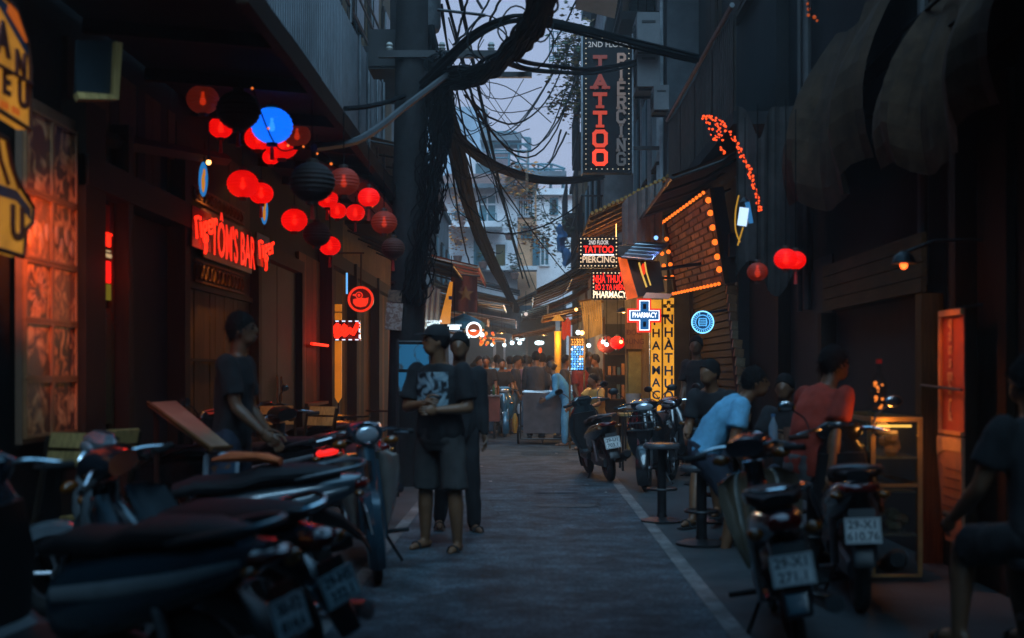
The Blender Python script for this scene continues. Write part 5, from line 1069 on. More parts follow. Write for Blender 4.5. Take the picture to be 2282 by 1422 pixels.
# ================================================================ left stall at the pole
d = 13.6
t = thing('picture_rack', 'street picture rack with framed prints behind the man in the cap', 'rack', (X(920, d), d, 0))
part('frame', MB().tube([at(886, 1000, d), at(886, 755, d)], .018, 6).tube([at(958, 1000, d), at(958, 755, d)], .018, 6).tube([at(884, 762, d), at(960, 762, d)], .016, 6).tube([at(884, 826, d), at(960, 826, d)], .012, 6).tube([at(884, 880, d), at(960, 880, d)], .012, 6).tube([Vector((X(886, d), d, 0)), at(886, 1000, d)], .018, 6).tube([Vector((X(958, d), d, 0)), at(958, 1000, d)], .018, 6), iron, t)
for k, (p0, p1, q0, q1) in enumerate([(890, 956, 768, 823), (889, 945, 830, 872)]):
    solo('framed_picture', MB().bx(X(p0, d), X(p1, d), d - .03, d - .015, Z(q1, d), Z(q0, d)), printed('pagoda_print_%d' % k, (.02, .17, .30), (.03, .05, .06), 5, .25, .56),
         ['blue landscape print on the upper row of the picture rack', 'blue landscape print on the lower row of the picture rack'][k], 'picture', smooth=False)
d = 19.5
t = thing('plastic_curtain', 'clear plastic rain curtain catching white lamp light left of the yellow banner', 'curtain', at(960, 760, d))
s = MB(); n = 18
for i in range(n):
    def C_(u, v): return Vector((X(944 + 40 * u - 8 * v, d) , d + .04 * math.sin(u * 22), Z(640 + 118 * v + 4 * math.sin(u * 9), d)))
    s.add([C_(i / n, 1), C_((i + 1) / n, 1), C_((i + 1) / n, 0), C_(i / n, 0)], [(0, 1, 2, 3)])
part('sheet', s, glassy('clear_plastic', (.85, .88, .9), .45), t)
t['label'] = 'clear plastic rain curtain catching white lamp light left of the yellow banner'
MC['clear_plastic'].node_tree.nodes['Principled BSDF'].inputs['Base Color'].default_value = (.35, .33, .30, 1); MC['clear_plastic'].node_tree.nodes['Principled BSDF'].inputs['Roughness'].default_value = .3
def tube_lamp(label, a, b, d, e, col=(.72, .93, 1), m=None):
    p, q = at(*a, d), at(*b, d); t = thing('tube_lamp', label, 'lamp', (p + q) / 2)
    part('tube', MB().tube([p, q], .022, 8), m or e_cool, t); part('fitting', MB().box((p + q) / 2 + Vector((0, 0, .04)), ((q - p).length + .06, .05, .03)), whitepaint, t, smooth=False)
    part('cord', MB().tube([(p + q) / 2 + Vector((0, 0, .05)), (p + q) / 2 + Vector((0, 0, .7))], .006, 4), wire, t)
    lamp(t, (p + q) / 2 - Vector((0, .1, .12)), e, col, .08); return t
tube_lamp('white tube lamp behind the clear plastic curtain', (952, 724), (980, 719), 19.7, 9)
tube_lamp('white tube lamp directly above the man in the cap', (1002, 731), (1024, 731), 19.2, 8)
d = 20
part('strip', slab([at(1002, 628, d), at(1009, 628, d), at(1003, 722, d), at(978, 722, d)], .01), E('banner_amber', (1, .33, .015), .55, .2, 4), thing('hanging_banner', 'tapered yellow banner strip hanging left of the red flag', 'banner', at(995, 722, d)), smooth=False)
tb = bpy.data.objects['hanging_banner']; part('badge', MB().bx(X(1000, d), X(1007, d), d - .03, d - .005, Z(668, d), Z(660, d)), M('navy', (.01, .03, .09), .4), tb, smooth=False)
part('cord', MB().tube([at(1005, 628, d), at(1006, 570, d)], .006, 4), wire, tb)
d = 23.5; s = MB(); n = 14
def Fg(u, v): return Vector((X(1006 + 58 * u, d), d + .05 * math.sin(u * 10 + v * 2), Z(612 + 80 * v + 5 * u, d)))
for i in range(n):
    for j in range(3): s.add([Fg(i / n, (j + 1) / 3), Fg((i + 1) / n, (j + 1) / 3), Fg((i + 1) / n, j / 3), Fg(i / n, j / 3)], [(0, 1, 2, 3)])
t = thing('flag', 'dark red flag with a yellow star hanging under the red awning', 'flag', at(1035, 692, d))
part('cloth', s, M('flag_red', (.12, .02, .012), .8, 0, .15, 10), t)
part('star', MB().prism([((.16 if k % 2 == 0 else .062) * math.cos(k * .6283 + 1.57), (.16 if k % 2 == 0 else .062) * math.sin(k * .6283 + 1.57)) for k in range(10)], at(1038, 655, d - .085), (1, 0, 0), (0, 0, 1), .004), M('star_yellow', (.22, .09, .015), .7), t, smooth=False)
part('pole', MB().tube([at(1002, 610, d), at(1070, 616, d)], .014, 6), iron, t)
def umbrella(label, px, pyt, pyb, wpx, d, mat, n=8):
    c = at(px, pyt, d); r = wpx / 2 / F * d; h = (pyb - pyt) / F * d
    t = thing('umbrella', label, 'umbrella', (c.x, d, 0))
    for i in range(n):
        a0, a1 = 6.2832 * i / n, 6.2832 * (i + 1) / n; am = (a0 + a1) / 2
        p = lambda a, k: c + Vector((math.cos(a) * r * k, math.sin(a) * r * k, -h * k ** 1.3))
        v = [c, p(a0, .5), p(a1, .5), p(a0, 1), p(am, .97) + Vector((0, 0, .03)), p(a1, 1), p(a0, 1) - Vector((0, 0, .1)), p(am, .97) - Vector((0, 0, .07)), p(a1, 1) - Vector((0, 0, .1))]
        part('panel', MB().add(v, [(0, 1, 2), (1, 3, 4, 2), (2, 4, 5), (3, 6, 7, 4), (4, 7, 8, 5)]), mat, t, smooth=False)
    part('pole', MB().tube([(c.x, d, 0), c + Vector((0, 0, .06))], .02, 8), whitepaint, t); return t
umbrella('blue stall umbrella behind the head of the man in the cap', 1034, 698, 722, 92, 24, canvas_blue)
d = 22.5; c = at(1056, 735, d); r = 17 / F * d
t = thing('round_sign', 'round white rimmed sign with an orange lower half beside the blue umbrella', 'sign', c - Vector((0, 0, r)))
part('rim', MB().torus(c, r * .92, .018, (0, 1, 0), 30, 6), e_white, t)
part('face', MB().lathe([(0, 0), (r * .88, 0), (r * .88, .03), (0, .03)], c, 28, (0, 1, 0)), E('face_brown', (.45, .12, .04), .3), t)
part('orange_half', MB().prism([(r * .84 * math.cos(a), r * .84 * math.sin(a) - .005) for a in [math.pi + math.pi * i / 14 for i in range(15)]], c - Vector((0, .006, 0)), (1, 0, 0), (0, 0, 1), .004), E('face_orange', (1, .12, .01), 1.0), t, smooth=False)
part('white_bar', MB().ball(c + Vector((-.01, -.014, -.015)), (.055, .01, .016), 8, 6), e_white, t)
part('arm', MB().tube([c + Vector((-r, .02, 0)), c + Vector((-.9, .04, .1))], .014, 6), iron, t)
# ================================================================ right stall: reed blind, bottle lights, column
d = 23.5
t = thing('reed_blind', 'yellow lit reed blind hanging askew above the right stall', 'blind', at(1318, 756, d))
for i in range(9):
    u = i / 9; part('slat', slab([at(1293 + 48 * u, 672 - 8 * u, d), at(1297 + 48 * u, 671 - 8 * u, d), at(1309 + 38 * u, 756 - 14 * u, d), at(1304.8 + 38 * u, 757 - 14 * u, d)], .02), wood_yellow, t, smooth=False)
part('rod', MB().tube([at(1288, 672, d), at(1346, 663, d)], .02, 6), wood_mid, t)
lamp(t, at(1315, 700, d - .6), 16, (1, .5, .06), .1)
part('bulb', MB().ball(at(1284, 690, d - .3), .03, 8, 6), e_warm, t)
d = 22.0
t = thing('bottle_light_panel', 'upright framed panel crammed with blue white and amber glass lights', 'light panel', at(1286, 822, d))
part('frame', MB().bx(X(1268, d), X(1272, d), d - .02, d + .06, Z(828, d), Z(750, d)).bx(X(1300, d), X(1304, d), d - .02, d + .06, Z(828, d), Z(750, d)).bx(X(1272, d) + .001, X(1300, d) - .001, d - .02, d + .06, Z(753, d), Z(750, d)).bx(X(1268, d), X(1272, d), d, d + .05, 0, Z(829, d)).bx(X(1300, d), X(1304, d), d, d + .05, 0, Z(829, d)), wood_mid, t, smooth=False)
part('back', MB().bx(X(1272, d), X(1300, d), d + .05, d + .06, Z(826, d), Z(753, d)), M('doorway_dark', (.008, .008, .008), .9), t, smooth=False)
cols = [E('glass_blue', (.06, .35, .9), 1.5), E('glass_white', (.8, .9, 1), 1.8), E('glass_amber', (1, .35, .04), 1.3), E('glass_sky', (.25, .65, 1), 1.6)]
for i in range(13):
    for j in range(5):
        k = (2 if i < 3 else rnd.choice((0, 0, 1, 3, 2 if 5 < i < 8 else 0)))
        part('glass_light', MB().ball((X(1274.5 + 5.8 * j + (i % 2) * 1.5, d), d + .01, Z(757 + 5.4 * i, d)), .02 * U(.8, 1.15), 7, 5), cols[k], t)
lamp(t, at(1286, 790, d - .4), 4, (.4, .7, 1), .15)
d = 26.6
t = thing('lit_column', 'yellow lit column with a small roofed lamp on top', 'column', (X(1243, d), d, 0))
part('shaft', MB().lathe([(.085, 0), (.08, .2), (.075, 2.1), (.085, 2.2)], (X(1243, d), d, 0), 12), M('column_yellow', (.55, .32, .05), .5), t)
part('lamp_body', MB().bx(X(1238, d), X(1248, d), d - .06, d + .06, 2.21, 2.42), E('lamp_blue', (.10, .22, .35), .5), t, smooth=False)
part('lamp_roof', MB().lathe([(.14, 0), (.05, .11), (0, .12)], (X(1243, d), d, 2.425), 4), E('roof_amber', (1, .4, .05), .6), t, smooth=False)
lamp(t, (X(1243, d), d - .35, 2.0), 30, (1, .48, .06), .08)
s = MB()
for i in range(8):
    u0, u1 = i / 8, (i + 1) / 8; g = lambda u, z: Vector((X(1252 + 20 * u, 26), 26 + .05 * math.sin(9 * u), z - .05 * math.sin(u * 7)))
    s.add([g(u0, 2.05), g(u1, 2.05), g(u1, 2.42), g(u0, 2.42)], [(0, 1, 2, 3)])
solo('red_cloth', s, E('cloth_glow_red', (.75, .05, .01), .55), 'orange red cloth with its own added glow at the top of the yellow column', 'cloth')  # emission stands in for lamp light coming through the cloth
# ================================================================ deep street lamps
for i, (px, py, d, s, lab) in enumerate([(1141, 764, 36, .06, 'left globe of the white pair above the crowd'), (1158, 764, 36, .06, 'right globe of the white pair above the crowd'), (1124, 769, 34, .05, 'single white globe left of the white pair above the crowd'), (1097, 768, 32, .04, 'small white globe furthest left over the crowd'),
                                         (1074, 746, 27, .05, 'white globe beside the round white rimmed sign'), (1288, 741, 21.5, .04, 'left bulb of the warm white pair under the lamp hood'), (1297, 742, 21.5, .04, 'right bulb of the warm white pair under the lamp hood'), (1312, 770, 22, .04, 'little white bulb right of the bottle light panel'),
                                         (1344, 762, 21, .035, 'white spark inside the dim orange stall lantern'), (1352, 768, 21, .035, 'blue white spark inside the dim orange stall lantern'), (1384, 762, 20.8, .03, 'warm spark inside the red orange stall lantern'), (1042, 750, 26, .05, 'globe lamp half hidden by the cap of the man'), (1172, 700, 30, .045, 'bare bulb dangling high over the middle of the street')]):
    c = at(px, py, d); t = thing('globe_lamp', lab, 'lamp', c - Vector((0, 0, s)), 0, 'globe lamps deep in the street')
    part('globe', MB().ball(c, s, 10, 8), e_warm if i in (6, 10) else (e_cool if i != 12 else E('bulb_soft', (1, .85, .8), .8)), t)
    part('socket', MB().lathe([(.0, 0), (.02, 0), (.016, .05), (0, .05)], c + Vector((0, 0, s * .95)), 8), black, t)
    part('cord', MB().tube([c + Vector((0, 0, s + .04)), c + Vector((0, 0, s + .5))], .006, 4), wire, t)
    if i < 8: lamp(t, c - Vector((0, .15, .1)), 45 if i < 4 else 14, (.75, .93, 1) if i < 5 else (1, .7, .4), .1)
t = thing('ring_lamp', 'flat white ring of tube light over the right side of the crowd', 'lamp', at(1202, 764, 36))
part('tube', MB().torus(at(1202, 764, 36), .11, .03, (.0, .3, 1), 20, 6), e_cool, t); part('cord', MB().tube([at(1202, 764, 36), at(1202, 735, 36)], .007, 4), wire, t); lamp(t, at(1202, 770, 35.8), 22, (.7, .92, 1), .1)
t = thing('fish_lamp', 'orange paper lamp hanging over the right side of the crowd', 'lamp', at(1204, 782, 33)); part('shade', MB().ball(at(1204, 781, 33), (.05, .05, .08), 10, 7), E('shade_orange', (1, .10, .012), 1.1), t); part('cord', MB().tube([at(1204, 774, 33), at(1204, 755, 33)], .008, 4), wire, t)
tube_lamp('white tube lamp above the counter at the back of the crowd', (1142, 754), (1168, 758), 37, 30)
d = 42
t = thing('lit_doorway', 'pale lit shop doorway at the far end behind the crowd', 'doorway', (X(1110, d), d, 0))
part('frame', MB().bx(X(1099, d), X(1105, d), d, d + .2, 0, Z(757, d)).bx(X(1122, d), X(1126, d), d, d + .2, 0, Z(757, d)).bx(X(1105, d) + .001, X(1122, d) - .001, d, d + .2, Z(762, d), Z(757, d)), M('frame_pale', (.5, .5, .58), .7), t, smooth=False)
part('interior', MB().bx(X(1105, d), X(1122, d), d + .15, d + .18, 0, Z(762, d)), M('interior_dark', (.05, .06, .08), .7), t, smooth=False)
t = thing('back_counter', 'bluish shop interior glimpsed beyond the crowd', 'shop', (X(1170, 43), 43, 0))
part('wall', MB().bx(X(1030, 43), X(1262, 43), 43, 43.2, 0, 3.6), M('interior_blue', (.05, .08, .10), .7), t, smooth=False)
for i in range(7): part('shelf_item', MB().bx(X(1132 + i * 11, 43), X(1139 + i * 11, 43), 42.7, 42.95, 1.0 + .2 * (i % 3), 1.7 + .2 * (i % 2)), [M('item_a', (.4, .25, .12)), M('item_b', (.2, .3, .33)), M('item_c', (.5, .45, .42))][i % 3], t, smooth=False)
for i in range(26):                                # little orange bulbs on the left stall
    c = at(1068 + U(0, 34), 735 + U(0, 34), 27 + U(-1, 1))
    if i == 0:
        t = thing('string_lights', 'cluster of tiny orange bulbs right of the round white rimmed sign', 'string lights', c); part('cord', MB().tube([at(1064, 728, 27), at(1085, 742, 27), at(1106, 736, 27)], .006, 4), wire, t)
    part('bulb', MB().ball(c, U(.02, .045), 7, 5), rnd.choice([E('b_orange', (1, .10, .012), 1.3), E('b_amber', (1, .32, .05), .9)]), t)
lamp(t, at(1085, 750, 26.3), 14, (1, .3, .06), .2)
for (px, d, e) in ((1330, 24.5, 75), (1255, 29, 80), (1065, 30, 60), (1390, 21.2, 34), (1466, 19.4, 22), (1118, 33.0, 60), (1212, 34.8, 60)):
    c = at(px, 770, d); c.z = 2.35
    q = thing('shaded_lamp', {1330: 'warm shaded lamp inside the right stall behind the parked motorbike', 1255: 'warm shaded lamp over the stools left of the bottle light panel', 1065: 'warm shaded lamp inside the left stall by the crowd', 1390: 'small warm lamp over the counter near the yellow door', 1466: 'warm lamp half hidden behind the yellow lit panels', 1118: 'warm shaded lamp hanging over the left of the far crowd', 1212: 'warm shaded lamp hanging over the right of the far crowd'}[px], 'lamp', c)
    part('shade', MB().lathe([(.13, 0), (.1, .05), (.03, .1), (0, .1)], c, 12, cap=False), iron, q); part('bulb', MB().ball(c + Vector((0, 0, .02)), .03, 8, 6), e_warm, q); part('cord', MB().tube([c + Vector((0, 0, .1)), c + Vector((0, 0, .8))], .005, 4), wire, q)
    lamp(q, c - Vector((0, 0, .08)), e, (1, .45, .12), .05)
# ================================================================ right shop front
t = thing('dark_shop', 'open dark shop front with posts behind the seated drinkers', 'shop front', (2.9, 10.5, 0))
for y in (8.92, 11.95, 14.0): part('post', MB().bx(2.80, 2.955, y, y + .14, 0, 1.92 if y < 13 else 2.5), wood_warm if y < 9 else wood_dark, t, smooth=False)
part('doorway', MB().bx(2.94, 2.955, 9.07, 11.94, 0, 1.92), M('doorway_dark', (.008, .008, .008), .9), t, smooth=False); part('doorway', MB().bx(2.94, 2.955, 12.1, 13.99, 0, 2.5), M('doorway_dark', (.008, .008, .008), .9), t, smooth=False)  # near-black sheets painted in place of the shaded rooms behind
part('post', MB().bx(2.76, 2.955, 8.1, 8.22, 0, 3.2), wood_dark, t, smooth=False)
part('side_panel', MB().bx(2.90, 2.955, 7.6, 8.09, 0, 3.2), wood_dark, t, smooth=False)
t = thing('menu_banner', 'tall red lit vertical banner with a column of script at the right', 'banner', (2.72, 8.3, 1.0))
xs = 2.72
part('cloth', MB().prism([(7.82, .96), (8.25, .96), (8.25, 1.76), (7.82, 1.76)], (xs, 0, 0), (0, -1, 0), (0, 0, 1), -.01).xf(Matrix.Diagonal((1, -1, 1, 1))), M('banner_red', (.34, .05, .02), .7), t, smooth=False)
part('border', MB().bx(xs - .02, xs - .002, 8.22, 8.25, .96, 1.76).bx(xs - .02, xs - .002, 7.82, 8.22, .96, .985).bx(xs - .02, xs - .002, 7.82, 8.22, 1.72, 1.76), M('banner_edge', (.55, .22, .07), .6), t, smooth=False)
for i, s in enumerate(('q', 'a', 'n', 's', 'm', 'h', 'r', 'k')): part('script_mark', text_at(s, (xs - .012, 8.04, 1.68 - i * .085), (-1, 0, 0), .12, bold=.006, depth=.003), M('script_pale', (.62, .28, .12), .6), t, smooth=False)
part('rod', MB().tube([(xs - .02, 8.6, 1.27), (xs - .02, 7.8, 1.25)], .01, 6).tube([(xs, 8.0, 1.76), (2.95, 8.0, 1.8)], .012, 6), iron, t)
t = thing('menu_card', 'rounded orange menu board with ruled lines below the red banner', 'menu board', (2.72, 8.0, .2))
part('board', MB().prism([(8.26, .95), (8.26, .80), (8.20, .55), (8.16, .38), (8.1, .28), (7.8, .28), (7.8, .95)], (2.70, 0, 0), (0, 1, 0), (0, 0, 1), .02), M('card_rose', (.42, .16, .08), .6), t, smooth=False)
part('cream_top', MB().prism([(8.26, .94), (8.26, .82), (8.1, .86), (7.8, .86), (7.8, .94)], (2.695, 0, 0), (0, 1, 0), (0, 0, 1), .004), M('card_cream', (.72, .36, .14), .6), t, smooth=False)
for i in range(5): part('ruled_line', MB().bx(2.690, 2.694, 7.82, 8.14 - .015 * i, .50 + i * .06, .508 + i * .06), ink, t, smooth=False)
part('leg', MB().tube([(2.715, 8.0, 0), (2.715, 8.0, .28)], .02, 6).tube([(2.715, 7.85, 0), (2.715, 7.85, .28)], .02, 6), wood_warm, t)
q = thing('picture_lamp', 'small hooded amber lamp above the red banner on the right', 'lamp', (2.4, 8.0, 2.1)); part('hood', MB().lathe([(.08, 0), (.06, .05), (.02, .08), (0, .08)], (2.4, 8.0, 2.05), 12), iron, q); part('arm', MB().tube([(2.4, 8.0, 2.12), (2.6, 8, 2.2), (2.95, 8, 2.2)], .012, 6), iron, q); part('bulb', MB().ball((2.4, 8.0, 2.04), .025, 8, 6), E('bulb_redorange', (1, .12, .02), 4), q)
spot(q, (2.38, 7.95, 2.0), (2.74, 8.05, .9), 24, (1, .24, .04), 80); lamp(q, (2.4, 8.0, 1.95), 1.5, (1, .25, .05), .05)
# glass counter
t = thing('glass_counter', 'glass fronted counter with amber lit metal edges behind the red shirt man', 'display counter', (2.25, 8.4, 0))
x0, x1, y0, y1 = at(1945, 0, 8.1).x, at(2050, 0, 8.1).x, 8.1, 9.3
zt = CZ - (940 - VY) / F * 8.1
g = MB()
for x in (x0, x1):
    for y in (y0, y1): g.bx(x - .014, x + .014, y - .014, y + .014, .06, zt)
for y in (y0, y1): g.bx(x0 - .014, x1 + .014, y - .016, y + .016, zt + .002, zt + .03).bx(x0 - .01, x1 + .01, y - .012, y + .012, .04, .058).bx(x0 + .015, x1 - .015, y - .008, y + .008, .62, .64)
for x in (x0, x1): g.bx(x - .016, x + .016, y0 + .02, y1 - .02, zt + .003, zt + .028).bx(x - .01, x + .01, y0 + .02, y1 - .02, .62, .64)
part('frame', g, M('brass', (.42, .26, .10), .4, .5), t, smooth=False)
part('pane', MB().bx(x0 + .016, x1 - .016, y0 - .003, y0 + .003, .06, zt), glass, t, smooth=False); part('pane', MB().bx(x0 - .003, x0 + .003, y0 + .016, y1 - .016, .06, zt), glass, t, smooth=False)
for z in (.3, .58, .8): part('shelf', MB().bx(x0 + .01, x1 - .01, y0 + .02, y1 - .02, z, z + .012), M('shelf_glass', (.25, .22, .18), .2), t, smooth=False)
part('top', MB().bx(x0 - .01, x1 + .01, y0 - .01, y1 + .01, zt + .032, zt + .045), glass, t, smooth=False)
part('rear_top', MB().tube([at(1882, 925, 9.4), at(1948, 940, 8.2)], .016, 6), steel, t)
part('light_strip', MB().tube([(x0 + .04, y0 + .05, zt - .03), (x1 - .04, y0 + .05, zt - .03)], .008, 6), E('strip_gold', (1, .45, .08), 3), t); lamp(t, ((x0 + x1) / 2, y0 + .2, zt - .12), 4, (1, .36, .06), .05); lamp(t, (x0 + .1, y0 - .12, zt - .05), 3.5, (1, .36, .06), .05)
for i, (fx, z, lab, mt) in enumerate([(.6, .812, 'small pink paper bundle on the top shelf of the glass counter', M('bundle_pink', (.6, .28, .16))), (.7, .312, 'small paper bundle on the low shelf of the glass counter', M('bundle_buff', (.5, .3, .16)))]):
    b = MB(); 
    for k in range(5): b.ball((x0 + (x1 - x0) * fx + U(-.04, .04), y0 + .2 + U(-.04, .04), z + .035 + .02 * k), (.05, .05, .04), 7, 5)
    solo('paper_bundle', b, mt, lab, 'bundle')
c = Vector((x0 + (x1 - x0) * .45, 8.45, zt + .046))
t = thing('glass_bottle', 'clear bottle full of amber sparkles on the glass counter', 'bottle', c)
part('glass_body', MB().lathe([(0, 0), (.05, 0), (.055, .03), (.055, .2), (.02, .27), (.018, .33), (0, .33)], c, 14), glass, t)
for i in range(14): part('spark', MB().ball(c + Vector((U(-.032, .032), U(-.032, .032), U(.02, .2))), U(.006, .014), 6, 5), E('spark_amber', (1, .22, .03), 1.6), t)
part('cap', MB().lathe([(.022, 0), (.022, .03), (0, .03)], c + Vector((0, 0, .331)), 10), redpaint, t)
# planting on the right houses
def vine(label, pts, spread, n, mats, size=.05, stems=True, seed=1):
    g = random.Random(seed); pth = smooth_path(pts, 6); t = thing('vine', label, 'climbing plant', pth[-1])
    bs = [MB() for _ in mats]; st = MB().tube(pth, .012, 5)
    for k in range(n):
        p = g.choice(pth); q = p + Vector((g.gauss(0, spread), g.gauss(0, spread), g.gauss(0, spread) - spread * .4))
        if k % 8 == 0: st.tube([p, (p + q) / 2 + Vector((0, 0, .05)), q], .005, 4)
        for j in range(3):
            w = size * g.uniform(.6, 1.3); m = Matrix.Rotation(g.uniform(0, 6), 3, 'Z') @ Matrix.Rotation(g.uniform(-1.2, 1.2), 3, 'X'); o = q + Vector((g.gauss(0, size), g.gauss(0, size), g.gauss(0, size)))
            g.choice(bs).add([o + m @ Vector(v) for v in ((-w, 0, 0), (0, -w * .5, .1 * w), (w, 0, 0), (0, w * .5, .1 * w))], [(0, 1, 2, 3)])
    for b, m in zip(bs, mats): part('foliage', b, m, t, smooth=False, kind='stuff')
    part('stem', st, bark, t); return t
lo = M('leaf_ochre', (.16, .09, .02), .6, 0, .5, 6)
vine('dark ragged vine spilling from the upper balcony left of the black sign', [at(1290, 70, 26), at(1265, 110, 26), at(1262, 150, 26)], .22, 210, [leaf_g, lo], .06, seed=3)
vine('ochre tinged vine hanging lower beside the black sign', [at(1300, 160, 26), at(1282, 200, 26), at(1272, 240, 26)], .20, 200, [leaf_g, lo, lo], .06, seed=5)
vine('loose twig of leaves poking out left of the vines', [at(1285, 190, 26), at(1250, 205, 26), at(1222, 240, 26)], .08, 34, [leaf_g], .045, seed=8)
vine('small leafy twig at the very top of the sky gap', [at(1310, -10, 24), at(1292, 8, 24), at(1278, 20, 24)], .06, 22, [leaf_g], .045, seed=9)
vine('tree top on the villa roof line, warm light put into its leaf colour', [at(1140, 395, 43), at(1158, 402, 43), at(1180, 410, 43)], .26, 240, [leaf_o, leaf_o, lo], .09, seed=11)  # warm light on these leaves is put into their orange colour
vine('thin bare tree with dark leaves in front of the pale neighbour house', [at(1285, 560, 34), at(1250, 520, 34), at(1218, 480, 34), at(1205, 440, 34)], .30, 150, [leaf_g, M('leaf_dark', (.03, .05, .03), .6, 0, .5, 6)], .06, seed=13)
vine('russet shrub between the villa and the neighbour house', [at(1215, 540, 36), at(1190, 520, 36), at(1180, 505, 36)], .22, 120, [lo, leaf_o, M('leaf_russet', (.20, .05, .02), .6, 0, .5, 6)], .065, seed=15)
vine('dark branches of the right house tree against the sky', [at(1270, 500, 30), at(1235, 460, 30), at(1200, 430, 31), at(1195, 405, 31)], .12, 40, [leaf_g], .05, seed=17)
t = thing('blue_tarpaulin', 'crumpled bright blue tarpaulin tied on the far right house', 'tarpaulin', at(1250, 560, 33))
b = MB(); b.ball(at(1250, 530, 33), (.12, .12, .38), 16, 12).ball(at(1262, 575, 33), (.12, .12, .25), 14, 10)
for v in b.v: v += Vector((noise.noise(v * 5), noise.noise(v * 5 + Vector((9, 0, 0))), noise.noise(v * 4 + Vector((0, 9, 0))))) * .12
part('sheet', b, M('tarp_blue', (.02, .14, .34), .5, 0, .3, 5), t)
# air conditioners
def aircon(label, c, s=1):
    t = thing('air_conditioner', label, 'air conditioner', c - Vector((0, 0, .28 * s)))
    part('case', MB().box(c, (.34 * s, .8 * s, .56 * s)), acgrey, t, smooth=False)
    part('fan_grille', MB().torus(c + Vector((-.18 * s, 0, 0)), .2 * s, .012, (1, 0, 0), 20, 5).torus(c + Vector((-.18 * s, 0, 0)), .12 * s, .01, (1, 0, 0), 16, 5), iron, t)
    part('top_slot', MB().bx(c.x - .1 * s, c.x + .1 * s, c.y - .407 * s, c.y - .402 * s, c.z + .12 * s, c.z + .16 * s), black_matt, t, smooth=False)
    part('bracket', MB().bx(c.x - .15 * s, 2.4, c.y - .3 * s, c.y - .26 * s, c.z - .32 * s, c.z - .285 * s).bx(c.x - .15 * s, 2.4, c.y + .26 * s, c.y + .3 * s, c.z - .32 * s, c.z - .285 * s), iron, t, smooth=False)
aircon('upper outdoor air conditioner right of the black sign', at(1440, 85, 20.9) , 1.1); aircon('middle outdoor air conditioner right of the black sign', at(1440, 165, 21.2), 1.1); aircon('lower outdoor air conditioner under the dark shelf right of the sign', at(1470, 225, 20.2), .7)

# open stall in the end wall of the vine house
d = 26.45
t = thing('open_stall', 'dim open stall with shelves of goods right of the bottle light panel', 'stall', (X(1380, d), d, 0))
part('interior', MB().bx(X(1347, d), X(1416, d), d, d + .03, 0, 2.35), M('doorway_dark', (.008, .008, .008), .9), t, smooth=False)  # near-black sheet carries the shade inside the stall
for z in (.75, 1.25, 1.7): part('shelf', MB().bx(X(1350, d), X(1413, d), d - .22, d - .002, z, z + .03), wood_mid, t, smooth=False)
for i in range(12): x = X(1354 + (i % 6) * 10, d); z = (.782, 1.282)[i // 6]; h = U(.12, .3); part('goods_box', MB().bx(x, x + .06, d - .2, d - .06, z, z + h), [M('goods_amber', (.5, .22, .05)), M('goods_brown', (.2, .09, .04)), M('goods_teal', (.06, .14, .17))][i % 3], t, smooth=False)
part('post', MB().bx(X(1343, d), X(1347, d), d - .12, d, 0, 2.5), wood_warm, t, smooth=False); part('post', MB().bx(X(1416, d), X(1420, d), d - .12, d, 0, 2.5), wood_warm, t, smooth=False)
# ================================================================ motorbikes
plate_m = M('plate_white', (.78, .78, .76), .45, 0, .1, 20); lens_red = M('lens_red', (.12, .006, .005), .15, 0, .2, 10, coat=.5); lens_amber = M('lens_amber', (.22, .07, .01), .15, 0, .2, 10, coat=.5)
lens_clear = M('lens_clear', (.55, .6, .65), .08, .4, .1, 10, coat=1); seatm = M('seat_vinyl', (.014, .014, .016), .6, 0, .3, 30, .15, .25); engine_m = M('engine_alloy', (.16, .16, .165), .45, .7, .3, 14)
def paint(n, c): return M('bike_' + n, c, .22, .1, .2, 4, 0, .5, 1, .2)
def wheel(t, name, y, r, w, m=M('rim_alloy', (.32, .33, .35), .35, .9, .2, 10), spokes=5):
    b = MB().torus((0, y, r), r - w, w, (1, 0, 0), 30, 9, .85); o = part(name, b, rubber, t)
    q = MB().torus((0, y, r), r - 2 * w + .012, .016, (1, 0, 0), 26, 6, 1.6).lathe([(0, -.06), (.035, -.06), (.035, .06), (0, .06)], (0, y, r), 12, (1, 0, 0))
    for i in range(spokes): a = 6.2832 * i / spokes; q.tube([(0, y, r), (0, y + math.cos(a) * (r - 2 * w), r + math.sin(a) * (r - 2 * w))], .014 if spokes < 9 else .004, 5)
    part('rim', q, m, o); return o
def plate(t, c, tilt, txt):
    m = Matrix.Translation(Vector(c)) @ Matrix.Rotation(R(tilt), 4, 'X')
    p = part('licence_plate', MB().bx(-.095, .095, -.004, .004, -.07, .07).xf(m), plate_m, t, smooth=False)
    b = MB().bx(-.09, .09, -.0055, -.0045, .062, .065).bx(-.09, .09, -.0055, -.0045, -.065, -.062).bx(-.09, -.087, -.0055, -.0045, -.062, .062).bx(.087, .09, -.0055, -.0045, -.062, .062)
    for i, s in enumerate(txt): b.merge(text_mb(s, .062, bold=.012, depth=.001).xf(Matrix.Translation((0, -.006, .031 - .063 * i)) @ facing((0, -1, 0))))
    part('characters', b.xf(m), M('plate_ink', (.015, .015, .02), .5), p, smooth=False, kind='stuff')
    part('plate_holder', MB().bx(-.07, .07, .006, .016, -.05, .12).xf(m), black, t, smooth=False)
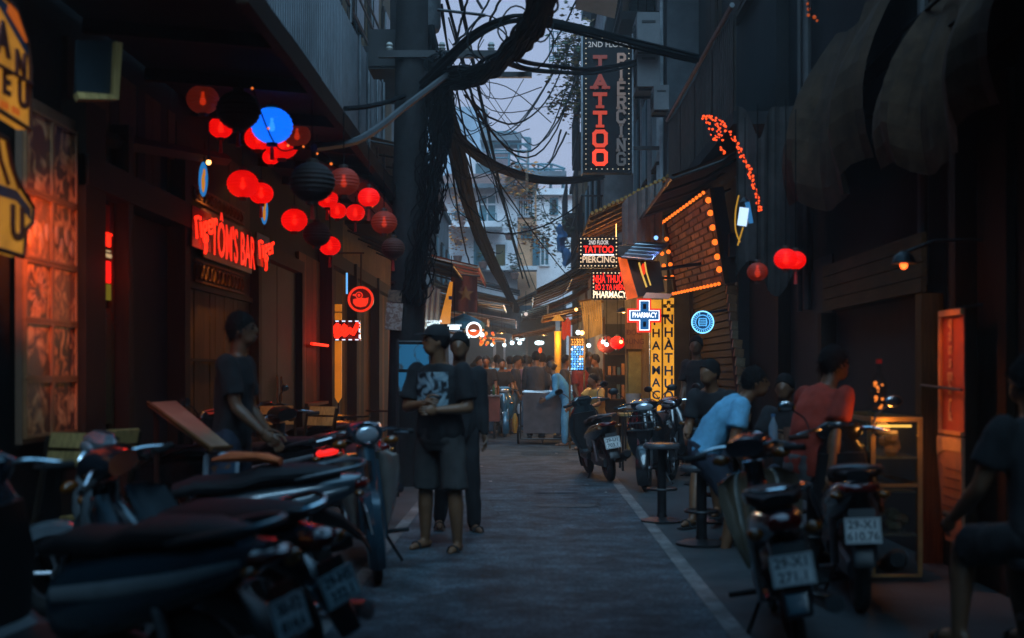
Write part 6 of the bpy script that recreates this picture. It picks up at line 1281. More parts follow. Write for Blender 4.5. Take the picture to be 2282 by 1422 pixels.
def bars(t, y, z, w=.33, turn=0, col=black, mir=True, drop=.03):
    m = Matrix.Translation((0, y, z)) @ Matrix.Rotation(turn, 4, 'Z')
    h = part('handlebar', MB().tube(smooth_path([(-w, -.12, -drop), (-w * .55, -.06, .01), (-.06, .0, 0), (.06, .0, 0), (w * .55, -.06, .01), (w, -.12, -drop)], 4), .011, 7).xf(m), chrome, t)
    for k in (-1, 1):
        part('grip', MB().tube([(k * (w - .11), -.10, -drop + .008), (k * (w + .012), -.124, -drop)], .018, 8).xf(m), rubber, h)
        part('brake_lever', MB().tube([(k * (w - .13), -.06, -drop + .01), (k * (w - .03), -.055, -drop - .005)], .006, 5).xf(m), steel, h)
        if mir:
            g = part('mirror', MB().tube(smooth_path([(k * (w - .13), -.08, 0), (k * (w - .1), -.05, .09), (k * (w - .02), -.05, .15)], 4), .006, 5).ball((k * (w + .01), -.045, .17), (.062, .014, .04), 12, 8).xf(m), black, h)
            part('mirror_glass', MB().ball((k * (w + .01), -.06, .17), (.055, .003, .034), 12, 6).xf(m), chrome, g)
    return h, m
def scooter(label, loc, rz, lean=4, col='dark', c2=None, txt=('29-X1', '610.76'), turn=0, sport=False, group='motorbikes parked along the lane', rxk=0, tail=None, mir=True):
    t = thing('motorbike', label, 'motorbike', loc, rz, group, True, ry=R(lean))
    P1 = paint(*col) if isinstance(col, tuple) else col; P2 = c2 or P1
    wheel(t, 'front_wheel', .66, .255, .052); wheel(t, 'rear_wheel', -.60, .25, .058)
    fe = MB(); rg = []
    for i in range(13):
        a = R(-35 + 150 * i / 12); rg.append([(x, .66 + math.cos(a) * (.285 + d), .255 + math.sin(a) * (.285 + d)) for x, d in ((-.07, -.05), (-.06, 0), (0, .02), (.06, 0), (.07, -.05), (.055, -.05), (.05, -.012), (0, .006), (-.05, -.012), (-.055, -.05))])
    part('front_fender', fe.loft([[Vector(p) for p in r] for r in rg]), P1, t)
    part('fork', MB().tube([(-.075, .66, .255), (-.07, .50, .66)], .018, 7).tube([(.075, .66, .255), (.07, .50, .66)], .018, 7), steel, t)
    part('front_apron', MB().secz([(.30, .40, .10, .04), (.42, .44, .17, .06), (.56, .46, .215, .075), (.70, .455, .225, .075), (.82, .44, .19, .07), (.92, .42, .12, .06)], 18, 2.6), P1, t)
    part('apron_nose', MB().secz([(.50, .52, .05, .03), (.62, .535, .09, .05), (.76, .52, .10, .055), (.88, .48, .07, .04)], 14, 2.2), P2, t)
    for k in (-1, 1): part('indicator', MB().ball((k * .15, .515, .70), (.05, .02, .026), 10, 7), lens_amber, t)
    part('inner_shield', MB().secz([(.34, .36, .11, .03), (.6, .37, .19, .035), (.84, .36, .15, .035)], 14, 3), black, t)
    part('floorboard', MB().sec([(-.10, .31, .15, .05), (.1, .30, .16, .035), (.3, .30, .16, .035), (.40, .36, .14, .06)], 14, 4), black, t)
    part('body_shell', MB().sec([(.02, .47, .10, .13), (-.10, .51, .145, .17), (-.35, .57, .175, .16), (-.62, .635, .165, .125), (-.85, .70, .12, .085), (-1.0, .745, .06, .04)], 18, 2.6), P1, t)
    for k in (-1, 1): part('side_stripe', MB().sec([(-.05, .55, .012, .03, k * .135), (-.35, .60, .012, .035, k * .172), (-.65, .655, .012, .03, k * .16), (-.92, .72, .01, .015, k * .10)], 8, 2), P2, t)
    part('seat', MB().sec([(.05, .70, .09, .035), (-.08, .735, .125, .045), (-.32, .745, .135, .045), (-.44, .785, .14, .05), (-.70, .80, .13, .045), (-.88, .80, .07, .025)], 16, 2.6), seatm, t)
    part('grab_rail', MB().tube(smooth_path([(-.12, -.62, .78), (-.13, -.86, .83), (-.07, -1.0, .85), (.07, -1.0, .85), (.13, -.86, .83), (.12, -.62, .78)], 4), .014, 7), galv, t)
    part('tail_light', MB().sec([(-.96, .735, .11, .035), (-1.02, .735, .085, .026), (-1.045, .735, .03, .012)], 12, 2.4), tail or lens_red, t)
    for k in (-1, 1): part('indicator', MB().ball((k * .125, -.98, .70), (.035, .03, .02), 10, 7), lens_amber, t)
    part('rear_fender', MB().sec([(-.72, .56, .08, .06), (-.9, .50, .075, .035), (-1.02, .40, .07, .02), (-1.06, .33, .06, .015)], 12, 3), black, t)
    plate(t, (0, -1.045, .515), -14, txt)
    part('engine', MB().sec([(.02, .29, .09, .08), (-.2, .28, .11, .10), (-.45, .27, .10, .085), (-.66, .25, .07, .06)], 12, 3), engine_m, t)
    part('exhaust', MB().tube([(.12, -.1, .2), (.15, -.4, .22), (.17, -.55, .26), (.18, -.92, .34), (.18, -.97, .345)], [.018, .02, .05, .058, .04], 12), black_matt, t)
    part('heat_guard', MB().sec([(-.55, .29, .01, .03, .225), (-.9, .35, .01, .032, .235)], 8, 2), chrome, t)
    part('rear_shock', MB().tube([(-.13, -.62, .28), (-.13, -.55, .58)], .024, 8), steel, t)
    part('stand', MB().tube([(-.08, -.12, .25), (-.17, -.10, .04), (-.2, -.08, .02)], .012, 6), iron, t)
    h, m = bars(t, .42, .985, .33, turn, mir=mir)
    part('handlebar_cowl', MB().secz([(-.10, .01, .08, .05), (-.03, .02, .15, .07), (.02, .01, .16, .07), (.055, -.01, .10, .04)], 16, 2.4).xf(m), P1, h)
    part('headlight', MB().ball((0, .085, -.03), (.10, .02, .045), 14, 9).xf(m), lens_clear, h)
    part('dashboard', MB().box((0, -.045, .04), (.16, .06, .012), Matrix.Rotation(R(35), 3, 'X')).xf(m), glass_dark, h, smooth=False)
    return t
def underbone(label, loc, rz, lean=5, col=('cream', (.55, .46, .38)), body=('maroon', (.05, .012, .012)), txt=('29-X3', '455.1'), turn=0, rack=False, group='motorbikes parked along the lane', tail=None, shield=True):
    t = thing('motorbike', label, 'motorbike', loc, rz, group, True, ry=R(lean)); P1 = paint(*col); P2 = paint(*body)
    wheel(t, 'front_wheel', .64, .285, .038, chrome, 18); wheel(t, 'rear_wheel', -.58, .285, .042, chrome, 18)
    rg = []
    for i in range(13):
        a = R(-30 + 170 * i / 12); rg.append([Vector((x, .64 + math.cos(a) * (.31 + d), .285 + math.sin(a) * (.31 + d))) for x, d in ((-.062, -.045), (-.05, 0), (0, .018), (.05, 0), (.062, -.045), (.05, -.045), (.042, -.01), (0, .006), (-.042, -.01), (-.05, -.045))])
    part('front_fender', MB().loft(rg), P2, t)
    part('fork', MB().tube([(-.07, .64, .285), (-.06, .46, .78)], .02, 8).tube([(.07, .64, .285), (.06, .46, .78)], .02, 8), P2, t)
    part('fork_cover', MB().secz([(.58, .54, .055, .05), (.72, .49, .065, .05), (.88, .44, .06, .05)], 12, 2.5), P2, t)
    part('badge', MB().tube([(0, .60, .66), (0, .555, .78)], .026, 8), chrome, t)
    for k in (-1, 1):                              # the two swept leg shields
        rg = []
        for z, y, xi, xo, bk in ((.33, .19, .09, .13, .02), (.45, .23, .075, .175, .04), (.58, .29, .06, .205, .05), (.70, .34, .055, .225, .06), (.79, .37, .05, .215, .05), (.83, .38, .05, .14, .03)):
            r = []
            for j in range(7): u = j / 6; r.append(Vector((k * (xi + (xo - xi) * u), y + .05 * math.sin(math.pi * u) - bk * u * u * 1.3, z)))
            r += [p - Vector((0, .014, 0)) for p in reversed(r)]
            rg.append(r)
        if shield: part('leg_shield', MB().loft(rg), P1, t)
    part('spine', MB().tube([(0, .42, .74), (0, .22, .55), (0, -.1, .52), (0, -.3, .6)], [.06, .07, .075, .07], 10), P2, t)
    part('engine', MB().sec([(.28, .34, .07, .07), (.12, .32, .12, .10), (-.1, .31, .13, .11), (-.22, .32, .10, .08)], 12, 3), engine_m, t)
    part('cylinder_fin', MB().box((0, .3, .37), (.14, .12, .11)).box((0, .37, .38), (.12, .02, .09)), engine_m, t, smooth=False)
    part('side_panel', MB().sec([(-.08, .53, .10, .08), (-.25, .58, .135, .13), (-.5, .62, .13, .12), (-.8, .68, .10, .08), (-.95, .70, .06, .045)], 16, 2.6), P2, t)
    part('seat', MB().sec([(.0, .735, .09, .03), (-.15, .755, .125, .045), (-.45, .775, .13, .05), (-.75, .79, .12, .045), (-.86, .79, .07, .025)], 16, 2.6), seatm, t)
    part('tail_light', MB().sec([(-.93, .70, .085, .045), (-1.0, .70, .075, .04), (-1.03, .70, .03, .02)], 12, 2.4), tail or lens_red, t)
    for k in (-1, 1):
        part('indicator', MB().ball((k * .13, -.93, .66), (.04, .035, .03), 10, 7), lens_amber, t)
        part('indicator', MB().ball((k * .17, .47, .90), (.05, .03, .03), 10, 7), lens_amber, t)
        part('rear_shock', MB().tube([(k * .12, -.58, .29), (k * .12, -.46, .60)], .024, 8), chrome, t)
    part('rear_fender', MB().sec([(-.7, .60, .075, .05), (-.88, .53, .075, .03), (-1.0, .40, .07, .018), (-1.05, .30, .06, .012)], 12, 3), P2, t)
    plate(t, (0, -1.035, .50), -14, txt)
    part('grab_rail', MB().tube(smooth_path([(-.12, -.5, .76), (-.14, -.8, .84), (-.06, -.98, .85), (.06, -.98, .85), (.14, -.8, .84), (.12, -.5, .76)], 4), .012, 7), chrome, t)
    part('exhaust', MB().tube([(.1, .2, .25), (.13, -.1, .22), (.15, -.35, .24), (.16, -1.0, .32)], [.02, .02, .045, .042], 12), chrome, t)
    part('chain_case', MB().sec([(-.15, .33, .02, .05, -.10), (-.6, .31, .02, .055, -.10), (-.7, .31, .015, .03, -.10)], 8, 2.5), P2, t)
    part('footrest', MB().tube([(-.26, .0, .24), (.26, .0, .24)], .016, 7), rubber, t); part('stand', MB().tube([(-.08, -.05, .25), (-.2, -.02, .02)], .012, 6), iron, t)
    h, m = bars(t, .40, .965, .34, turn, mir=False)
    part('headlight_nacelle', MB().sec([(-.10, .0, .11, .05), (.0, .0, .125, .075), (.08, -.01, .105, .07), (.10, -.012, .09, .06)], 18, 2.6).xf(m), P2, h)
    part('headlight', MB().ball((0, .098, -.014), (.082, .022, .056), 16, 10).xf(m), lens_clear, h); part('headlight_bezel', MB().torus((0, .098, -.014), .075, .009, (0, 1, 0), 24, 6).xf(m), chrome, h)
    if rack: part('luggage_rack', MB().tube([(-.1, -.7, .86), (-.1, -1.1, .86), (.1, -1.1, .86), (.1, -.7, .86)], .009, 6).tube([(0, -.7, .86), (0, -1.1, .86)], .009, 6), chrome, t)
    return t
def heading(dx, dy): return math.atan2(-dx, dy)     # local +Y turned to (dx, dy)
def by_tail(tx, ty, dx, dy, k=1.0):                 # root position from the place of the tail
    n = math.hypot(dx, dy); return (tx + dx / n * k, ty + dy / n * k, 0), heading(dx, dy)
lit_tail = E('tail_lit', (1, .02, .015), 1.0)
p, r = by_tail(-.72, 5.3, -.8, .6); underbone('dark motorbike leaning hard with its pale plate toward the road at lower left', p, r, -15, ('slate', (.08, .11, .13)), ('blueblack', (.015, .022, .03)), ('29-H5', '332.1'), .3)
p, r = by_tail(-.84, 4.5, -.9, .43); scooter('blue black motorbike nearest the camera, cut by the bottom edge', p, r, -8, ('petrol', (.016, .045, .065)), paint('silver', (.25, .28, .30)), ('30-F2', '814.6'), -.3, mir=False)
p, r = by_tail(-.98, 7.35, -.97, -.22); scooter('grey scooter standing across the pavement, its front toward the left wall', p, r, -8, ('dove', (.15, .18, .20)), paint('silver', (.25, .28, .30)), ('29-K1', '207.9'), .45, mir=False)
underbone('old underbone motorbike with whitish leg shields facing the camera by the man in the cap', (-1.06, 8.75, 0), heading(.16, -1), 5, ('cream', (.42, .36, .31)), ('deepblue', (.02, .05, .07)), ('29-M4', '120.3'), .15)
p, r = by_tail(-1.2, 11.0, -.75, .66); underbone('dark motorbike with a pale plate behind the man in the cap', p, r, -6, ('slate', (.08, .11, .13)), ('black', (.012, .013, .015)), ('29-X7', '455.3'), 0, shield=False)
p, r = by_tail(-1.5, 9.9, -.8, .6); scooter('black motorbike with a lit red tail lamp left of the old underbone', p, r, -6, ('black', (.012, .013, .015)), paint('silver', (.25, .28, .30)), ('29-D1', '901.4'), .2, tail=lit_tail)
p, r = by_tail(-1.62, 12.6, -.8, .6); scooter('black scooter by the low tables with a dull blue seat', p, r, -5, ('inkblue', (.02, .03, .05)), None, ('29-D1', '640.8'), .2, tail=lit_tail)
p, r = by_tail(-2.1, 9.0, -.85, .5); underbone('black motorbike with an orange lit seat under the sloping menu board', p, r, -6, ('brownish', (.10, .05, .03)), ('black', (.012, .013, .015)), ('29-P2', '118.2'), .2)
p, r = by_tail(1.25, 5.55, .10, 1); underbone('dark motorbike with tan leg shields and glossy blue tail at lower right', p, r, -9, ('tan', (.20, .14, .09)), ('blueblack', (.015, .022, .03)), ('29-X1', '271.1'), -.45)
p, r = by_tail(1.83, 6.75, .18, 1); scooter('black motorbike with a square plate beside the glass counter', p, r, -3, ('black', (.012, .013, .015)), paint('bronze', (.20, .10, .04)), ('29-X1', '610.76'), .1)
p, r = by_tail(1.10, 15.1, -.16, 1); scooter('glossy black green scooter parked right of the cart', p, r, -9, ('greenblack', (.014, .03, .036)), paint('gold', (.30, .20, .06)), ('29-U1', '703.1'), .3)
b = scooter('black scooter with a wire basket facing the camera by the yellow panels', (1.52, 14.9, 0), heading(-.25, -1), 4, ('black', (.012, .013, .015)), None, ('29-L5', '418.8'), .2)
w = MB()
for i in range(9): x = -.15 + .3 * i / 8; w.tube([(x, .56, .70), (x * 1.1, .58, .92)], .004, 4).tube([(x, .80, .70), (x * 1.1, .84, .92)], .004, 4)
for z, k in ((.70, 1), (.78, 1.03), (.86, 1.07), (.92, 1.1)): w.tube([(-.15 * k, .57, z), (.15 * k, .57, z), (.15 * k, .82, z), (-.15 * k, .82, z)], .006, 4, closed=True, cap=False)
part('wire_basket', w, iron, b)
scooter('small black motorbike half hidden behind the yellow panels', (2.05, 16.3, 0), heading(-.4, -1), 4, ('black', (.012, .013, .015)), None, ('29-L5', '733.0'), -.2)
# orange cloth lying on a seat, helmet
b = MB().sec([(-.22, 0, .03, .015), (-.1, .02, .08, .03), (.1, .015, .09, .03), (.22, 0, .04, .015)], 12, 2)
for v in b.v: v.z += .02 * noise.noise(v * 14)
solo('orange_cloth', b.xf(Matrix.Translation((-1.6, 7.2, .855)) @ Matrix.Rotation(1.2, 4, 'Z')), M('cloth_orange', (.65, .14, .04), .8), 'orange red cloth crumpled over the seat of the grey scooter', 'cloth')
# ================================================================ cart
t = thing('cycle_cart', 'square sheet metal cart on bicycle wheels standing in the road', 'cart', (.22, 23.3, 0)); yc = 23.0
x0, x1 = X(1166, yc), X(1252, yc)
part('body', MB().add([(x0, yc, .97), (x1, yc, .97), (x1, yc + 1.2, .97), (x0, yc + 1.2, .97), (x0 + .0, yc + .04, .22), (x1 - .03, yc + .04, .22), (x1 - .03, yc + 1.15, .22), (x0, yc + 1.15, .22)], [(0, 1, 5, 4), (1, 2, 6, 5), (2, 3, 7, 6), (3, 0, 4, 7), (4, 5, 6, 7)]), M('cart_steel', (.15, .14, .15), .45, .5, .3, 5), t, smooth=False)
part('rim', MB().tube([(x0, yc, .975), (x1, yc, .975), (x1, yc + 1.2, .975), (x0, yc + 1.2, .975)], .02, 6, closed=True, cap=False), steel, t)
part('lid', MB().bx(x0 + .02, x1 - .02, yc + .02, yc + 1.18, .93, .95), sheetmetal, t, smooth=False)
for x in (x0 - .10, x1 + .08):
    w = part('wheel', MB().torus((x, yc + .55, .33), .31, .02, (1, 0, 0), 30, 7), rubber, t); q = MB().torus((x, yc + .55, .33), .285, .01, (1, 0, 0), 26, 5).lathe([(0, -.03), (.02, -.03), (.02, .03), (0, .03)], (x, yc + .55, .33), 8, (1, 0, 0))
    for i in range(14): a = i * .4488; q.tube([(x, yc + .55, .33), (x, yc + .55 + .28 * math.cos(a), .33 + .28 * math.sin(a))], .003, 4)
    part('spokes', q, steel, w, kind='stuff')
part('axle', MB().tube([(x0 - .12, yc + .55, .33), (x1 + .1, yc + .55, .33)], .016, 6), iron, t)
part('prop_leg', MB().add([((x0 + x1) / 2 - .06, yc + .1, .22), ((x0 + x1) / 2 + .06, yc + .1, .22), ((x0 + x1) / 2, yc + .12, .01), ((x0 + x1) / 2, yc + .2, .22)], [(0, 1, 2), (1, 3, 2), (3, 0, 2), (0, 3, 1)]), iron, t, smooth=False)
part('frame', MB().tube([(x0 - .05, yc - .02, .12), (x1 + .05, yc - .02, .12)], .014, 6).tube([(x0 - .05, yc - .02, .12), (x0 - .05, yc + 1.1, .33)], .014, 6).tube([(x1 + .05, yc - .02, .12), (x1 + .05, yc + 1.1, .33)], .014, 6).tube([(x1 + .05, yc - .02, .12), (x1 + .05, yc - .02, .9)], .014, 6).tube([(x0 - .05, yc - .02, .12), (x0 - .05, yc - .02, .8)], .014, 6), iron, t)
part('handle', MB().tube([(x1 + .02, yc + .1, .95), (x1 + .14, yc - .12, 1.0), (x1 + .2, yc - .12, 1.0)], .014, 6), steel, t)
b = MB().secz([(.22, yc + .2, .03, .05, x0 - .15), (.35, yc + .2, .06, .09, x0 - .15), (.5, yc + .2, .05, .07, x0 - .15), (.58, yc + .2, .02, .02, x0 - .15)], 10, 2)
solo('yellow_bag', b, M('bag_yellow', (.60, .26, .03), .6), 'yellow bag hanging on the left side of the cart', 'bag')
solo('white_bag', MB().secz([(.58, yc + .1, .03, .03, x0 - .07), (.66, yc + .1, .05, .06, x0 - .07), (.76, yc + .1, .03, .03, x0 - .07)], 10, 2), M('bag_white', (.6, .65, .7), .5), 'small white bag hanging high on the left of the cart', 'bag')
# ================================================================ stools, tables, chairs
def stool(label, x, y, h, r=.17, group='round bar stools', rest=True, m=None):
    t = thing('stool', label, 'stool', (x, y, 0), 0, group, True)
    part('seat', MB().lathe([(0, 0), (r * .9, 0), (r, .015), (r, .035), (r * .9, .055), (0, .06)], (0, 0, h - .06), 22), m or black, t)
    part('column', MB().lathe([(.05, 0), (.042, .04), (.04, h - .1), (.06, h - .061)], (0, 0, .04), 14, cap=False), iron, t)
    part('base', MB().lathe([(0, 0), (r * 1.12, 0), (r * 1.12, .015), (r * .6, .035), (.05, .045), (0, .045)], (0, 0, .009), 24), iron, t)
    if rest: part('footrest', MB().torus((0, 0, h * .42), .13, .012, (0, 0, 1), 20, 6).tube([(-.13, 0, h * .42), (.13, 0, h * .42)], .01, 6), iron, t)
    return t
sm = M('stool_top', (.09, .085, .09), .18, 0, .2, 8, coat=.4)
stool('empty round bar stool closest to the painted line', 1.22, 11.35, .72, .17, m=sm); stool('round bar stool under the man in the white shirt', 1.37, 9.85, .64, .18, m=sm)
stool('round bar stool under the man in the red shirt', 1.90, 8.35, .66, .18, m=sm); stool('round bar stool under the cross legged drinker', 1.72, 11.32, .60, .17, m=sm); stool('low round stool of the dark drinker facing the street', 2.2, 10.45, .48, .17, m=sm)
t = thing('bar_table', 'dark square bar table between the drinkers on the right', 'table', (1.98, 9.45, 0), 0, None, True)
part('tabletop', MB().bx(-.42, .42, -.36, .36, .80, .83), wood_y, t, smooth=False); part('apron', MB().bx(-.38, .38, -.32, .32, .74, .798), wood_dark, t, smooth=False)
for a in (-1, 1):
    for c in (-1, 1): part('leg', MB().bx(a * .36 - .02, a * .36 + .02, c * .30 - .02, c * .30 + .02, .006, .738), wood_dark, t, smooth=False)
c = Vector((1.82, 9.28, .831)); t = thing('water_bottle', 'small clear water bottle on the right bar table', 'bottle', c)
part('glass_body', MB().lathe([(0, 0), (.032, 0), (.034, .02), (.034, .13), (.014, .18), (.013, .2), (0, .2)], c, 14), M('bottle_clear', (.25, .35, .42), .08, .2, .1, 5), t); part('cap', MB().lathe([(.016, 0), (.016, .02), (0, .02)], c + Vector((0, 0, .2)), 10), bluepaint, t)
solo('cup', MB().lathe([(0, 0), (.032, 0), (.042, .12), (.038, .12), (.03, .01), (0, .01)], (1.93, 9.25, .831), 14), M('cup_brown', (.24, .11, .07), .5), 'brown paper cup on the right bar table', 'cup')
solo('napkin_box', MB().bx(1.93, 2.05, 9.12, 9.21, .831, .885), M('box_orange', (.5, .16, .07), .5), 'low orange red box at the table edge on the right', 'box', smooth=False)
solo('plate', MB().lathe([(0, 0), (.07, .004), (.11, .02), (.105, .024), (0, .01)], (1.74, 9.15, .831), 20), bluepaint, 'blue rimmed plate at the left side of the right bar table', 'plate')
def rtable(label, x, y, h, r):
    t = thing('round_table', label, 'table', (x, y, 0), 0, 'glossy tables on the left terrace', True)
    part('tabletop', MB().lathe([(0, 0), (r, 0), (r, .025), (0, .03)], (0, 0, h), 26), M('top_gloss', (.05, .035, .028), .12, 0, .3, 8, coat=.6), t)
    part('column', MB().lathe([(.03, 0), (.03, h - .03)], (0, 0, .03), 10), iron, t); part('base', MB().lathe([(0, 0), (.22, 0), (.2, .02), (0, .03)], (0, 0, .006), 18), iron, t)
rtable('nearest glossy round table on the left terrace', -2.05, 13.9, .78, .34); rtable('glossy round table under the lit amber strip', -2.35, 16.0, .78, .36); rtable('farthest glossy round table on the left terrace', -1.9, 17.6, .80, .36); rtable('low glossy table beside the folding chairs', -2.5, 12.0, .70, .32)
def fchair(label, x, y, rz, m=wood_yellow):
    t = thing('folding_chair', label, 'chair', (x, y, 0), rz, 'slatted wooden chairs', True)
    for k in (-1, 1):
        part('leg', MB().bx(k * .18 - .012, k * .18 + .012, -.015, .015, 0, 1.02).xf(Matrix.Translation((0, .12, 0)) @ Matrix.Rotation(R(14), 4, 'X')), wood_dark, t, smooth=False)
        part('leg', MB().bx(k * .155 - .012, k * .155 + .012, -.015, .015, 0, .55).xf(Matrix.Translation((0, -.17, 0)) @ Matrix.Rotation(R(-24), 4, 'X')), wood_dark, t, smooth=False)
    for i in range(2): part('back_slat', MB().box((0, -.10 - .026 * i, .86 + .105 * i), (.34, .016, .088), Matrix.Rotation(R(14), 3, 'X')), m, t, smooth=False)
    for i in range(4): part('seat_slat', MB().box((0, .14 - .1 * i, .47), (.34, .085, .016)), m, t, smooth=False)
fchair('wooden chair with two wide back slats below the poster board', -2.66, 7.15, R(160)); fchair('wooden chair behind the one below the poster board, showing an edge', -2.62, 7.75, R(60))
fchair('left folding chair by the low table on the terrace', -2.52, 12.75, R(200)); fchair('right folding chair by the low table on the terrace', -2.12, 12.55, R(150))
# sloping menu board and its framed stand
t = thing('menu_stand', 'wooden stand with a long sloping menu board before the bar', 'menu stand', (-2.2, 8.5, 0))
q = [at(330, 897, 8.9), at(392, 893, 9.3), at(516, 996, 8.2), at(470, 1000, 7.7)]
part('sloping_board', slab(q, .025), M('menu_board_wood', (.34, .22, .14), .45, 0, .3, 6, .1), t, smooth=False)
part('board_edge', MB().tube([q[0], q[3]], .014, 5).tube([q[3], q[2]], .014, 5), wood_warm, t)
for p_ in (q[0] + Vector((.06, 0, -.05)), q[2] + Vector((-.06, .05, -.02)), q[1] + Vector((.05, -.05, -.07))): part('leg', MB().tube([p_, Vector((p_.x, p_.y, 0))], .022, 6), wood_dark, t)
t = thing('framed_stand', 'pale framed picture stand standing under the end of the menu board', 'picture stand', at(490, 1150, 7.9))
def FR(px, py): return at(px, py, 7.9 + (px - 490) * .003)
a_, b_, c_, d_ = FR(460, 1016), FR(528, 1012), FR(522, 1150), FR(455, 1146)
for p, q in ((a_, b_), (b_, c_), (c_, d_), (d_, a_)): part('frame_bar', MB().tube([p, q], .018, 4), M('frame_paleblue', (.30, .38, .44), .5), t, smooth=False)
part('picture', slab([a_, b_, c_, d_], .012), printed('menu_print', (.02, .07, .12), (.20, .09, .04), 7, 0, .56), t, smooth=False)
part('ledge', MB().tube([FR(448, 1148), FR(495, 1160)], .018, 4), wood_yellow, t, smooth=False)
part('leg', MB().tube([d_, Vector((d_.x, d_.y + .05, 0))], .016, 5).tube([c_, Vector((c_.x, c_.y + .05, 0))], .016, 5), wood_dark, t)
# low tables of the far stalls, crates, pots on the right
def ltable(label, x, y, h, w, d, m):
    t = thing('stall_table', label, 'table', (x, y, 0), 0, None, True); part('tabletop', MB().bx(-w / 2, w / 2, -d / 2, d / 2, h - .03, h), m, t, smooth=False)
    for a in (-1, 1):
        for c in (-1, 1): part('leg', MB().tube([(a * (w / 2 - .04), c * (d / 2 - .04), .004), (a * (w / 2 - .04), c * (d / 2 - .04), h - .031)], .016, 6), iron, t)
ltable('warm lit wooden table behind the scooters on the right', 1.72, 17.4, .78, .9, .6, wood_yellow); ltable('second wooden table by the chemist door', 1.85, 19.2, .80, .8, .6, wood_warm)
solo('pail', MB().lathe([(0, 0), (.10, 0), (.12, .22), (.11, .22), (.09, .01), (0, .01)], (1.62, 19.1, .801), 16), offwhite, 'pale round pail on the table by the chemist door', 'pail')
t = thing('helmet', 'round tan helmet resting on a stool by the standing figure', 'helmet', (2.05, 15.0, .70)); part('dome', MB().ball((2.05, 15.0, .82), (.13, .15, .13), 16, 10), M('helmet_tan', (.30, .17, .08), .35), t); part('visor', MB().ball((2.05, 14.87, .80), (.10, .05, .06), 12, 8), glass_dark, t)
stool('stool carrying the tan helmet', 2.05, 15.0, .70, .16, rest=False)
# stall goods left of the cart
t = thing('drinks_cart', 'low vending trolley with bottles left of the crowd', 'trolley', (-.75, 25.5, 0)); part('box', MB().bx(-1.15, -.55, 25.2, 25.8, .35, .85), M('trolley_red', (.22, .06, .04), .5), t, smooth=False); part('top', MB().bx(-1.2, -.5, 25.15, 25.85, .851, .88), steel, t, smooth=False)
for x in (-1.05, -.65): part('wheel', MB().torus((x, 25.25, .17), .14, .025, (1, 0, 0), 18, 6), rubber, t)
for i in range(7): part('jar', MB().lathe([(0, 0), (.03, 0), (.03, .14), (.012, .2), (0, .2)], (-1.12 + .09 * i, 25.3 + .1 * (i % 2), .881), 8), [lens_amber, glass_dark, M('jar_green', (.05, .16, .08), .2)][i % 3], t)
# ================================================================ people
def remesh(mb, vox, it=4, wr=0, seed=0, fac=.5):
    me = bpy.data.meshes.new('tmp'); me.from_pydata([v[:] for v in mb.v], [], mb.f); me.update()
    b = bmesh.new(); b.from_mesh(me); bmesh.ops.recalc_face_normals(b, faces=b.faces); b.to_mesh(me); b.free()
    o = bpy.data.objects.new('tmp', me); COL.objects.link(o)
    m = o.modifiers.new('r', 'REMESH'); m.mode = 'VOXEL'; m.voxel_size = vox; m.use_smooth_shade = True
    s = o.modifiers.new('s', 'SMOOTH'); s.iterations = it; s.factor = fac
    dg = bpy.context.evaluated_depsgraph_get(); e = bpy.data.meshes.new_from_object(o.evaluated_get(dg))
    r = MB(); r.v = [v.co.copy() for v in e.vertices]; r.f = [list(p.vertices) for p in e.polygons]
    if wr:
        for i, v in enumerate(e.vertices):
            p = v.co; q = Vector((p.x * 9, p.y * 9, p.z * 5 + seed)); r.v[i] += v.normal * (wr * (noise.noise(q) + .5 * noise.noise(q * 2.3)))
    bpy.data.objects.remove(o); bpy.data.meshes.remove(me); bpy.data.meshes.remove(e); return r
def RX(a): return Matrix.Rotation(R(a), 3, 'X')
def RZ(a): return Matrix.Rotation(R(a), 3, 'Z')
def RY(a): return Matrix.Rotation(R(a), 3, 'Y')
def ell(mb, frames, n=16):                          # loft of ellipses: (centre, matrix, half width, half depth)
    return mb.loft([[c + m @ Vector((a * math.cos(t), b * math.sin(t), 0)) for t in [6.2832 * i / n for i in range(n)]] for c, m, a, b in frames])
def limb(mb, pts, rs, n=12):
    mb.tube(pts, rs, n)
    for p, r in zip(pts, rs): mb.ball(p, r * .98, 10, 7)
    return mb
def hand(mb, wr, d, pal, side, s, curl=35):
    d = d.normalized(); pal = (pal - d * pal.dot(d)).normalized(); sd = d.cross(pal) * side   # thumb side
    m = Matrix((sd, pal, d)).transposed()
    mb.ball(wr + d * .045 * s, (.040 * s, .016 * s, .055 * s), 10, 8, m)
    for i, ln in enumerate((.072, .08, .075, .058)):
        p = wr + d * .085 * s + sd * (.028 - .019 * i) * s; q = [p]; a = curl * .5
        for k in range(3):
            dd = d * math.cos(R(a)) + pal * math.sin(R(a)); q.append(q[-1] + dd * ln * s / 3 * (1.15 - .15 * k)); a += curl
        mb.tube(q, [.0092 * s, .0088 * s, .008 * s, .0062 * s], 6)
    p = wr + d * .025 * s + sd * .03 * s; q = [p, p + (d * .6 + sd * .8) * .034 * s, p + (d * .95 + sd * .75 + pal * .35) * .052 * s, p + (d * 1.3 + sd * .6 + pal * .8) * .066 * s]
    mb.tube(q, [.012 * s, .0105 * s, .009 * s, .0065 * s], 6)
SK = {}
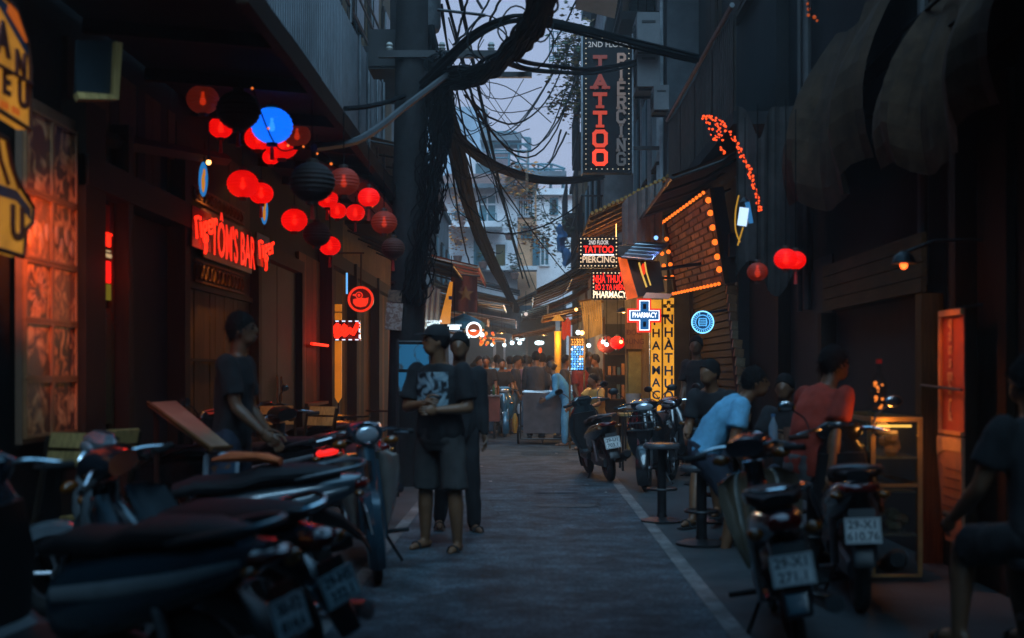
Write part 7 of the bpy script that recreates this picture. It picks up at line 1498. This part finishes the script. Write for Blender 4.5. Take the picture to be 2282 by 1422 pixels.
def person(label, loc, face, H=1.68, hz=None, lean=0, side=0, twist=0, head=(0, 0), arms=((5, 8, 15, 0), (5, 8, 15, 0)), legs=((0, 3, 2), (0, 3, 2)), skin=None, shirt=None, sleeve=.7, pants=None, plen=1.0,
           hairm=None, shoe=None, wide=1.0, fat=1.0, vox=.013, hair='short', cap=None, group=None, shoestyle='sandal', bend=.5, name='person', collar=0, female=False, fine=True):
    """arms: (swing, spread, elbow, inward) left then right; legs: (thigh swing, spread, knee)"""
    skin = skin or M('skin', (.21, .095, .045), .5, 0, .12, 30); hairm = hairm or M('hair', (.009, .008, .008), .8, 0, .4, 60, .6, .2)
    t = thing(name, label, 'person', loc, heading(*face), group, True)
    hz = hz or .525 * H; P = Vector((0, 0, hz)); w = wide
    T = RY(side) @ RX(-lean) @ RZ(twist); Tm = RY(side * .5) @ RX(-lean * bend) @ RZ(twist * .5)
    mid = P + Tm @ Vector((0, 0, .15 * H)); sh = mid + T @ Vector((0, 0, .145 * H)); nk = sh + T @ Vector((0, .005 * H, .035 * H))
    Th = RX(-lean * .35) @ RZ(head[0]) @ RX(head[1]); hc = nk + T.lerp(Th, .5) @ Vector((0, .012 * H, .03 * H)) + Th @ Vector((0, .008 * H, .065 * H)) if False else nk + (T @ Vector((0, .014 * H, .04 * H))) + Th @ Vector((0, .008 * H, .058 * H))
    def torso(k, d=0):
        b = MB()
        ell(b, [(P - Vector((0, 0, .045 * H)), Tm, .080 * H * w + k, .058 * H * fat + k), (P + Tm @ Vector((0, 0, .01 * H)), Tm, .096 * H * w + k, .066 * H * fat + k), (P + Tm @ Vector((0, .004, .08 * H)), Tm, .086 * H * w + k, .062 * H * fat + k),
                (mid, Tm, .087 * H * w + k, .062 * H * fat + k), (mid + T @ Vector((0, .004, .065 * H)), T, .098 * H * w + k, .066 * H * fat ** .6 + k), (mid + T @ Vector((0, 0, .12 * H)), T, .104 * H * w + k, .056 * H + k), (sh + T @ Vector((0, -.003, .012 * H)), T, .078 * H * w + k, .042 * H + k), (nk - T @ Vector((0, 0, .008 * H)), T, .038 * H + k, .036 * H + k)])
        return b
    J = {}
    for s, a, g in ((-1, arms[0], legs[0]), (1, arms[1], legs[1])):
        S0 = sh + T @ Vector((s * .104 * H * w, 0, -.008 * H)); ud = T @ Vector((s * math.sin(R(a[1])), math.sin(R(a[0])) * math.cos(R(a[1])), -math.cos(R(a[0])) * math.cos(R(a[1]))))
        E0 = S0 + ud * .172 * H; fd = T @ (RZ(s * a[3]) @ Vector((s * math.sin(R(a[1])) * .4, math.sin(R(a[0] + a[2])), -math.cos(R(a[0] + a[2]))))); fd.normalize(); W0 = E0 + fd * .148 * H
        H0 = P + Vector((s * .052 * H * w, 0, -.01 * H)); td = Vector((s * math.sin(R(g[1])), math.sin(R(g[0])), -math.cos(R(g[0])))).normalized(); K0 = H0 + td * .238 * H
        sd = Vector((s * math.sin(R(g[1])) * .6, math.sin(R(g[0] - g[2])), -math.cos(R(g[0] - g[2])))).normalized(); A0 = K0 + sd * .242 * H
        J[s] = (S0, E0, W0, fd, H0, K0, A0, sd)
    b = torso(0); b.tube([nk - T @ Vector((0, 0, .02 * H)), hc - Th @ Vector((0, .012 * H, .03 * H))], .034 * H, 12)
    b.ball(hc, (.044 * H, .054 * H, .062 * H), 18, 12, Th); b.ball(hc + Th @ Vector((0, .018 * H, -.035 * H)), (.033 * H, .036 * H, .035 * H), 14, 9, Th)
    b.ball(hc + Th @ Vector((0, .055 * H, -.012 * H)), (.010 * H, .012 * H, .016 * H), 8, 6, Th); b.ball(hc + Th @ Vector((0, .047 * H, -.036 * H)), (.016 * H, .009 * H, .008 * H), 8, 6, Th); b.ball(hc + Th @ Vector((0, .046 * H, .008 * H)), (.03 * H, .009 * H, .008 * H), 10, 6, Th)
    for s in (-1, 1):
        b.ball(hc + Th @ Vector((s * .045 * H, -.004 * H, -.008 * H)), (.007 * H, .013 * H, .020 * H), 8, 6, Th)
        S0, E0, W0, fd, H0, K0, A0, sd = J[s]
        limb(b, [S0, S0.lerp(E0, .45), E0], [.032 * H, .030 * H, .024 * H]); limb(b, [E0, E0.lerp(W0, .3), W0], [.024 * H, .026 * H, .0165 * H])
        limb(b, [H0, H0.lerp(K0, .4), K0], [.053 * H, .050 * H, .034 * H]); limb(b, [K0, K0.lerp(A0, .32), A0], [.034 * H, .036 * H, .022 * H])
        fw = Vector((s * .16, 1, 0)).normalized(); hl = A0 - fw * .022 * H; hl.z = A0.z - .018 * H
        limb(b, [hl, A0 + fw * .05 * H - Vector((0, 0, .020 * H)), A0 + fw * .10 * H - Vector((0, 0, .028 * H))], [.020 * H, .022 * H, .014 * H], 10)
    body = remesh(b, vox, 3)
    for s in (-1, 1):
        S0, E0, W0, fd, *_ = J[s]; pal = (T @ Vector((-s, .15, 0))); hand(body, W0 - fd * .008, fd, pal, s, H / 1.72, 30 if fine else 20)
    part('body', body, skin, t)
    if shirt:
        c = torso(.010 * H)
        for s in (-1, 1):
            S0, E0, W0, fd, *_ = J[s]
            if sleeve <= 1: c.ball(S0, .043 * H, 10, 7).tube([S0, S0.lerp(E0, sleeve * .6), S0.lerp(E0, sleeve)], [.044 * H, .045 * H, .047 * H], 12)
            elif sleeve > 1: limb(c, [S0, S0.lerp(E0, .5), E0], [.042 * H, .041 * H, .035 * H]); limb(c, [E0, E0.lerp(W0, sleeve - 1)], [.035 * H, .025 * H])
        part('shirt', remesh(c, vox, 4, .013, hz * 7 + len(label)), shirt, t)
    if pants:
        c = MB(); ell(c, [(P + Vector((0, 0, .035 * H)), Tm, .098 * H * w, .070 * H * fat), (P - Vector((0, 0, .02 * H)), Tm, .10 * H * w, .072 * H * fat), (P - Vector((0, 0, .07 * H)), Tm, .085 * H * w, .062 * H)])
        for s in (-1, 1):
            _, _, _, _, H0, K0, A0, sd = J[s]
            if plen <= 1: e = H0.lerp(K0, plen); c.ball(H0, .058 * H, 10, 7).tube([H0, H0.lerp(e, .5), e], [.060 * H, .060 * H, .063 * H], 14)
            else:
                e = K0.lerp(A0, plen - 1); limb(c, [H0, H0.lerp(K0, .5), K0], [.060 * H, .055 * H, .045 * H]); limb(c, [K0, K0.lerp(e, .5), e], [.045 * H, .042 * H, .036 * H])
        part('shorts' if plen < 1.7 else 'trousers', remesh(c, vox, 3, .012, len(label)), pants, t)
    for s in (-1, 1):
        A0 = J[s][6]; fw = Vector((s * .16, 1, 0)).normalized(); z0 = A0.z - .045 * H
        m = Matrix((fw.cross(Vector((0, 0, 1))), fw, Vector((0, 0, 1)))).transposed()
        if shoestyle == 'sandal':
            so_ = MB().sec([(-.055 * H, 0, .022 * H, .008), (.0, 0, .026 * H, .008), (.07 * H, 0, .032 * H, .008), (.125 * H, 0, .02 * H, .007)], 12, 2.4).xf(m.to_4x4()).xf(Matrix.Translation(Vector((A0.x, A0.y, z0 + .004))))
            sp_ = part('sandal', so_, shoe or rubber, t)
            part('strap', MB().tube([Vector((A0.x, A0.y, z0)) + m @ Vector((x * H, .065 * H, z * H)) for x, z in ((-.028, .01), (-.02, .034), (0, .042), (.02, .034), (.028, .01))], .009, 6), shoe or rubber, sp_)
        else:
            part('shoe', MB().sec([(-.06 * H, .014 * H, .022 * H, .022 * H), (.0, .016 * H, .027 * H, .027 * H), (.07 * H, .004 * H, .031 * H, .018 * H), (.13 * H, -.002 * H, .02 * H, .010 * H)], 12, 2.4).xf(m.to_4x4()).xf(Matrix.Translation(Vector((A0.x, A0.y, z0 + .008 * H)))), shoe or black_matt, t)
    hb = MB().ball(Vector((0, 0, 0)), (1, 1, 1), 20, 14)
    for v in hb.v:
        f = v.y; cut = -.42 + .80 * max(0, f) ** 1.2 - (.40 if hair != 'long' else .6) * max(0, -f) ** .6
        if v.z < cut: v.z = cut + (v.z - cut) * (.12 if hair != 'long' or f > -.1 else 1.3)
        v *= 1 + .05 * noise.noise(v * 9) + .05 * noise.noise(v * 4 + Vector((hz, 0, 0)))
    part('hair', hb.xf(Matrix.Translation(hc + Th @ Vector((0, -.008 * H, .010 * H))) @ Th.to_4x4() @ Matrix.Diagonal((.0515 * H, .0600 * H, .0655 * H, 1))), hairm, t)
    if fine:                                       # loose strands break the outline of the hair
        tf = MB(); g = random.Random(len(label)); hm = Th
        for v in hb.v[::1]:
            n_ = (v - hc).normalized()
            for _ in range(3):
                o = v + Vector((g.gauss(0, .006), g.gauss(0, .006), g.gauss(0, .006))); d_ = (n_ * .35 + Vector((g.gauss(0, .5), g.gauss(0, .5), -.7 + g.gauss(0, .3)))).normalized() * g.uniform(.014, .034); u_ = d_.cross(n_).normalized() * .004 if d_.cross(n_).length > 1e-4 else Vector((.004, 0, 0))
                if (o - hc).length > .045 * H: tf.add([o - u_, o + u_, o + d_ + n_ * .006], [(0, 1, 2)])
        if not cap: part('hair_strands', tf, hairm, t, smooth=False, kind='stuff')
        part('lips', MB().ball(hc + Th @ Vector((0, .053 * H, -.036 * H)), (.013 * H, .005 * H, .005 * H), 10, 6, Th), M('lips', (.17, .06, .045), .5), t)
        for s in (-1, 1): part('eyebrow', MB().ball(hc + Th @ Vector((s * .019 * H, .0535 * H, .011 * H)), (.012 * H, .004 * H, .0026 * H), 8, 5, Th), hairm, t)
    if hair == 'bun': part('hair_bun', MB().ball(hc + Th @ Vector((0, -.062 * H, .02 * H)), .02 * H, 10, 7), hairm, t)
    if fine:
        for s in (-1, 1): part('eye', MB().ball(hc + Th @ Vector((s * .018 * H, .0465 * H, -.002 * H)), .0062 * H, 8, 6), M('eye_dark', (.03, .02, .018), .2), t)
    if cap:
        cb = MB().ball(Vector((0, 0, 0)), (1, 1, 1), 20, 14)
        for v in cb.v: v.z = max(v.z, .05)
        k = part('cap', cb.xf(Matrix.Translation(hc + Th @ Vector((0, -.004 * H, .018 * H))) @ Th.to_4x4() @ Matrix.Diagonal((.054 * H, .064 * H, .060 * H, 1))), cap, t)
        part('brim', MB().sec([(.035 * H, .026 * H, .048 * H, .006), (.075 * H, .024 * H, .045 * H, .005), (.105 * H, .016 * H, .026 * H, .004)], 14, 2.2).xf(Matrix.Translation(hc) @ Th.to_4x4()), cap, k)
    SK[t.name] = (J, hc, T, Th, sh, P); return t
def cloth(n, c): return M('cloth_' + n, c, .9, 0, .18, 18, .25)
blk = cloth('black', (.011, .011, .013)); chr_ = cloth('charcoal', (.045, .045, .05)); gry = cloth('grey', (.045, .042, .04)); wht = cloth('white', (.62, .66, .70)); lbl = cloth('lightblue', (.15, .44, .66))
red_ = cloth('rust', (.42, .045, .022)); ong = cloth('orange', (.60, .13, .04)); yel = cloth('yellow', (.50, .30, .08)); jean = cloth('denim', (.08, .15, .22)); sky_ = cloth('sky', (.08, .34, .58)); nvy = cloth('navy', (.02, .03, .05)); pnk = cloth('pink', (.5, .28, .32)); teal = cloth('teal', (.04, .17, .20))
skin_d = M('skin_dark', (.15, .068, .034), .5, 0, .12, 30)
# man in the cap
mc = person('man in a black cap, printed black T-shirt and knee length shorts standing in the road', (-.66, 9.6, 0), (-.42, -.9), 1.68, None, 3, 0, 0, (-46, 4), ((8, 14, 82, 50), (16, 10, 84, 66)), ((2, 5, 3), (-3, 6, 2)), None, blk, .78, gry, 1.0, None, rubber, 1.12, 1.22, .012, cap=blk)
mc['label'] = 'man in a black cap, printed black T-shirt and knee length shorts standing in the road'
J, hc, T, Th, sh, P = SK[mc.name]
pr = MB(); fr_ = T; c0 = sh + T @ Vector((0, 0, -.20))
n = 8
dep = lambda u, v: .066 * 1.68 * 1.16 * math.sqrt(max(.05, 1 - (u * .16 / .2) ** 2)) + .022
for i in range(n):
    for j in range(6):
        g = lambda i, j: c0 + T @ Vector(((i / n - .5) * .27, dep((i / n - .5) * 2, 0) + .006 + .012 * (j / 6), .13 - j / 6 * .30 + .06))
        pr.add([g(i, j), g(i, j + 1), g(i + 1, j + 1), g(i + 1, j)], [(0, 1, 2, 3)])
part('shirt_print', pr, printed('tee_print', (.014, .016, .02), (.16, .24, .28), 12, 0, .50, (.26, .36, .40)), mc)
# person right behind him
person('person in a long sleeved black top half hidden behind the man in the cap', (-.585, 10.7, 0), (.25, -1), 1.66, None, 4, 0, 0, (-20, 4), ((5, 6, 10, 0), (4, 12, 12, 0)), ((4, 4, 4), (-8, 4, 10)), skin_d, blk, 1.9, blk, 1.95, None, rubber, 1.0, 1.1, .014, fine=False)
person('dark standing figure in a black T-shirt before the plank bar front', (-2.05, 8.75, 0), (1, -.12), 1.74, None, 4, 0, 0, (0, 8), ((10, 5, 30, 0), (18, 6, 34, 0)), ((4, 3, 6), (-6, 3, 4)), skin_d, blk, .75, nvy, 1.95, None, None, .95, 1, .013, shoestyle='shoe')
person('man in a pale blue T-shirt hunched over the right bar table', (1.37, 9.83, 0), (1, -.06), 1.70, .72, 46, 0, 0, (-6, 20), ((30, 10, 42, 0), (34, 10, 36, 10)), ((52, 8, 66), (38, 6, 50)), None, lbl, .62, nvy, .85, None, rubber, 1.0, 1.05, .012, bend=.6)  # white shirt; the blue skylight on it is put into the cloth colour
person('seated drinker with crossed sandalled legs behind the man in the pale shirt', (1.72, 11.3, 0), (-.5, -.85), 1.66, .68, 20, 0, 0, (-20, 8), ((30, 8, 60, 20), (30, 8, 60, 20)), ((74, 2, 88), (60, -4, 40)), None, blk, .7, nvy, .9, None, rubber, 1, 1, .015, fine=False)
person('man in rust red T-shirt and grey jeans seated with his back turned', (1.86, 8.32, 0), (.86, .5), 1.70, .74, 24, 0, 0, (-12, 12), ((40, 10, 50, 10), (-4, 10, 16, 0)), ((60, 10, 72), (48, 8, 62)), None, red_, .66, cloth('greyjean', (.15, .15, .15)), 1.9, None, None, 1.06, 1.12, .012, shoestyle='shoe')
person('dark drinker behind the right bar table, facing the street', (2.2, 10.45, 0), (-.6, -.8), 1.60, .56, 12, 0, 0, (10, 8), ((35, 10, 80, 20), (40, 10, 70, 25)), ((70, 8, 75), (66, 8, 75)), skin_d, blk, .7, nvy, 1.9, None, None, 1, 1, .015, shoestyle='shoe', fine=False)
person('person in a black T-shirt sitting cut off at the right edge', (2.44, 5.9, 0), (-.35, .95), 1.72, .60, 10, 0, 0, (0, 8), ((25, 16, 35, 10), (20, 12, 40, 0)), ((78, 8, 80), (74, 8, 80)), skin_d, blk, .62, blk, .9, None, None, 1.08, 1.1, .013)
stool('low stool under the person cut off at the right edge', 2.44, 5.88, .50, .18, m=black)
person('thin dark figure in black standing right of the yellow panels', (2.22, 16.3, 0), (-.6, -.8), 1.78, None, 2, 0, 0, (20, 8), ((10, 5, 50, 35), (6, 4, 25, 10)), ((4, 3, 5), (-4, 3, 3)), skin_d, blk, .7, blk, 1.95, None, None, .88, .9, .015, shoestyle='shoe', fine=False)
person('woman in bright blue jacket and trousers bending over the cart handle', (.74, 22.95, 0), (-1, .12), 1.60, None, 36, 0, 0, (10, 14), ((34, 10, 60, 10), (28, 10, 74, 10)), ((6, 3, 6), (-8, 3, 6)), None, sky_, 1.85, cloth('skytrousers', (.12, .38, .60)), 1.95, M('hair_brown', (.05, .028, .018), .5), None, .92, .95, .015, hair='bun', fine=False)
person('man in a black jacket seen from behind just past the cart', (.18, 25.2, 0), (.1, 1), 1.72, None, 2, 0, 0, (0, 0), ((4, 8, 20, 0), (6, 10, 40, 20)), ((10, 3, 8), (-12, 3, 14)), None, chr_, 1.85, blk, 1.95, None, None, 1.08, 1.1, .016, shoestyle='shoe', fine=False)
person('boy in a yellow shirt seated behind the green black scooter', (1.22, 21.2, 0), (-.75, -.65), 1.50, .60, 16, 0, 0, (-10, 10), ((50, 20, 40, 10), (66, 12, 10, 0)), ((76, 6, 80), (70, 6, 80)), None, yel, .6, nvy, .9, None, rubber, .95, 1, .016, fine=False)
stool('low stool under the boy in yellow', 1.22, 21.2, .50, .16, rest=False, m=bluepaint)
person('woman in a black top and blue skirt standing over a motorbike in the crowd', (-.55, 27.2, 0), (.15, -1), 1.60, None, 8, 0, 0, (15, 14), ((22, 14, 50, 10), (24, 14, 46, 10)), ((10, 14, 14), (10, 14, 14)), None, blk, .75, sky_, 1.3, None, None, .95, 1, .016, hair='long', shoestyle='shoe', fine=False)
scooter('blue motorbike facing the camera under the woman in the crowd', (-.52, 26.5, 0), heading(.1, -1), 0, ('crowdblue', (.03, .14, .22)), None, ('29-C1', '219.5'), .1, mir=False)
person('man in a pale blue shirt bending down left of the crowd', (-.82, 28.6, 0), (-.9, -.4), 1.68, None, 48, 0, 0, (0, 10), ((60, 8, 20, 0), (50, 8, 30, 0)), ((10, 4, 12), (-6, 4, 8)), None, lbl, .7, jean, 1.95, None, None, 1.05, 1.1, .017, shoestyle='shoe', fine=False)
person('man in a white vest at the left of the crowd', (-1.08, 28.2, 0), (.3, -1), 1.66, None, 3, 0, 0, (20, 5), ((5, 8, 20, 0), (8, 8, 40, 10)), ((4, 3, 4), (-4, 3, 4)), None, cloth('vest', (.5, .42, .42)), .15, jean, 1.95, None, None, 1, 1, .017, shoestyle='shoe', fine=False)
# crowd: four builds, each walker with clothes and a place of its own
protos = []
for kw in (dict(face=(0, -1), arms=((12, 8, 30, 0), (-10, 8, 20, 0)), legs=((16, 3, 8), (-14, 3, 16))), dict(face=(0, 1), arms=((-10, 8, 20, 0), (14, 8, 30, 0)), legs=((-14, 3, 16), (16, 3, 8)), hair='long'),
           dict(face=(1, -.2), arms=((30, 8, 70, 20), (5, 8, 20, 0)), legs=((4, 3, 4), (-6, 3, 4))), dict(face=(-1, -.5), arms=((5, 8, 15, 0), (45, 10, 80, 20)), legs=((2, 4, 4), (-2, 4, 2)))):
    protos.append(kw)
CR = [(1083, 27.0, blk, jean, 0, 'dark clad walker with a dark face at the left edge of the crowd'), (1136, 28.5, ong, nvy, 1, 'walker in an orange shirt seen from behind in the crowd'), (1148, 27.5, nvy, jean, 2, 'walker in black with a raised hand right of the orange shirt'),
      (1160, 27.8, pnk, jean, 3, 'walker in a pink top in the middle of the crowd'), (1172, 28, blk, blk, 1, 'walker with a black backpack and black clothes in the crowd'), (1182, 33, wht, nvy, 0, 'walker in white with a pale hat above the black jacket man'),
      (1208, 27.2, wht, jean, 1, 'walker in a white top right of the black jacket man'), (1222, 28, pnk, jean, 2, 'pink sleeved walker behind the woman in blue'), (1238, 31, wht, jean, 3, 'walker in white by the yellow lit column'),
      (1108, 29, lbl, blk, 1, 'pale blue clad walker behind the bending man'), (1118, 33, teal, nvy, 0, 'walker in teal behind the woman on the motorbike'), (1128, 35, red_, blk, 2, 'walker in rust red deep in the crowd'), (1150, 36, blk, chr_, 0, 'small dark walker under the white globes'),
      (1166, 38, wht, blk, 1, 'small walker in white deep in the crowd'), (1192, 37, nvy, blk, 3, 'small navy walker deep in the crowd'), (1140, 32, chr_, nvy, 3, 'charcoal clad walker beside the pink top'), (1215, 34, ong, blk, 0, 'small walker in orange near the paper lamp'), (1096, 36, blk, nvy, 2, 'small black walker near the lit doorway'),
      (1330, 25.2, blk, blk, 3, 'dark customer before the goods shelves of the right stall'), (1292, 23.4, red_, nvy, 2, 'customer in rust red at the right stall'), (1310, 24.6, blk, chr_, 0, 'dark customer deep in the right stall'), (1258, 25.5, chr_, nvy, 2, 'charcoal clad customer behind the woman in blue'), (1062, 29.5, chr_, nvy, 0, 'dark seller under the left globe lamp'), (1178, 31, yel, chr_, 1, 'walker in dull yellow in mid crowd')]
made = {}
for i, (px, d, sh_, pn_, k, lab) in enumerate(CR):
    x = (px - VX) / F * d; kw = protos[k]; H = 1.60 + .012 * ((i * 7) % 11)
    if k not in made:
        t = person(lab, (x, d, 0), shirt=sh_, pants=pn_, plen=1.95, sleeve=.75, vox=.02, fine=False, shoestyle='shoe', H=1.66, group='walkers in the crowd', **kw); made[k] = t
    else:
        t = copy_tree(made[k], None, lab); t.location = (x, d, 0); s = H / 1.66; t.scale = (s, s, s); t.rotation_euler = (0, 0, t.rotation_euler.z + R(((i * 37) % 50) - 25))
        for ch in t.children:
            m = {'shirt': sh_, 'trousers': pn_}.get(ch.name.split('.')[0])
            if m: ch.material_slots[0].link = 'OBJECT'; ch.material_slots[0].material = m
    if 'pale hat' in lab: 
        part('hat', MB().lathe([(0, .10), (.07, .09), (.10, .02), (.19, 0), (.19, -.008), (0, -.008)], (0, 0, 1.64), 14), wht, t)
    if 'backpack' in lab: part('backpack', MB().secz([(.95, -.17, .10, .05), (1.1, -.19, .14, .08), (1.3, -.18, .13, .07), (1.4, -.15, .08, .04)], 12, 3), blk, t)
# ================================================================ thin haze added to lift the dark tones of the lane
hm_ = bpy.data.materials.new('haze_air'); hm_.use_nodes = True; t_ = hm_.node_tree; t_.nodes.clear()
ho = t_.nodes.new('ShaderNodeOutputMaterial'); hv = t_.nodes.new('ShaderNodeVolumePrincipled')
hv.inputs['Color'].default_value = (.82, .90, .94, 1); hv.inputs['Density'].default_value = .0038; hv.inputs['Anisotropy'].default_value = .2
t_.links.new(hv.outputs[0], ho.inputs['Volume'])
h = solo('haze', MB().bx(-75, 75, -65, 135, -1.4, 17), hm_, None, None, None, 'stuff', False, Vector((0, 0, 0)))
